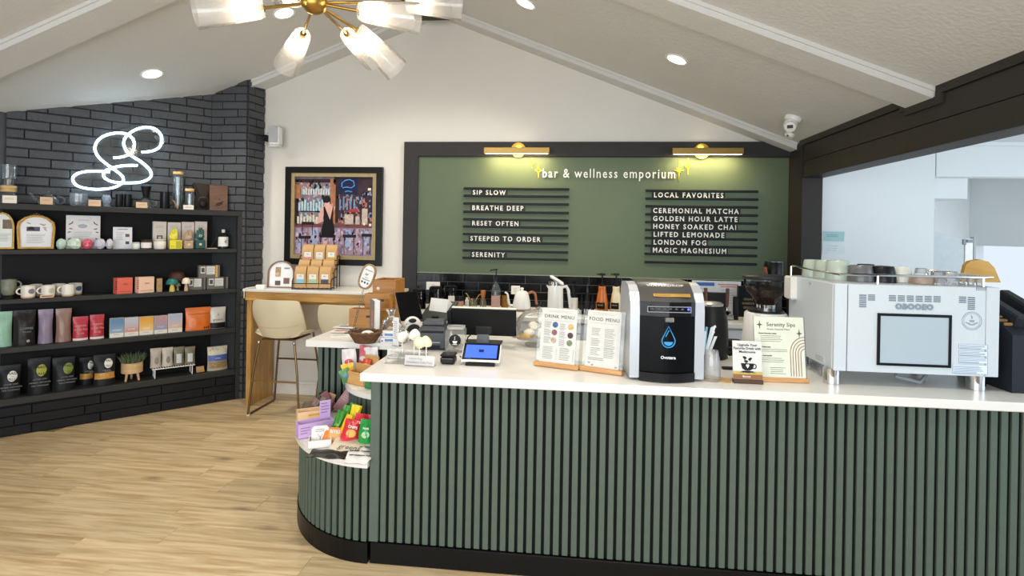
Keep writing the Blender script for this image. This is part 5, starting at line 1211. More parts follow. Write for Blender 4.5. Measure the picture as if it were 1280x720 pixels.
b = B(); b.sheet(topf, 10, 12); b.sheet(lambda u, v: topf(u, v)-Vector((0, 0, .012)), 10, 12); b.build('top_cover', M('#5d5c5a', .3, .5, var=.03), WD_)
p = topf(.5, .27); txt(WD_, 'WATERDROP', .026, (0, p.y, p.z+.002), M('#d9d6cd', .4), (.46, 0, 0), sx=1.1)
p = topf(.5, .10); B().box((.02, p.y, p.z+.0015), (.17, .020, .003), .001, xf=RX(.68)).build('sticker', M('#c59b4e', .3, .5, var=.2), WD_)
y0 = -d/2-.036
b = B().ring([(-.10, h-.130), (.10, h-.130), (.10, h-.102), (-.10, h-.102)], [(-.097, h-.127), (.097, h-.127), (.097, h-.105), (-.097, h-.105)], y0-.0005, y0+.0105); b.build('button_outline', M('#8a8d92', .4), WD_)
for i in range(6): B().sphere((-.075+.027*i, y0+.002, h-.114), .005, 8, 5, sc=(1.4, .3, .8)).build('button', M('#4a4d55', .4), WD_)
B().sphere((.088, y0+.003, h-.114), .006, 10, 5, sc=(1, .3, 1)).build('blue_light', Emit('#3a49ff', 3), WD_)
B().box((.0, -d/2-.026, h-.164), (.042, .03, .022), .003).build('spout', CHROME, WD_)
bl = M('#2f8fce', .35); yb = -d/2-.0275
b = B(); D_ = [(0, .060)]+[(.030*cos(t), -.008+.030*sin(t)) for t in [radians(25)-i*radians(230)/16 for i in range(17)]]
b.tube([(x, yb, .20+z) for x, z in D_], .0026, 6, closed=True); b.build('drop_logo', bl, WD_)
b = B().tube([(-.013, yb, .20+.012), (-.003, yb, .20+.032), (.003, yb, .20+.042)], .0022, 6); b.build('drop_shine', bl, WD_); b = B(); b.prism([(.021*cos(t), .20-.010+.020*sin(t)) for t in [radians(-5)-i*radians(170)/12 for i in range(13)]], yb-.0012, yb+.001, plane='xz'); b.build('drop_fill', bl, WD_)
txt(WD_, 'Ovotera', .020, (0, -d/2-.0275, .115), M('#d9dade', .4), bold=.0006)
# menu stands
def menu(label, x0, x1, yl, yr, ytl, title, rz, food):
    a, b_ = pZ(x0, yl, ZC), pZ(x1, yr, ZC); dv = b_-a; ang = math.atan2(dv.y, dv.x); w = dv.length; c = (a+b_)/2
    zt = pY((x0+x1)/2, ytl, c.y+.035).z-ZC
    g = T('menu_stand', label, 'menu', Vector((c.x, c.y, ZC+.0008))+Vector((-sin(ang), cos(ang), 0))*.025, ang, 'acrylic menu stands')
    B().box((0, 0, .012), (w, .045, .023), .005).build('wood_base', PINE, g)
    X = TR(0, .0, .018) @ RX(-.16); H_ = zt-.018
    B(X).box((0, 0, H_/2), (w*.97, .005, H_), .001).build('acrylic_holder', Glass('#f6f9fa', .1), g)
    pg = B(X).box((0, -.0034, H_/2), (w*.80, .001, H_*.985)).build('page', M('#d0d0cb', .5), g)
    R_ = (pi/2-.16, 0, 0); P = lambda x, z, y=-.0044: X @ Vector((x*w, y, z*H_))
    txt(g, title, .0245, P(0, .84), INKB, R_, space=1.12)
    b = B(X)
    b.box((0, -.0042, H_*.775), (w*.66, .0006, .001)).box((0, -.0042, H_*.95), (w*.6, .0006, .0008)).box((.0, -.0042, H_*.925), (w*.5, .0006, .0008))
    if not food:
        for k, z in enumerate((.70, .56, .42)): copyline(b, -.33*w, z*H_+.012, .17*w, -.0042, .0026, 0, 5, .007, seed=k); copyline(b, .02*w, z*H_+.004, .15*w, -.0042, .0026, 0, 5, .007, seed=k+9)
        for k in range(2): copyline(b, (-.33+.38*k)*w, .29*H_, .24*w, -.0042, .0024, 0, 9, .0072, seed=k+20)
        for k in range(8): b.box((-.02*w, -.0042, .27*H_-.0075*k), (.02*w, .0006, .0022)); b.box((.36*w, -.0042, .26*H_-.0075*k), (.03*w, .0006, .0022))
    else:
        for k, z in enumerate((.68, .50, .34)): copyline(b, -.28*w, z*H_, .22*w, -.0042, .0026, 0, 5, .008, seed=k); copyline(b, .03*w, z*H_, .26*w, -.0042, .0026, 0, 6, .008, seed=k+9)
        copyline(b, -.33*w, .17*H_, .5*w, -.0042, .003, 0, 2, .008, seed=31)
        for x, z in ((-.30, .085), (-.22, .05), (.33, .05)): b.box((x*w, -.0042, z*H_), (.05*w, .0006, .006))
    o = b.build('print', M('#868684', .6), g); o['kind'] = 'stuff'
    if not food:
        for (x, z, c1) in ((-.08, .695, '#3d5c8c'), (.27, .675, '#c9a06a'), (-.09, .555, '#8f5a66'), (.27, .525, '#4a2f2a'), (-.10, .415, '#b39a86'), (.26, .39, '#6d7a5a')):
            p = P(x, z); B(TR(*p) @ RX(-.16)).sphere((0, 0, 0), .0155, 16, 6, sc=(1, .05, 1)).build('dish_photo', M(c1, .5, var=.45, scale=70), g)
    return g
menu('drink menu page in clear holder on pine base left of the food menu', 666, 722, 457.5, 464.5, 385.5, 'DRINK MENU', 0, False)
menu('food menu page in clear holder on pine base beside the water dispenser', 723.3, 777, 463.5, 471, 388.5, 'FOOD MENU', 0, True)
# straws, cups, coaster
P = spot(879, 467); g = T('straw_holder', 'clear tumbler of paper wrapped straws behind the plastic cups', 'straw holder', P)
B().lathe([(.036, 0), (.042, .10), (.040, .10), (.034, .004)], n=20).build('tumbler', Glass('#e3ecee', .15, milk=.08), g)
B().lathe([(.0375, .018), (.040, .055)], n=20, cap=False).build('label_band', M('#b9b39f', .5, var=.2, scale=60), g)
r = random.Random(11); SW = M('#e9eef0', .35, var=.05); SB = M('#74aecb', .4)
for k in range(11):
    a = r.random()*6.28; dx, dy = .03*cos(a), .022*sin(a); tilt = 1.0+.55*r.random(); hh = .205+.03*r.random()
    top_ = Vector((dx*tilt*1.3+(.045 if k == 3 else 0), dy*tilt, hh-(.03 if k == 3 else 0)))
    B().tube([(-dx*.5, -dy*.5, .006), top_*.9+Vector((-dx*.05, 0, .02)), top_], [.0062, .0066, .0072], 6).build('straw', SB if k in (2, 6) else SW, g)
P = spot(889, 475); g0 = P
g = T('cup_stack', 'upside down stack of clear plastic cups on the kraft card', 'cups', P+Vector((0, 0, .004)))
for k in range(5): B().lathe([(.042-.0022*0, .0+.012*k), (.0425, .003+.012*k), (.0295, .088+.012*k), (.026, .088+.012*k)], n=24, cap=(k == 4)).build('cup', Glass('#ffffff', .14, milk=.2), g)
single(B().box((0, 0, .0015), (.15, .085, .003), .0005), 'kraft_card', Wood('#c6a16a', '#b18a52', 6), 'kraft brown card lying under the plastic cups', 'card', spot(893, 474), -.35)
# black thermal pump pot and bar mat
P = spot(888, 432.5); P.y = 3.14; P.x = pY(889, 432, 3.14).x
g = T('thermal_carafe', 'matte black thermal carafe behind the straws', 'carafe', P); KB = M('#1a1b1c', .4, var=.1)
B().lathe([(.080, 0), (.088, .008), (.090, .12), (.084, .22), (.066, .285), (.058, .29)], n=28).build('body', KB, g)
B().lathe([(.060, .291), (.062, .302), (.050, .31), (.0001, .312)], n=24).build('lid', M('#bfc0bd', .3, .8), g)
B().tube([(.085, -.02, .06), (.108, -.03, .058), (.112, -.03, .035), (.09, -.02, .02)], .009).build('tap', KB, g)
P = pY(920, 437, 3.22)
single(B().box((0, 0, .004), (.34, .20, .008), .002), 'bar_mat', M('#1d1d1e', .8, bump=.5, bscale=120), 'black rubber bar mat lying behind the counter signs', 'mat', Vector((P.x+.02, 3.30, ZC+.0008)))
P = spot(906, 455)
single(B().box((0, 0, .006), (.105, .03, .011), .003), 'black_tray', M('#202022', .4), 'thin black tray strip behind the small cup sign', 'tray', Vector((P.x+.005, 2.87, ZC+.0008)))
P = pY(920, 428, 3.30)
g = T('grinder_scale', 'small black digital scale behind the small cup sign', 'scale', Vector((P.x, 3.345, ZC+.0095)))
B().box((0, 0, .028), (.095, .07, .054), .006).build('body', M('#1a1a1b', .4), g); B().box((.02, -.0355, .035), (.04, .002, .02), .0005).build('display', M('#0b0b0d', .1), g)
# counter signs
a, b_ = pZ(916.5, 478.5, ZC), pZ(954.5, 481, ZC); w = (b_-a).length; c = (a+b_)/2; h = pY(935, 429.5, c.y).z-ZC
g = T('counter_sign', 'small upgrade your drink sign with black coffee cup drawing', 'sign', Vector((c.x, c.y+.01, ZC+.0008)))
B().box((0, 0, .009), (w, .03, .018), .002).build('base', M('#4a3220', .5), g)
X = TR(0, 0, .012) @ RX(-.12)
B(X).box((0, 0, h/2), (w, .004, h-.01), .001).build('page', M('#cfd0cc', .4), g)
B(X).box((0, -.0025, .018), (w, .0012, .022)).build('banner_brown', M('#8a5a32', .4), g); B(X).box((0, -.0026, .035), (w, .0012, .014)).build('banner_gold', M('#b9a45a', .4), g)
R_ = (pi/2-.12, 0, 0)
for k, s in enumerate(('Upgrade Your', 'Favorite Drink with', 'Mushrooms')): txt(g, s, .0155, X @ Vector((0, -.0026, h*(.87-.085*k))), INKB, R_, bold=.0003)
txt(g, 'Barista', .013, X @ Vector((-.005, -.0033, .018)), INKW, R_); txt(g, 'Focus · Energy · Calm', .008, X @ Vector((0, -.0034, .036)), INKB, R_)
b = B(X); b.prism([(-.030, h*.42), (.030, h*.42), (.024, h*.29), (.010, h*.245), (-.010, h*.245), (-.024, h*.29)], -.0034, -.0022, plane='xz')
b.ring([(.030+.011*cos(t), h*.35+.012*sin(t)) for t in [2*pi*i/14 for i in range(14)]], [(.030+.007*cos(t), h*.35+.008*sin(t)) for t in [2*pi*i/14 for i in range(14)]], -.0034, -.0022)
b.sphere((0, -.003, h*.215), .032, 14, 4, sc=(1, .03, .14)); b.build('cup_drawing', INKB, g)
for (x, z, rot) in ((-.012, .56, .4), (.012, .53, -.5), (-.006, .47, .2)):
    b = B(X); b.sphere((x, -.003, h*z), .009, 10, 5, sc=(1.1, .1, .6), xf=RY(rot)); b.box((x, -.003, h*z-.006), (.005, .001, .008)); b.build('mushroom_drawing', INKB, g)
B(X).prism([(-.008, h*.37), (-.004, h*.40), (0, h*.385), (.004, h*.40), (.008, h*.37), (0, h*.30)], -.0042, -.0034, plane='xz').build('heart_mark', INKW, g)
a, b_ = pZ(948, 480, ZC), pZ(1014, 481, ZC); w = (b_-a).length; c = (a+b_)/2; h = pY(985, 397.5, c.y+.03).z-ZC
g = T('menu_sign', 'cream Serenity Sips sign with brown rainbow arcs on pine base', 'sign', Vector((c.x, c.y+.045, ZC+.0008)), .03)
B().box((0, 0, .010), (w*1.0, .036, .020), .003).build('wood_base', PINE, g); X = TR(0, 0, .015) @ RX(-.15); H_ = h-.015; R_ = (pi/2-.15, 0, 0)
B(X).box((0, 0, H_/2), (w*.97, .005, H_), .001).build('acrylic_holder', Glass('#f4f8f6', .1), g)
B(X).box((-.002, -.0034, H_/2), (w*.93, .001, H_*.985)).build('page', M('#cfd3c3', .5), g)
txt(g, 'Serenity Sips', .026, X @ Vector((.008, -.0042, H_*.865)), M('#4c4a3a', .5), R_, bold=.0002); txt(g, 'Simple Seasonal Menu', .012, X @ Vector((-.004, -.0042, H_*.79)), M('#5a5846', .5), R_)
for (x, z) in ((-.37, .86), (.37, .73)): B(X).prism([(x*w+q*sx, z*H_+v) for q, v, sx in ((0, .022, 1), (.003, .004, 1), (.014, 0, 1), (.003, -.004, 1), (0, -.022, 1), (-.003, -.004, 1), (-.014, 0, 1), (-.003, .004, 1))], -.0046, -.0038, plane='xz').build('star_print', M('#4a5136', .5), g)
for k in range(5):
    rr = .070-.012*k; b = B(X); cx, cz = w*.465, H_*.40; y = -.0046
    o_ = [(cx-rr*cos(t), cz+rr*1.15*sin(t)) for t in [pi/2*i/10 for i in range(11)]]; i_ = [(cx-(rr-.0035)*cos(t), cz+(rr*1.15-.0035)*sin(t)) for t in [pi/2*i/10 for i in range(11)]]
    b.prism([(o_[0][0], .012)]+o_+i_[::-1]+[(i_[0][0], .012)], y, y+.0008, plane='xz'); b.build('rainbow_arc', M('#8f6a50', .5), g)
for (z, s) in ((.72, 'House Favorite Lattes'), (.50, 'Iced Seasonals'), (.36, 'Tea Lemonades')): txt(g, s, .0095, X @ Vector((-.40*w, -.0042, H_*z)), M('#3c3a2e', .5), R_, align='LEFT', bold=.0003)
b = B(X)
for z, n in ((.68, 4), (.46, 2), (.32, 3)): copyline(b, -.36*w, z*H_, .5*w, -.0042, .0022, 0, n, .0085, seed=n)
copyline(b, -.2*w, .17*H_, .3*w, -.0042, .0024, 0, 4, .009, seed=77); b.build('print', M('#77745f', .6), g)['kind'] = 'stuff'
# grinder
P = pY(956, 440, 3.30); P.z = ZC+.0008; P.y = 3.30
g = T('coffee_grinder', 'white coffee grinder with clear hopper of beans behind the signs', 'grinder', P)
zt = pY(956, 390, 3.30).z-ZC
B().lathe([(.150, .02), (.152, .03), (.135, zt-.01), (.125, zt)], n=28, sx=.85, sy=.9).box((0, 0, .012), (.24, .26, .022), .006).build('body', M('#e4e4e1', .35, var=.02), g)
hz = pY(956, 349, 3.30).z-ZC
B().lathe([(.062, zt), (.098, zt+.005), (.098, zt+.014), (.062, zt+.018)], n=26).build('collar_plate', M('#2c2d2f', .3, .5), g)
B().lathe([(.050, zt+.018), (.052, zt+.045)], n=24).build('steel_collar', CHROME, g)
q = [(.050, zt+.045), (.054, zt+.055), (.075, zt+.085), (.108, zt+.125), (.121, zt+.165), (.122, hz)]
B().lathe(q, n=30, cap=False).build('hopper', Glass('#e9eef0', .12), g)
b = B().lathe([(r_-.004, z) for r_, z in q[:4]]+[(.112, zt+.135), (.06, zt+.150), (.0001, zt+.158)], n=26); b.build('beans', M('#3a2519', .45, var=.4, scale=70, bump=1, bscale=120), g)
B().lathe([(.126, hz), (.129, hz+.004), (.129, hz+.016), (.118, hz+.022), (.0001, hz+.024)], n=30).build('lid', M('#2b2d2f', .3), g)
B().cyl((.115, -.02, zt+.12), (.150, -.026, zt+.12), .020, .018, 18).build('knob', CHROME, g)
# espresso machine
xl = pY(1041, 480, 2.64).x; MY = 2.64; xr = pY(1249, 420, MY).x; zt_ = pY(1145, 357, MY).z; zb_ = pY(1145, 467.5, MY).z; md = .52
EM = T('espresso_machine', 'large white espresso machine with black framed rear panel facing the room', 'espresso machine', Vector(((xl+xr)/2, MY+md/2, ZC)))
mw_, mh, mz = xr-xl, zt_-zb_, (zt_+zb_)/2-ZC; y = -md/2
EMW = M('#c3cbd1', .35, var=.01, scale=40, bump=.05, bscale=300)
BDY = B().box((0, .01, mz), (mw_-.004, md-.02, mh), .004).build('body', EMW, EM)
B().box((.0, y+.002, mz), (mw_*.83, .012, mh-.002), .002).build('rear_panel', EMW, EM)
for s_ in (-1, 1): B().box((s_*mw_*.459, y+.003, mz), (mw_*.079, .012, mh), .003).build('corner_panel', EMW, EM)
px = lambda x, y_: (pY(x, y_, MY).x-(xl+xr)/2, pY(x, y_, MY).z-ZC)
def prect(x0, y0, x1, y1):
    (a0, c0), (a1, c1) = px(x0, y0), px(x1, y1); return a0, c1, a1, c0
a0, c0, a1, c1 = prect(1096, 391, 1187, 459.5)
B().ring([(a0, c0), (a1, c0), (a1, c1), (a0, c1)], [(a0+.012, c0+.012), (a1-.012, c0+.012), (a1-.012, c1-.012), (a0+.012, c1-.012)], y-.010, y-.003).build('black_frame', M('#0d0d0f', .4), EM)
B().box(((a0+a1)/2, y-.006, (c0+c1)/2), (a1-a0-.022, .004, c1-c0-.022)).build('inset_panel', M('#a3b2bc', .5, var=.01), EM)
SLOT = M('#5d6b77', .6)
def vents(x0, y0, x1, y1, n):
    a0, c0, a1, c1 = prect(x0, y0, x1, y1); b = B()
    for k in range(n): b.box(((a0+a1)/2, y-.0045, c1-(c1-c0)*(k+.5)/n), (a1-a0, .002, (c1-c0)/n*.55))
    b.build('vent_slots', SLOT, EM)
for q in ((1073.5, 367.5, 1082, 384.5, 7), (1084.5, 367.5, 1093, 376, 4), (1198, 370, 1206.5, 379, 4), (1209, 370.5, 1217.5, 387.5, 7)): vents(*q)
for k in range(6): vents(1110.5+11.15*k, 368.3+.25*k, 1119+11.15*k, 376.8+.25*k, 4)
p = px(1142, 383.6); txt(EM, 'OBOOEO', .034, (p[0], y-.0045, p[1]), M('#9aa6b0', .25, .8), depth=.003, space=1.15, bold=.0018)
INKP = M('#8a9aa8', .5)
cx, cz = px(1214, 401); n = 30
B().ring([(cx+.042*cos(2*pi*i/n), cz+.042*sin(2*pi*i/n)) for i in range(n)], [(cx+.0395*cos(2*pi*i/n), cz+.0395*sin(2*pi*i/n)) for i in range(n)], y-.0048, y-.0035).build('seal_ring', INKP, EM)
B().ring([(cx+.034*cos(2*pi*i/n), cz+.034*sin(2*pi*i/n)) for i in range(n)], [(cx+.033*cos(2*pi*i/n), cz+.033*sin(2*pi*i/n)) for i in range(n)], y-.0048, y-.0035).build('seal_ring', INKP, EM)
b = B().prism([(cx-.012, cz+.004), (cx+.012, cz+.004), (cx+.008, cz-.006), (cx-.008, cz-.006)], y-.0048, y-.0035, plane='xz').sphere((cx, y-.004, cz+.016), .005, 8, 4, sc=(.8, .1, 1.6)).sphere((cx-.003, y-.004, cz+.024), .0025, 8, 4, sc=(1, .1, 1.6))
for s_ in (-1, 1):
    for k in range(2): b.sphere((cx+s_*(.010+.009*k), y-.004, cz-.013+.003*k), .010, 8, 4, sc=(1, .1, .32), xf=RY(s_*-.5))
b.sphere((cx, y-.004, cz-.017), .014, 8, 4, sc=(1, .1, .25)); b.build('lotus_cup_emblem', INKP, EM)['kind'] = 'stuff'
b = B()
for s_ in (-1, 1):
    for k in range(9):
        t = pi/2+s_*(k-4)*.26; b.box((cx+.0365*cos(t)*s_, y-.0042, cz+.0365*sin(t)*s_), (.003, .001, .0035))
b.build('seal_lettering', INKP, EM)['kind'] = 'stuff'
def sticker(x0, y0, x1, y1, n, seed):
    a0, c0, a1, c1 = prect(x0, y0, x1, y1); B().box(((a0+a1)/2, y-.0042, (c0+c1)/2), (a1-a0, .0012, c1-c0)).build('sticker', M('#d5dfe8', .4), EM)
    b = B().ring([(a0, c0), (a1, c0), (a1, c1), (a0, c1)], [(a0+.0013, c0+.0013), (a1-.0013, c0+.0013), (a1-.0013, c1-.0013), (a0+.0013, c1-.0013)], y-.0054, y-.0045)
    copyline(b, a0+.004, c1-.004-(c1-c0)*.1, a1-a0-.009, y-.0049, .0022, 0, n, (c1-c0)*.85/n, seed=seed); b.build('sticker_print', M('#7c90a6', .5), EM)['kind'] = 'stuff'
for k, q in enumerate(((1197.5, 429.5, 1233.5, 437), (1197.5, 437.8, 1233.5, 445.6), (1197.5, 446.4, 1233.5, 454.6), (1190, 454.5, 1233.5, 468))): sticker(*q, (4, 4, 4, 7)[k], k)
a0, c0, a1, c1 = prect(1219.5, 358.5, 1231.5, 363); b = B().ring([(a0, c0), (a1, c0), (a1, c1), (a0, c1)], [(a0+.002, c0+.002), (a1-.002, c0+.002), (a1-.002, c1-.002), (a0+.002, c1-.002)], y-.005, y-.0035).box(((a0+a1)/2, y-.0045, (c0+c1)/2), (a1-a0-.01, .001, .003)); b.build('badge', M('#5f7080', .5), EM)
xL = -mw_/2
b = B()
for yy, zz, w2, h2 in ((.235-md/2+.02, mz+mh/2-.022, .036, .012), (.14-md/2, mz-mh/2+.028, .10, .03)): b.box((xL+.0015, yy, zz), (.0012, w2, h2))
b.build('side_label', M('#cfd3d4', .5), EM)
b = B()
for k in range(4): b.box((xL+.0007, .14-md/2, mz-mh/2+.018+.0065*k), (.001, .085, .0018))
for k in range(3): b.box((xL+.0007, .235-md/2+.02, mz+mh/2-.026+.004*k), (.001, .03, .0016))
b.build('side_print', INKG, EM)['kind'] = 'stuff'
for (x, yy) in ((-mw_/2+.014, y+.045), (mw_/2-.062, y+.045), (-mw_/2+.055, md/2-.06), (mw_/2-.055, md/2-.06)): B().lathe([(.036, .001), (.036, zb_-ZC+.004)], c=(x, yy, 0), n=24).build('leg', CHROME, EM)
b = B(); zz = mz+mh/2
rl = [(-mw_/2+.0, md/2-.03, zz), (-mw_/2+.0, md/2-.03, zz+.05), (-mw_/2+.01, md/2-.02, zz+.052), (-mw_/2+.012, y+.08, zz+.045), (-mw_/2+.03, y+.02, zz+.042), (mw_/2-.06, y+.02, zz+.042), (mw_/2-.01, y+.03, zz+.042), (mw_/2-.005, md/2-.03, zz+.045), (mw_/2-.005, md/2-.03, zz)]
b.tube(rl, .0055, 8); b.build('cup_rail', CHROME, EM)
for x in (-mw_*.22, mw_*.42): B().tube([(x, y+.02, zz), (x, y+.02, zz+.042)], .005, 8).build('rail_post', CHROME, EM)
B().box((-mw_/2-.008, md/2-.055, mz+mh/2-.064), (.04, .10, .125), .008).build('group_hood', M('#dcdad4', .35), EM)
B().tube([(.0, -.1, .06), (-.02, -.16, .03), (.06, -.2, .015), (.14, -.12, .04)], .008, 8).build('drain_hose', M('#8f979c', .3), EM)
# cups on the machine
CT = EM.location+Vector((0, 0, mz+mh/2+.0012))
def cup(x0, x1, yt, Y, m, label, up=False, group='cups on the espresso machine', cat='cup'):
    P = pY((x0+x1)/2, 350, Y); w = pY(x1, 345, Y).x-pY(x0, 345, Y).x; h = pY((x0+x1)/2, yt, Y).z-CT.z; R_ = w/2
    b = B()
    if not up: b.lathe([(R_, 0), (R_, .004), (R_*.95, h*.5), (R_*.84, h*.93), (R_*.78, h), (R_*.55, h), (R_*.52, h-.004)], n=24)
    else: b.lathe([(R_*.7, 0), (R_*.8, .004), (R_, h), (R_*.93, h), (R_*.74, .01)], n=24)
    return single(b, 'cup', m, label, cat, Vector((P.x, Y, CT.z)), 0, group)
SAGE = M('#a9b5a8', .25, var=.04)
cup(1003, 1027, 324.5, 3.06, SAGE, 'sage green cup upside down, first on the machine')
cup(1017.5, 1044, 325, 2.97, SAGE, 'sage green cup upside down, second on the machine')
cup(1032, 1062, 325.5, 2.87, SAGE, 'sage green cup upside down, third and nearest on the machine')
cup(1060, 1091, 331.5, 2.80, M('#5d5f62', .3), 'dark grey cup upside down between sage and black cups')
cup(1087, 1119, 332.5, 2.80, M('#1c1d20', .25), 'black cup upside down on the machine, nearer one')
cup(1070, 1094, 330, 2.97, M('#2a2a2d', .3), 'black cup upside down behind the dark grey cup')
cup(1113, 1139, 333.5, 2.84, M('#d8dad2', .2), 'cream white cup upside down right of the black cup')
GL2 = Glass('#ffffff', .3, milk=.16)
cup(1138, 1168, 344.5, 2.76, M('#a08c80', .35), 'low taupe cup upside down with a small glass on it')
def sglass(x0, x1, yt, Y, label, dz=0):
    P = pY((x0+x1)/2, 350, Y); w = pY(x1, 345, Y).x-pY(x0, 345, Y).x; h = pY((x0+x1)/2, yt, Y).z-CT.z-dz; R_ = w/2
    b = B().lathe([(R_, 0), (R_*.97, h*.3), (R_*.80, h), (R_*.5, h), (R_*.75, h*.93), (R_*.9, h*.3)], n=9, smooth=False)
    return single(b, 'espresso_glass', GL2, label, 'glass', Vector((P.x, Y, CT.z+dz)), 0, 'small glasses on the espresso machine')
sglass(1143, 1159.5, 335, 2.76, 'small clear glass standing on the taupe cup', pY(1153, 344.5, 2.76).z-CT.z+.001)
sglass(1163, 1182, 338.5, 2.78, 'small clear glass, left of the two taller glasses beside the taupe cup')
sglass(1178, 1197, 339, 2.72, 'small clear glass, right of the two taller glasses beside the taupe cup')
sglass(1169, 1184, 347, 2.69, 'short clear glass in front of the two taller glasses')
sglass(1196, 1210, 345, 2.80, 'short clear glass third from the right in the glass row')
sglass(1208, 1220, 345, 2.74, 'short clear glass second from the right in the glass row')
sglass(1219, 1230, 346, 2.70, 'short clear glass last at the right in the glass row')
P = pY(1222, 358, 2.98)
single(B(RX(.08)).prism([(-.085, 0), (.10, 0), (.065, .075), (.035, .105), (-.005, .115), (-.05, .105), (-.07, .085)], -.012, .012, plane='xz'), 'wooden_board', Wood('#d0a24f', '#b88836', 3, (1, 6, 6)), 'yellow wooden paddle board behind the small glasses', 'board', Vector((P.x, 2.98, CT.z)))
# black bin at the right edge
P = spot(1276, 486)
g = T('knock_bin', 'black slope topped bin with wooden slats cut by the right edge', 'bin', Vector((2.155, 2.80, ZC+.0008)))
KBN = M('#22262d', .45, var=.08)
B().prism([(-.16, 0), (.16, 0), (.16, .20), (-.16, .315)], -.14, .14, plane='yz' if False else 'xz').build('body', KBN, g) if False else None
B().prism([(-.16, 0), (.18, 0), (.18, .37), (-.02, .335), (-.16, .26)], -.16, .15, plane='yz').build('body', KBN, g)
for k in range(2): B().box((-.09+.12*k, .02, .36), (.05, .30, .06), .008, xf=RX(.35)).build('lid_bar', KBN, g)
for k in range(9): B().box((-.135, -.10+.03*k, .300+.0125*k), (.035, .012, .012), .002, xf=RX(.4)).build('wood_slat', Wood('#b08a5a', '#8e6a40', 5), g)
# payment tablet
P = spot(600, 457)
g = T('payment_tablet', 'white edged payment tablet with blue screen on a black stand', 'tablet', P+Vector((0, .04, 0)), .02)
B().prism([(-.075, -.055), (.075, -.055), (.068, .06), (-.068, .06)], 0, .014).build('stand_base', BLACK, g)
B().prism([(-.055, .012), (.03, .012), (.055, .075), (.03, .085)], -.06, .06, plane='yz').build('stand_neck', BLACK, g)
X = TR(0, .0, .055) @ RX(radians(-52))
B(X).box((0, 0, .0), (.200, .012, .118), .005).build('tablet_body', WPLA, g)
B(X).box((0, -.0065, .003), (.190, .003, .104), .001).build('bezel', M('#0c0d12', .15), g)
B(X).box((0, -.0085, .003), (.164, .0015, .084)).build('screen', Emit('#2a52d6', .85), g)
B(X).box((0, -.0096, .006), (.026, .001, .018)).build('screen_icon', M('#0f1c4a', .3), g)
B().tube([(-.095, .0, .02), (-.115, .02, .03), (-.12, .05, .02), (-.10, .09, .004)], .003, 6).build('cable', BLACK, g)
P = spot(559, 456)
g = T('card_reader', 'small rounded black card reader box in front of the label jar', 'card reader', P+Vector((0, .03, 0)))
B().box((0, 0, .021), (.076, .070, .040), .010).build('body', M('#1b1a1b', .3), g); B().box((0, 0, .046), (.078, .072, .012), .006).build('lid', M('#232223', .25), g); B().box((0, -.0355, .031), (.06, .002, .002)).build('seam', M('#6a6a6a', .4), g)
P = spot(567, 441.5)
g = T('tip_jar', 'clear square glass jar with round black coffee label and banknotes', 'jar', P+Vector((0, .06, 0)), .08)
b = B().box((0, 0, .066), (.112, .098, .13), .010); b.build('glass_body', Glass('#ffffff', .2, milk=.22), g)
B().ring(ov(.050, .046, 28, 5), ov(.044, .040, 28, 5), .130, .142, plane='xy').build('rim', Glass('#ffffff', .3, milk=.4), g)
B().sphere((0, -.0500, .070), .034, 24, 6, sc=(1, .04, 1)).build('round_label', M('#17181a', .4), g)
b = B().prism([(-.014, .066), (.014, .066), (.009, .052), (-.009, .052)], -.0524, -.0515, plane='xz').sphere((0, -.052, .046), .018, 12, 4, sc=(1, .03, .12)).tube([(-.004, -.052, .072), (.002, -.052, .078), (-.003, -.052, .084), (.002, -.052, .091)], .0015, 5); b.build('label_cup', INKW, g)
r = random.Random(4)
for k in range(7): B(TR(r.uniform(-.02, .02), r.uniform(-.02, .02), .02+.009*k) @ RZ(r.random()*3) @ RX(r.uniform(-.4, .4)) @ RY(r.uniform(-.4, .4))).sheet(lambda u, v: Vector(((u-.5)*.066, (v-.5)*.032, .006*sin(7*u+k))), 6, 2).build('banknote', M('#a9ad93', .6, var=.2, scale=50), g)
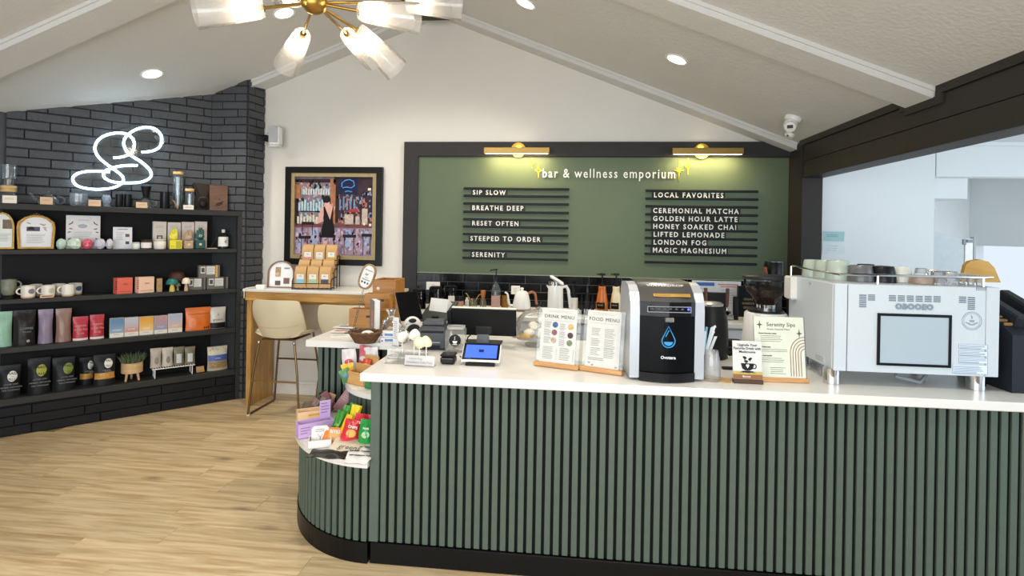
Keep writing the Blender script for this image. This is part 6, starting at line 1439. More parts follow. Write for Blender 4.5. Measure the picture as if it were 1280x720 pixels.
# cake pops in their clear stand, two lettered sign holders
P = spot(512, 447); P.y = 2.72; P.x = pY(509, 450, 2.72).x
g = T('cake_pop_stand', 'clear acrylic stand for cake pops at the counter corner', 'stand', P)
b = B().prism([(-.105, -.035), (.085, -.035), (.105, .06), (-.07, .06)], .036, .041).prism([(-.11, -.04), (.09, -.04), (.11, .065), (-.075, .065)], 0, .004); b.build('acrylic_tiers', Glass('#ffffff', .12, milk=.14), g)
for x, y_ in ((-.10, -.03), (.08, -.03), (.10, .055), (-.065, .055)): B().cyl((x, y_, .004), (x, y_, .036), .005).build('tier_post', Glass('#ffffff', .2, milk=.1), g)
POP = M('#eee3c0', .4, var=.12, scale=60, bump=.25, bscale=90)
for i, (x, yt, Y, lab) in enumerate(((503, 421, 2.775, 'white cake pop at the left on the clear stand'), (518, 419, 2.75, 'white cake pop in the middle at the back of the clear stand'), (524.5, 429, 2.70, 'yellow cream cake pop third on the clear stand'), (533, 427, 2.715, 'yellow cream cake pop at the right with a torn edge'))):
    q = pY(x, yt, Y); zb = .0425+ZC
    gg = T('cake_pop', lab, 'cake pop', Vector((q.x, Y, ZC+.006)), 0, 'cake pops at the counter corner')
    B().cyl((0, 0, 0), (0, 0, q.z-ZC-.022), .0028, n=8).build('stick', M('#f2efe6', .5), gg)
    b = B(); r = random.Random(i); m_ = M('#eeece0', .4, var=.05, bump=.2, bscale=80) if i < 2 else POP
    b.sphere((0, 0, q.z-ZC-.006), .030, 16, 10, sc=(1, 1, .92)); b.v = [(x_*(1+.12*sin(60*z_+i+40*y_)), y_, z_+.006*sin(50*x_+i)) for x_, y_, z_ in b.v]; b.build('cake_ball', m_, gg)
    b = B(TR(0, 0, q.z-ZC-.024)); b.lathe([(.012, .0), (.016, -.006), (.007, .002)], n=12, smooth=False); b.build('frill', m_, gg)
def holder(x0, x1, yt, yb, Y, lines, label):
    a, b_ = pY(x0, yb, Y), pY(x1, yb, Y); w = b_.x-a.x; h = pY((x0+x1)/2, yt, Y).z-ZC
    g = T('name_holder', label, 'sign', Vector(((a.x+b_.x)/2, Y, ZC+.0008)), -.06)
    B().box((0, .02, .003), (w, .045, .005), .001).build('acrylic_foot', Glass('#ffffff', .12, milk=.1), g)
    X = TR(0, 0, .004) @ RX(-.2); B(X).box((0, 0, h/2), (w, .005, h), .001).build('acrylic_panel', Glass('#ffffff', .15, milk=.6), g)
    for k, s in enumerate(lines): txt(g, s, .015, X @ Vector((-.02+.02*k, -.0032, h*(.68-.36*k))), M('#77787a', .5), (pi/2-.2, 0, 0))
holder(483, 526, 438, 449, 2.79, ('Cookies & Cream', 'Cake Pops'), 'clear acrylic holder with handwritten card, left and rear of two')
holder(505, 543, 446, 457, 2.655, ('Lemon Pop', 'Strawberry Cake Pops'), 'clear acrylic holder with handwritten card, front one of two')
# POS monitor seen from behind
P = spot(602, 433); P.y = 3.22; P.x = pY(603, 430, 3.22).x
g = T('pos_monitor', 'large black point of sale monitor seen from behind on its foot', 'monitor', P)
B().box((0, .03, .006), (.22, .18, .011), .004).build('foot_plate', DKG, g)
B(TR(0, .02, .01) @ RX(-.12)).prism([(-.040, 0), (.040, 0), (.032, .078), (-.032, .078)], -.01, .01, plane='xz').build('stand_neck', M('#55575a', .35, .5), g)
X = TR(0, .035, .055) @ RX(radians(10)); a0 = pY(564, 400, 3.22).x-P.x; a1 = pY(645, 400, 3.22).x-P.x; H_ = .166
B(X).box(((a0+a1)/2, 0, H_/2), (a1-a0, .022, H_), .004).build('housing', M('#141517', .35, var=.08), g)
B(X).box(((a0+a1)/2, .0105, H_+.002), (a1-a0, .018, .008), .002).build('white_edge', M('#e9e5d6', .4), g)
B(X).box((.005, -.014, .035), (.10, .012, .05), .004).box((-.018, -.021, .042), (.022, .004, .012)).box((.026, -.021, .042), (.022, .004, .012)).build('mount_bracket', M('#2e2f31', .3), g)
B(X).box((a0-.012, -.006, H_*.62), (.026, .03, .10), .004).build('card_swiper', M('#1b1c1e', .4), g)
B().tube([(-.05, -.01, .08), (-.085, -.02, .05), (-.095, -.03, .012)], .004, 6).build('cable', BLACK, g)
# glass dome with pastries
P = spot(660, 428); P.y = 3.30; P.x = pY(672, 427, 3.30).x
g = T('cake_dome', 'clear glass cake dome with pastries behind the drink menu', 'dome', P)
B().lathe([(.075, 0), (.08, .006), (.03, .018), (.03, .03), (.135, .042), (.14, .048), (.0001, .047)], n=30).build('stand_plate', Glass('#ffffff', .25, milk=.25), g)
B().lathe([(.130, .049), (.132, .12), (.120, .165), (.085, .200), (.03, .215), (.0001, .217)], n=30, cap=False).build('dome_glass', Glass('#ffffff', .2, milk=.10), g)
B().sphere((0, 0, .232), .016, 12, 8).build('knob', Glass('#dfe8e8', .3), g)
for i, (x, y_, z, s) in enumerate(((-.05, -.03, .075, 1), (.03, -.05, .07, 1), (.0, .03, .075, 1), (-.02, -.01, .115, .9), (.05, .03, .078, .9), (-.03, .045, .11, .9), (.02, .0, .15, .7))):
    B().sphere((x, y_, z), .036*s, 12, 8, sc=(1, .9, .72)).build('pastry', M('#e6dfcc', .5, var=.1, scale=30), g)
B().box((-.075, -.065, .062), (.075, .02, .02), .004).build('yellow_card', M('#e0ab3a', .5), g)
# receipt printer
P = spot(548, 440); P.y = 3.125; P.x = pY(543, 436, 3.125).x
g = T('receipt_printer', 'dark grey receipt printer behind the label jar', 'printer', P, .10)
B().box((0, 0, .065), (.165, .19, .128), .012).build('body', M('#3f4349', .4), g); B().box((-.005, .03, .140), (.13, .12, .03), .010).build('lid', M('#4a4e54', .4), g); B().box((0, -.0965, .105), (.13, .004, .012)).build('paper_slot', M('#141416', .4), g)
B().box((.02, -.0965, .045), (.05, .003, .006)).build('brand_plate', M('#9a9da1', .4), g); B().box((0, -.0965, .02), (.09, .004, .018), .002).build('base_vent', M('#181a30', .4), g)
# white customer terminal and tilted black tablet
P = pY(535, 402, 3.55); P.z = ZC+.0008
g = T('order_terminal', 'white backed order terminal with tilted dark screen behind the printer', 'terminal', Vector((P.x+.045, 3.63, ZC+.0008)), -.5)
B().box((0, 0, .012), (.17, .14, .023), .006).build('foot', M('#5b5e62', .4), g)
B().prism([(-.07, .02), (.07, .02), (.085, .17), (.02, .22), (-.02, .05)], -.08, .08, plane='yz').build('white_back', M('#e8e7e2', .35), g)
B(TR(0, .0, .14) @ RX(radians(-48))).box((0, .012, .0), (.24, .014, .20), .004).build('screen', M('#3d4440', .15), g)
B().box((.02, -.045, .10), (.05, .02, .02), .004, xf=RX(.5)).build('latch', BLACK, g)
P = pY(510, 410, 3.47)
g = T('tilted_tablet', 'black tablet tilted on a post behind the bagged treats', 'tablet', Vector((P.x, 3.485, ZC+.0008)), .75)
B().box((0, 0, .006), (.12, .12, .011), .004).build('foot', BLACK, g); B().cyl((0, 0, .01), (0, .02, .14), .018).build('post', M('#1c1c1e', .3), g)
B(TR(0, .0, .185) @ RX(radians(-28))).box((0, 0, 0), (.16, .016, .20), .006).build('tablet', M('#08080a', .08), g); B(TR(0, .0, .185) @ RX(radians(-28))).box((0, .0095, 0), (.155, .004, .195), .002).build('white_back', M('#dcdcda', .4), g)
# white and black ball dispenser
P = pY(515, 418, 3.34)
g = T('tape_dispenser', 'round white and black tape dispenser behind the bagged treats', 'dispenser', Vector((P.x, 3.345, ZC+.0008)), .3)
B().lathe([(.052, 0), (.058, .02), (.056, .06)], n=24).build('base', M('#2a2b2d', .4), g); B().sphere((0, 0, .080), .060, 22, 14, sc=(.95, .85, 1)).build('white_shell', M('#e4e3e0', .35), g)
B().prism(ov(.043, .047, 26, 2.2), -.062, -.035, plane='xz', xf=TR(.008, 0, .052)).build('dark_front', M('#232427', .4), g); B().sphere((0, -.045, .12), .018, 10, 6, sc=(1.4, .8, .8)).build('grip', M('#2b2b2d', .4), g)
b = B().sphere((.004, -.0625, .055), .009, 10, 5, sc=(1, .3, 1)); b.build('sticker', M('#c0a695', .5), g)
# cellophane wrapped treats, small boxes, white card
for i, (x, y_, Y, s) in enumerate(((489, 420, 3.31, 1), (504, 424, 3.215, .6))):
    P = pY(x, y_, Y); g = T('cellophane_bag', ('larger clear cellophane treat bag beside the booklet', 'smaller clear cellophane treat bag behind the white card')[i], 'bag', Vector((P.x, Y, ZC+.0008)), .2*i)
    b = B(); r = random.Random(i+60)
    b.lathe([(.052*s, 0), (.062*s, .02), (.066*s, .06*s), (.05*s, .115*s), (.016*s, .14*s), (.030*s, .175*s), (.04*s, .19*s)], n=18, cap=False); b.v = [(x_*(1+.13*sin(9*z_*30+x_*70)), y2*(1+.13*cos(7*z_*30+y2*60)), z_) for x_, y2, z_ in b.v]; b.build('film', Glass('#eef2f4', .3, .05, milk=.05), g)
    B().tube([(.018*s*cos(2*pi*k/10), .018*s*sin(2*pi*k/10), .14*s) for k in range(10)], .003, 5, closed=True).build('ribbon', M('#d9d4cf', .5), g)
    for k in range(3): B().sphere((r.uniform(-.02, .02), r.uniform(-.02, .02), .022+.018*k), .024*s, 12, 8, sc=(1, 1, .8)).build('treat', M('#c8bcae', .5, var=.2, scale=30), g)
for i in range(2):
    P = pY(484.5, 415, 3.20); g = T('small_carton', ('lower white carton with blue print by the cellophane bag', 'upper white carton with blue print by the cellophane bag')[i], 'box', Vector((P.x, 3.205, ZC+.0008+.034*i)), .15-.1*i, 'white and blue cartons')
    B().box((0, 0, .016), (.08, .05, .032), .001).build('carton', M('#e2e3e4', .5), g); B().box((.012, -.0256, .016), (.05, .001, .014)).build('blue_print', M('#5f84b5', .5), g); B().box((-.03, -.0257, .012), (.012, .001, .008)).build('dark_mark', M('#55585c', .5), g)
P = pZ(494.5, 433, ZC); L_ = Vector((P.x, P.y, ZC+.0008)); h = pY(496, 397, P.y).z-ZC
g = T('standing_card', 'narrow white card in clear holder standing at the counter corner', 'card', L_, -.55)
B().box((0, 0, h/2), (.05, .004, h), .001).build('card', M('#e9ebee', .5), g); B().box((0, .012, .003), (.05, .04, .005), .001).build('foot', Glass('#eef2f4', .2), g)
b = B(); copyline(b, -.016, h*.85, .032, -.0024, .003, 0, 9, .012, seed=5); b.build('print', INKG, g)['kind'] = 'stuff'
# ================================================================ BACK COUNTER
def bk(x0, x1, yt, Y, yb=384): 
    a, b_ = pY(x0, yb, Y), pY(x1, yb, Y); return Vector(((a.x+b_.x)/2, Y, ZC+.0008)), b_.x-a.x, pY((x0+x1)/2, yt, Y).z-ZC
for i, (x0, x1, yt, Y, lab) in enumerate(((514.5, 532, 361.5, 4.66, 'black canister with silver clasp, left of three on the back counter'), (536.5, 552, 358, 4.64, 'taller black canister with silver clasp, middle of three'), (555, 571, 357, 4.78, 'black canister with white tag, right of three'))):
    L_, w, h = bk(x0, x1, yt, Y); g = T('canister', lab, 'canister', L_, 0, 'black canisters on the back counter'); R_ = w/2
    B().lathe([(R_*.96, 0), (R_, .004), (R_, h*.78), (R_*.96, h*.80)], n=24).build('body', M('#101114', .2, .3), g)
    B().lathe([(R_*.98, h*.805), (R_*1.03, h*.82), (R_*1.03, h*.90), (R_*.9, h*.93)], n=24).build('seal_ring', M('#2a2b2e', .2, .6), g)
    B().lathe([(R_*.98, h*.93), (R_*.98, h*.97), (R_*.8, h), (.0001, h)], n=24).build('lid', M('#17181b', .15, .3), g)
    B().tube([(R_*.6, -R_*.85, h*.55), (R_*.62, -R_*.95, h*.7), (R_*.6, -R_*.9, h*.9)], .005).build('clasp', CHROME, g)
    if i == 2: B().box((R_*.35, -R_*1.02, h*.42), (.058, .002, .058)).build('white_tag', M('#e9e6de', .5), g)
for i, (x0, x1, y0, y1) in enumerate(((533, 550, 354, 360.5), (639, 650, 357, 368))):
    a, b_ = pY(x0, y0, 4.978), pY(x1, y1, 4.978); c = (a+b_)/2
    g = T('wall_outlet', ('white outlet plate on the black tiles above the canisters', 'white outlet plate on the black tiles behind the kettle')[i], 'outlet', c, 0)
    B().box((0, -.002, 0), (b_.x-a.x, .006, max(.075, a.z-b_.z)), .002).build('plate', M('#e9e7e1', .4), g); B().box((0, -.0055, .0), (.032, .002, .045), .001).build('socket', M('#d6d4ce', .4), g)
L_, w, h = bk(569.5, 579.5, 370.5, 4.52, 386); R_ = w/2
g = T('copper_jar', 'small copper pink jar with black lid on the back counter', 'jar', L_); B().lathe([(R_, 0), (R_, h*.72)], n=20).build('body', M('#c98f7a', .3, .3), g); B().lathe([(R_*1.05, h*.725), (R_*1.05, h), (R_*.9, h)], n=20).build('lid', M('#1a1a1b', .35), g)
L_, w, h = bk(581, 586, 372, 4.62); single(B().lathe([(w/2, 0), (w/2, h*.8), (w*.3, h*.85), (w*.3, h)], n=16), 'small_bottle', M('#d9d6cf', .35), 'tiny white bottle beside the copper pink jar', 'bottle', L_)
L_, w, h = bk(586, 596, 374, 4.72); R_ = w/2
g = T('scoop_jar', 'small glass jar holding two long wooden stirrers', 'jar', L_); B().lathe([(R_, 0), (R_*1.05, h*.7), (R_*.8, h)], n=20, cap=False).build('glass_body', Glass('#dfe6d8', .2, milk=.15), g)
for dx, dz in ((-.058, .135), (.058, .13), (-.01, .09)): B().tube([(-dx*.15, 0, .006), (dx*.8, 0, dz*.9), (dx, 0, dz), (dx*1.18, 0, dz+.004)], .004, 6).build('stirrer', Wood('#c9a86d', '#aa884e', 6), g)
L_, w, h = bk(600, 607.5, 374, 4.70); R_ = w/2
g = T('whisk_jar', 'small glass jar holding an orange bamboo whisk', 'jar', L_); B().lathe([(R_, 0), (R_*1.1, h*.7), (R_*.8, h)], n=20, cap=False).build('glass_body', Glass('#dfe6e0', .2, milk=.15), g)
B().lathe([(.006, .01), (.012, h), (.016, h+.02), (.022, h+.05), (.022, h+.075), (.016, h+.078)], n=16).build('whisk', M('#b8743a', .6, bump=.6, bscale=150), g)
L_, w, h = bk(614, 625, 336, 4.66); R_ = w/2
g = T('syrup_bottle', 'clear syrup bottle with pink label and black pump', 'bottle', L_); B().lathe([(R_, 0), (R_, h*.50), (R_*.7, h*.60), (R_*.3, h*.66), (R_*.28, h*.70)], n=22).build('glass_body', Glass('#d9e3ea', .2, milk=.15), g)
B().lathe([(R_*1.02, h*.04), (R_*1.02, h*.37)], n=22, cap=False).build('label_band', M('#c3a09a', .5, var=.1), g); B().lathe([(R_*.32, h*.70), (R_*.32, h*.75), (R_*.12, h*.76), (R_*.12, h*.95)], n=12).build('pump_collar', M('#23252b', .4), g)
B().tube([(0, 0, h*.95), (0, 0, h*.98), (-.045, -.01, h*.965), (-.05, -.012, h*.94)], .006).box((0, 0, h*.985), (.03, .02, .012), .003).build('pump_spout', M('#17181a', .4), g)
L_, w, h = bk(626.5, 635, 369.5, 4.72); R_ = w/2
single(B().lathe([(R_, 0), (R_, h), (R_*.92, h), (R_*.9, .01)], n=20), 'amber_glass', M('#8a6424', .15, var=.15, scale=30), 'amber brown tumbler beside the gooseneck kettle', 'glass', L_)
for i in range(1):
    P = pY(612, 386.5, 4.50); g = T('drip_tray', 'dark slatted drip tray on the back counter behind the monitor', 'tray', Vector((P.x, 4.52, ZC+.0008)))
    B().box((0, 0, .008), (.40, .13, .015), .003).build('tray_body', M('#26282a', .4), g)
    for k in range(14): B().box((-.18+.0277*k, 0, .0165), (.012, .115, .003)).build('slat', M('#35383b', .35), g)
P = pY(553, 388, 4.50)
single(B().lathe([(.10, 0), (.105, .004), (.09, .010), (.0001, .011)], n=26, sy=.6), 'black_tray', M('#1c1d1f', .35), 'flat oval black dish in front of the canisters', 'dish', Vector((P.x, 4.50, ZC+.0008)))
L_, w, h = bk(641, 663, 361.5, 4.52, 388); R_ = w/2*1.02
g = T('gooseneck_kettle', 'white gooseneck kettle with brown handle on its round base', 'kettle', L_); KW = M('#ebebe8', .25, var=.01)
B().lathe([(R_*1.15, 0), (R_*1.2, .006), (R_*1.12, .026), (R_*.9, .030)], n=28).build('power_base', KW, g); B().lathe([(R_, .031), (R_*1.01, .034), (R_*1.01, .046), (R_, .048)], n=28).build('wood_band', M('#8a6a4c', .4), g)
B().lathe([(R_, .049), (R_*.97, h*.45), (R_*.72, h*.85), (R_*.66, h*.87)], n=28).build('body', KW, g); B().lathe([(R_*.66, h*.872), (R_*.5, h*.92), (R_*.12, h*.95), (.012, h*.97), (.016, h*1.03), (.010, h*1.06)], n=20).build('lid', KW, g)
B().tube(spline([Vector((-R_*.95, 0, .07)), Vector((-R_*1.35, 0, .075)), Vector((-R_*1.5, 0, .12)), Vector((-R_*1.6, 0, h*.78)), Vector((-R_*1.9, 0, h*.86))], 5), [.011]*11+[.008]*10, 8).build('spout', KW, g)
B().tube(spline([Vector((R_*.72, 0, h*.82)), Vector((R_*1.1, 0, h*.90)), Vector((R_*1.5, 0, h*.80)), Vector((R_*1.62, 0, h*.50)), Vector((R_*1.75, 0, h*.38))], 5), .010, 8).build('handle', M('#a5694a', .4), g)
B().tube(spline([Vector((R_*1.1, 0, .012)), Vector((R_*1.7, .05, .006)), Vector((R_*2.4, .0, .006)), Vector((R_*3.1, .1, .006))], 5), .005, 6).build('cord', M('#d9d6d0', .4), g)
L_, w, h = bk(684, 704, 357, 4.50, 389); R_ = w/2
g = T('electric_kettle', 'tall white electric kettle with lid tilted open', 'kettle', L_)
B().lathe([(R_*1.05, 0), (R_*1.05, .012), (R_*1.0, .014), (R_*.94, h*.97), (R_*.92, h)], n=26).build('body', KW, g); B().prism([(-R_*1.15, h), (-R_*.7, h), (-R_*.85, h*.86)], -.018, .018, plane='xz').build('pour_lip', KW, g)
B().lathe([(R_*.7, h), (R_*.7, h+.03), (R_*.5, h+.035)], c=(-.02, 0, 0), n=20).build('steel_neck', CHROME, g); B(TR(.01, 0, h+.045) @ RY(.55)).box((0, 0, 0), (.135, .075, .026), .012).build('lid', KW, g)
B().tube([(R_*.85, 0, h*.95), (R_*1.35, 0, h*.98), (R_*1.6, 0, h*.85), (R_*1.85, 0, h*.35), (R_*1.8, 0, h*.28)], [.013, .014, .014, .012, .009], 8).build('handle', KW, g)
B().box((0, -R_*1.0, h*.22), (.014, .004, .004)).build('mark', INKG, g)
L_, w, h = bk(713, 722, 359, 4.62); R_ = w/2
g = T('labelled_bottle', 'dark bottle with large white label right of the white electric kettle', 'bottle', L_); B().lathe([(R_, 0), (R_, h*.66), (R_*.5, h*.78), (R_*.4, h*.84), (R_*.4, h)], n=20).build('glass_body', M('#17171a', .15), g); B().lathe([(R_*1.03, h*.08), (R_*1.03, h*.62)], n=20, cap=False).build('label_band', M('#e5e4df', .5), g)
for i, (x0, x1, yt, lab) in enumerate(((724, 730, 367, 'small black dropper bottle, left of three'), (731, 737, 355, 'taller slim black bottle with clear cap, middle of three'), (738, 743, 367, 'small black dropper bottle, right of three'))):
    L_, w, h = bk(x0, x1, yt, 4.64-.03*i); R_ = w/2; g = T('dropper_bottle', lab, 'bottle', L_, 0, 'black bottles on the back counter')
    B().lathe([(R_, 0), (R_, h*.6), (R_*.5, h*.68), (R_*.5, h*.72)], n=16).build('glass_body', M('#1d1e22', .15), g); B().lathe([(R_*.55, h*.72), (R_*.5, h*.85), (R_*.25, h*.88), (R_*.22, h)], n=14).build('cap', M('#3a3c42', .25) if i == 1 else M('#101012', .4), g)
    B().lathe([(R_*1.03, h*.15), (R_*1.03, h*.45)], n=16, cap=False).build('label_band', M('#2c2d33', .5), g)
for i, (x0, x1, c, lab) in enumerate(((744.5, 760, '#c56a22', 'orange sauce bottle with black pump and black label'), (762.5, 777, '#e6d9b4', 'cream sauce bottle with black pump and black label'))):
    L_, w, h = bk(x0, x1, 341.5, 4.48, 387); R_ = w/2; g = T('sauce_bottle', lab, 'bottle', L_, 0, 'pump sauce bottles'); hb = h*.70
    B().lathe([(R_*.9, 0), (R_, .008), (R_*.98, hb*.45), (R_*.72, hb*.78), (R_*.60, hb*.86), (R_*.62, hb*.98), (R_*.5, hb)], n=24).build('body', M(c, .25, var=.06), g)
    B().lathe([(R_*.35, hb), (R_*.35, hb+.022), (R_*.14, hb+.025), (R_*.14, h*.95)], n=16).build('pump_collar', M('#141416', .4), g); B().box((0, 0, h*.975), (.052, .024, .018), .006).box((-.03, 0, h*.972), (.03, .012, .010), .003).build('pump_head', M('#141416', .4), g)
    q = B(); q.sheet(lambda u, v: Vector((R_*1.02*sin((u-.72)*1.5), -R_*1.02*cos((u-.72)*1.5), hb*(.30+.20*v))), 10, 2); q.build('black_label', M('#1a1512', .4), g)
    txt(g, 'SAUCE', .014, (-.016, -R_*1.05, hb*.42), M('#d9b88a', .5), (pi/2, 0, -.2))
# notice sheet and portafilter station
a, b_ = pY(865, 350.5, 4.82), pY(925.5, 393, 4.82)
g = T('notice_board', 'white notice sheet with blue and red headings standing on the back counter', 'notice', Vector(((a.x+b_.x)/2, 4.82, ZC+.0008))); w = b_.x-a.x; h = a.z-ZC
B().box((0, 0, h/2), (w, .006, h), .001).build('board', M('#d3d8dc', .5), g); B().box((-w*.26, -.0036, h*.90), (w*.44, .001, h*.10)).build('blue_heading', M('#3f66ac', .5), g); B().box((w*.24, -.0036, h*.90), (w*.42, .001, h*.035)).box((w*.24, -.0036, h*.84), (w*.3, .001, h*.03)).build('red_heading', M('#c98476', .5), g)
b = B(); copyline(b, -w*.45, h*.76, w*.3, -.0036, .004, 0, 6, .022, seed=2); copyline(b, w*.1, h*.74, w*.32, -.0036, .004, 0, 6, .022, seed=4); b.build('print', M('#8c98a5', .5), g)['kind'] = 'stuff'
B().box((-w*.46, -.004, h*.45), (w*.08, .002, h*.5)).build('cream_card', M('#cbb98f', .5), g)
P = pY(895, 393, 4.60)
g = T('portafilter_station', 'dark knock station holding two wooden handled portafilters', 'portafilters', Vector((P.x, 4.60, ZC+.0008))); sc = 4.6/F_PX
B().box((0, .05, .13), (.19, .03, .17), .006).build('back_plate', M('#2b2c2f', .4, var=.15), g); B().box((0, .02, .022), (.26, .12, .043), .005).build('base', M('#b9bbbd', .25, .8), g)
for s_ in (-1, 1):
    B().tube([(s_*.080, -.02, .10), (s_*.083, -.015, .15), (s_*.088, -.005, .255)], [.010, .013, .014], 10).build('wood_handle', Wood('#6b4030', '#4f2d20', 5, (6, 6, 1)), g)
    B().cyl((s_*.080, -.02, .10), (s_*.078, -.03, .075), .010).lathe([(.034, 0), (.036, .03), (.030, .032)], c=(s_*.076, -.035, .0445), n=20).build('filter_head', CHROME, g)
    B().lathe([(.022, 0), (.022, .18), (.018, .19)], c=(s_*.155, .0, 0), n=18).build('tamper_tube', M('#1b1c1e', .35), g)
# dark coffee carton and canister with wooden handle near the post
P = pY(934, 370, 4.80)
g = T('coffee_box', 'black coffee carton with gold lettering behind the hopper', 'box', Vector((P.x, 4.82, ZC+.0008))); B().box((0, 0, .13), (.16, .10, .26), .002).build('carton', M('#131314', .4), g)
for k, s in enumerate(('GREAT', 'BARISTA', 'BEANS')): txt(g, s, .026, (0, -.0506, .15-.035*k), M('#9c8862', .4))
P = pY(983, 346, 4.2); zc_ = pY(983, 327.5, 4.2).z-ZC
g = T('tall_grinder', 'tall black coffee grinder with wooden handle on the back counter by the post', 'grinder', Vector((P.x, 4.45, ZC+.0008)))
zc_ = pY(983, 328, 4.45).z-ZC
B().box((0, 0, .03), (.17, .20, .058), .008).build('base', M('#17181a', .4), g); B().lathe([(.062, .058), (.062, zc_-.15), (.075, zc_-.14)], n=24).build('column', M('#1b1c1e', .4), g); B().lathe([(.068, zc_-.14), (.070, zc_-.012), (.064, zc_)], n=26).build('head', M('#0f1113', .3), g)
B().lathe([(.066, zc_), (.066, zc_+.004), (.05, zc_+.006)], n=24).build('steel_cap', M('#6d7176', .3, .8), g); B().tube([(-.06, -.03, zc_-.11), (-.085, -.06, zc_-.075), (-.09, -.065, zc_-.04)], [.012, .016, .015], 10).build('wood_handle', Wood('#9a5f44', '#7a452e', 5, (6, 6, 1)), g)

# ================================================================ TREATS ON THE ROUNDED SHELVES
ZD = .5008
def ds(x, y, z=ZD): p = pZ(x, y, .50); p.z = z; return p
def openbox(g, w, d, h, m, inner=None, t=.004, hf=None):
    hf = hf or h
    B().box((0, 0, t/2), (w, d, t)).build('tray_floor', m, g); B().box((0, -d/2+t/2, hf/2), (w, t, hf)).build('front_panel', m, g); B().box((0, d/2-t/2, h/2), (w, t, h)).build('back_panel', m, g)
    for s_ in (-1, 1): B().box((s_*(w/2-t/2), 0, hf/2), (t, d-2*t, hf)).build('side_panel', m, g)
P = ds(388, 546)
g = T('purple_display_box', 'lavender purple open display box with tall header card', 'box', ds(393, 543), .7); PUR = M('#c8a9da', .5, var=.02)
openbox(g, .18, .07, .075, PUR); B().box((.062, .028, .115), (.058, .004, .10), .001).build('header_card', PUR, g)
b = B(); copyline(b, .040, .15, .044, .0255, .004, 0, 4, .016, seed=1); b.build('print', M('#7a5c92', .5), g)['kind'] = 'stuff'
b = B(); copyline(b, -.08, .055, .05, -.0357, .004, 0, 3, .014, seed=2); b.build('front_print', M('#8f70a8', .5), g)['kind'] = 'stuff'
g = T('peach_display_box', 'pale peach open display box behind the purple one', 'box', ds(391, 528), .6); openbox(g, .17, .075, .075, M('#e7c59c', .5)); B().box((.02, -.038, .055), (.10, .001, .010)).build('gold_print', M('#d8a24a', .4), g)
g = T('white_card_display', 'white card display with rounded back card in front of the purple box', 'card display', ds(400, 557), .42); WC = M('#e9e5e2', .5)
openbox(g, .11, .08, .04, WC); B(TR(0, .01, .005) @ RX(-.25)).prism([(-.042, 0), (.042, 0), (.042, .075), (.03, .088), (-.03, .088), (-.042, .075)], -.002, .002, plane='xz').build('back_card', WC, g)
b = B(TR(0, .01, .005) @ RX(-.25)); copyline(b, -.022, .07, .044, -.0026, .003, 0, 2, .009); b.tube([(-.012, -.003, .048), (0, -.003, .032), (0, -.003, .018)], .0012, 5).tube([(.012, -.003, .048), (0, -.003, .032)], .0012, 5); b.build('print', INKG, g)
g = T('acrylic_bin', 'clear acrylic bin of brown snack packets at the shelf back', 'bin', ds(394, 519.5), .35)
b = B(); w, d, h = .13, .10, .07
for c_, s_ in (((0, -d/2, h/2), (w, .004, h)), ((0, d/2, h/2), (w, .004, h)), ((-w/2, 0, h/2), (.004, d, h)), ((w/2, 0, h/2), (.004, d, h))): b.box(c_, s_)
b.build('acrylic_walls', Glass('#eef1f2', .2), g)
def packet(root, name, X, w, h, d, m, seed=0, label=None):
    r = random.Random(seed); a, c = r.random()*6, r.random()*6
    f = lambda u, v, s: Vector(((u-.5)*w*(1+.03*sin(9*v+a)), s*d/2*(sin(pi*min(1, max(0, (v-.08)/.84)))**.6 if .08 < v < .92 else 0)*(1-abs(2*u-1)**3)+.0012*s+.003*sin(11*u+5*v+c), v*h))
    b = B(X); b.sheet(lambda u, v: f(u, v, -1), 8, 10).sheet(lambda u, v: f(u, v, 1), 8, 10)
    o = b.build(name, m, root); return o
r = random.Random(21)
for k in range(4): packet(g, 'snack_packet', TR(-.04+.026*k, .0, .008) @ RZ(r.uniform(-.3, .3)) @ RX(-.3) @ RY(.5), .05, .10, .012, M(('#7b6159', '#5b4742', '#8c7467', '#66524c')[k], .3, bump=.2), k)
def bars(label, x, y, rz, cols, m, n, w, h, lean, group):
    for k in range(n):
        P = ds(x+cols*k, y-.9*k); g = T('snack_bar', label[k] if isinstance(label, list) else label, 'snack bar', P, rz, group)
        b = B(RX(-lean[k] if isinstance(lean, list) else -lean) ).box((0, .006, h/2), (w, .012, h), .003); b.build('wrapper', m[k % len(m)], g)
        b = B(RX(-lean[k] if isinstance(lean, list) else -lean)); copyline(b, -w*.3, h*.7, w*.6, -.0005, .004, 0, 2, .012); b.build('print', M('#cdb7ae', .5), g)['kind'] = 'stuff'
for k, (x, y, rz, tl, c, h, lab) in enumerate(((406.5, 514.5, .5, .45, '#c99a7a', .10, 'tan wrapped bar leaning at the back of the lower shelf'), (413, 513.5, .6, -.42, '#2d2524', .12, 'black wrapped bar leaning behind the green packs'), (418, 514, .6, -.55, '#8f5f63', .125, 'dark rose wrapped bar leaning against the black one'), (421, 515.5, .1, .62, '#b98d8f', .155, 'tall dusty pink box leaning to the right at the shelf back'))):
    P = ds(x, y); g = T('snack_bar', lab, 'snack bar', P+Vector((0, .0, .014)), rz, 'wrapped bars at the back')
    X = RY(tl); w = .045 if k < 3 else .06
    B(X).box((0, 0, h/2), (w, .016, h), .003).build('wrapper', M(c, .35, var=.08), g); b = B(X); copyline(b, -w*.3, h*.7, w*.6, -.0086, .004, 0, 3, .014, seed=k); b.build('print', M('#d6c0b6', .5), g)['kind'] = 'stuff'
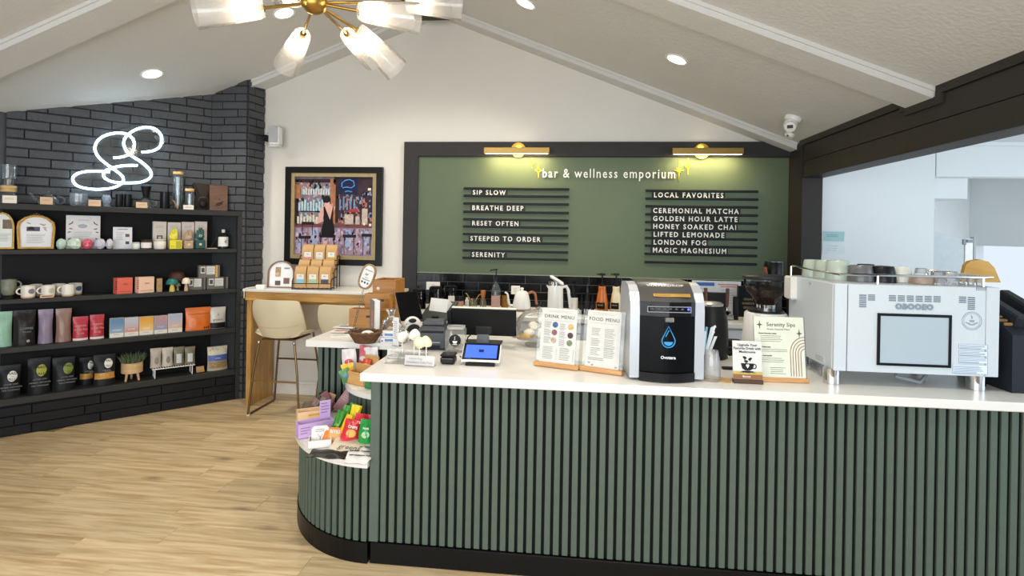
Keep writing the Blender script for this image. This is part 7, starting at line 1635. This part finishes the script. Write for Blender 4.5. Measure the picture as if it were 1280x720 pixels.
def snack(x, y, rz, tl, ly, w, h, c, c2, label, group, seed, z=0, word=None, d=.04):
    P = ds(x, y, ZD+z); g = T('snack_pack', label, 'snack pack', P, rz, group)
    X = RY(tl) @ RX(ly); packet(g, 'pack_body', X, w, h, d, M(c, .28, var=.12, scale=25, bump=.15), seed)
    q = B(X); q.sphere((0, -d/2-.001, h*.5), w*.28, 14, 5, sc=(1, .08, .8)); q.build('print_spot', M(c2, .4, var=.2), g)
    if word: txt(g, word, w*.20, X @ Vector((0, -d/2-.0045, h*.72)), INKW, (pi/2+ly, tl, 0), bold=.0004)
snack(413.5, 549, .35, .4, -.2, .045, .15, '#3d8a35', '#8fbf4a', 'green snack pack, left of the green row', 'green snack packs', 1)
snack(420, 545, .3, .4, -.15, .045, .165, '#4a9a3c', '#2d5d2a', 'green snack pack, middle of the green row', 'green snack packs', 2)
snack(427.5, 541.5, .3, .4, -.1, .045, .165, '#57a646', '#2f6b2a', 'green snack pack, right of the green row', 'green snack packs', 3)
snack(425.5, 553, .3, .4, -.25, .055, .14, '#e6c81f', '#2e2a1c', 'yellow snack pack with dark print in front of the green row', 'yellow snack packs', 4)
snack(437, 547, .2, .2, -.12, .055, .17, '#efd21f', '#c9a315', 'taller yellow snack pack behind the red ones', 'yellow snack packs', 5)
snack(434, 559, .3, .25, -.3, .09, .135, '#d13038', '#e8b04a', 'red snack pack in front, left of the two red ones', 'red snack packs', 6, word='CHIPS', d=.045)
snack(447.5, 555, .15, .15, -.2, .085, .15, '#c8262f', '#e0a03c', 'red snack pack behind, right of the two red ones', 'red snack packs', 7, word='CHIPS', d=.045)
snack(416, 556, .35, .15, -.55, .115, .085, '#e8863a', '#f0b06a', 'orange packet lying low in front of the yellow pack', None, 8, word='BITES', d=.025)
snack(456, 562, .1, .05, -.2, .075, .145, '#2a9a44', '#bfe0b0', 'bright green pack beside the counter corner board', None, 9, word='Nuts', d=.045)
P = ds(426, 571)
g = T('flat_pouch', 'flat beige greens powder pouch lying with dark base on the lower shelf', 'pouch', P, -.15)
X = RX(-1.32)
packet(g, 'pouch_body', X, .20, .14, .022, M('#d8cbb4', .45), 31); packet(g, 'dark_base', TR(-.055, -.05, .006) @ RZ(.12) @ RX(-1.45), .19, .075, .016, M('#23241f', .35, var=.2), 32)
txt(g, 'greens', .045, (.02, .045, .030), M('#55543f', .5), (.25, 0, 0))
for k in range(4):
    P = ds(444+1.0*k, 580-4.2*k, ZD+.005*k); g = T('flat_sachet', ('front', 'second', 'third', 'last')[k] + ' white sachet in the fanned row at the shelf edge', 'sachet', P, .02*k, 'fanned white sachets')
    packet(g, 'sachet_body', RX(-1.38), .115, .075, .012, M('#dfdcd9', .4), 40+k); B(RX(-1.38)).box((0, -.0068, .058), (.105, .001, .006)).build('dark_edge', M('#3b3a3b', .5), g)
# upper shelf
ZU = .7128
def us_(x, y): p = pZ(x, y, .712); p.z = ZU; return p
BW = Wood('#d0a468', '#b98a4c', 4, (1, 7, 7), .5)
P = us_(446, 480)
g = T('wooden_caddy', 'small stepped pale wooden caddy on the upper rounded shelf', 'caddy', P+Vector((.02, .025, 0)), -.42)
B().box((0, -.045, .035), (.145, .010, .070), .002).build('front_panel', BW, g); B().box((.01, .01, .055), (.125, .010, .110), .002).build('middle_panel', BW, g); B().box((.02, .06, .075), (.11, .010, .15), .002).build('back_panel', BW, g)
for s_ in (-1, 1): B().box((s_*.067, .005, .035), (.010, .11, .070), .002).build('side_panel', BW, g)
B().box((0, .005, .004), (.14, .10, .008)).build('tray_floor', BW, g)
def sn(x, y, Y, rz, tl, w, h, c, c2, label, seed, dz=0):
    p = pY(x, y, Y); g = T('snack_bag', label, 'snack bag', Vector((p.x, Y, max(ZU, p.z)+dz)), rz, 'snack bags on the upper shelf'); X = RY(tl)
    packet(g, 'bag_body', X, w, h, .035, M(c, .28, var=.15, scale=20, bump=.2), seed); q = B(X); q.sphere((0, -.019, h*.55), w*.3, 14, 5, sc=(1, .06, .7)); q.build('print_spot', M(c2, .4, var=.3, scale=40), g)
sn(438, 470, 3.145, .2, -.08, .085, .165, '#d9d2d2', '#c8485a', 'white snack bag with red print at the left of the upper shelf', 51)
sn(454, 466, 3.16, -.2, .1, .08, .165, '#cf6a74', '#e6dcd8', 'rose red snack bag beside the white one', 52)
sn(466, 466, 3.15, .0, -.1, .085, .155, '#dedada', '#4a4545', 'white and black snack bag farthest right under the side counter', 53)
sn(437, 472, 3.06, .3, -.2, .07, .085, '#e0bd3a', '#d98a2a', 'yellow snack bag in front of the white one', 54)
sn(435, 481, 3.03, .5, -.35, .055, .085, '#5b8f5a', '#5a86b5', 'green and blue snack bag hanging at the left rim of the upper shelf', 55)
sn(461, 492, 2.93, .0, .1, .05, .10, '#3f7f4a', '#6a93c4', 'green and blue snack bag by the counter corner board', 56)
sn(457, 470, 3.06, .1, .15, .05, .07, '#c9452f', '#e8c04a', 'small orange red snack bag above the caddy', 57, .03)
for o in list(SC.objects):
    if o.type == 'MESH' and o.parent is None and 'kind' not in o and 'category' not in o: print('UNTAGGED', o.name)
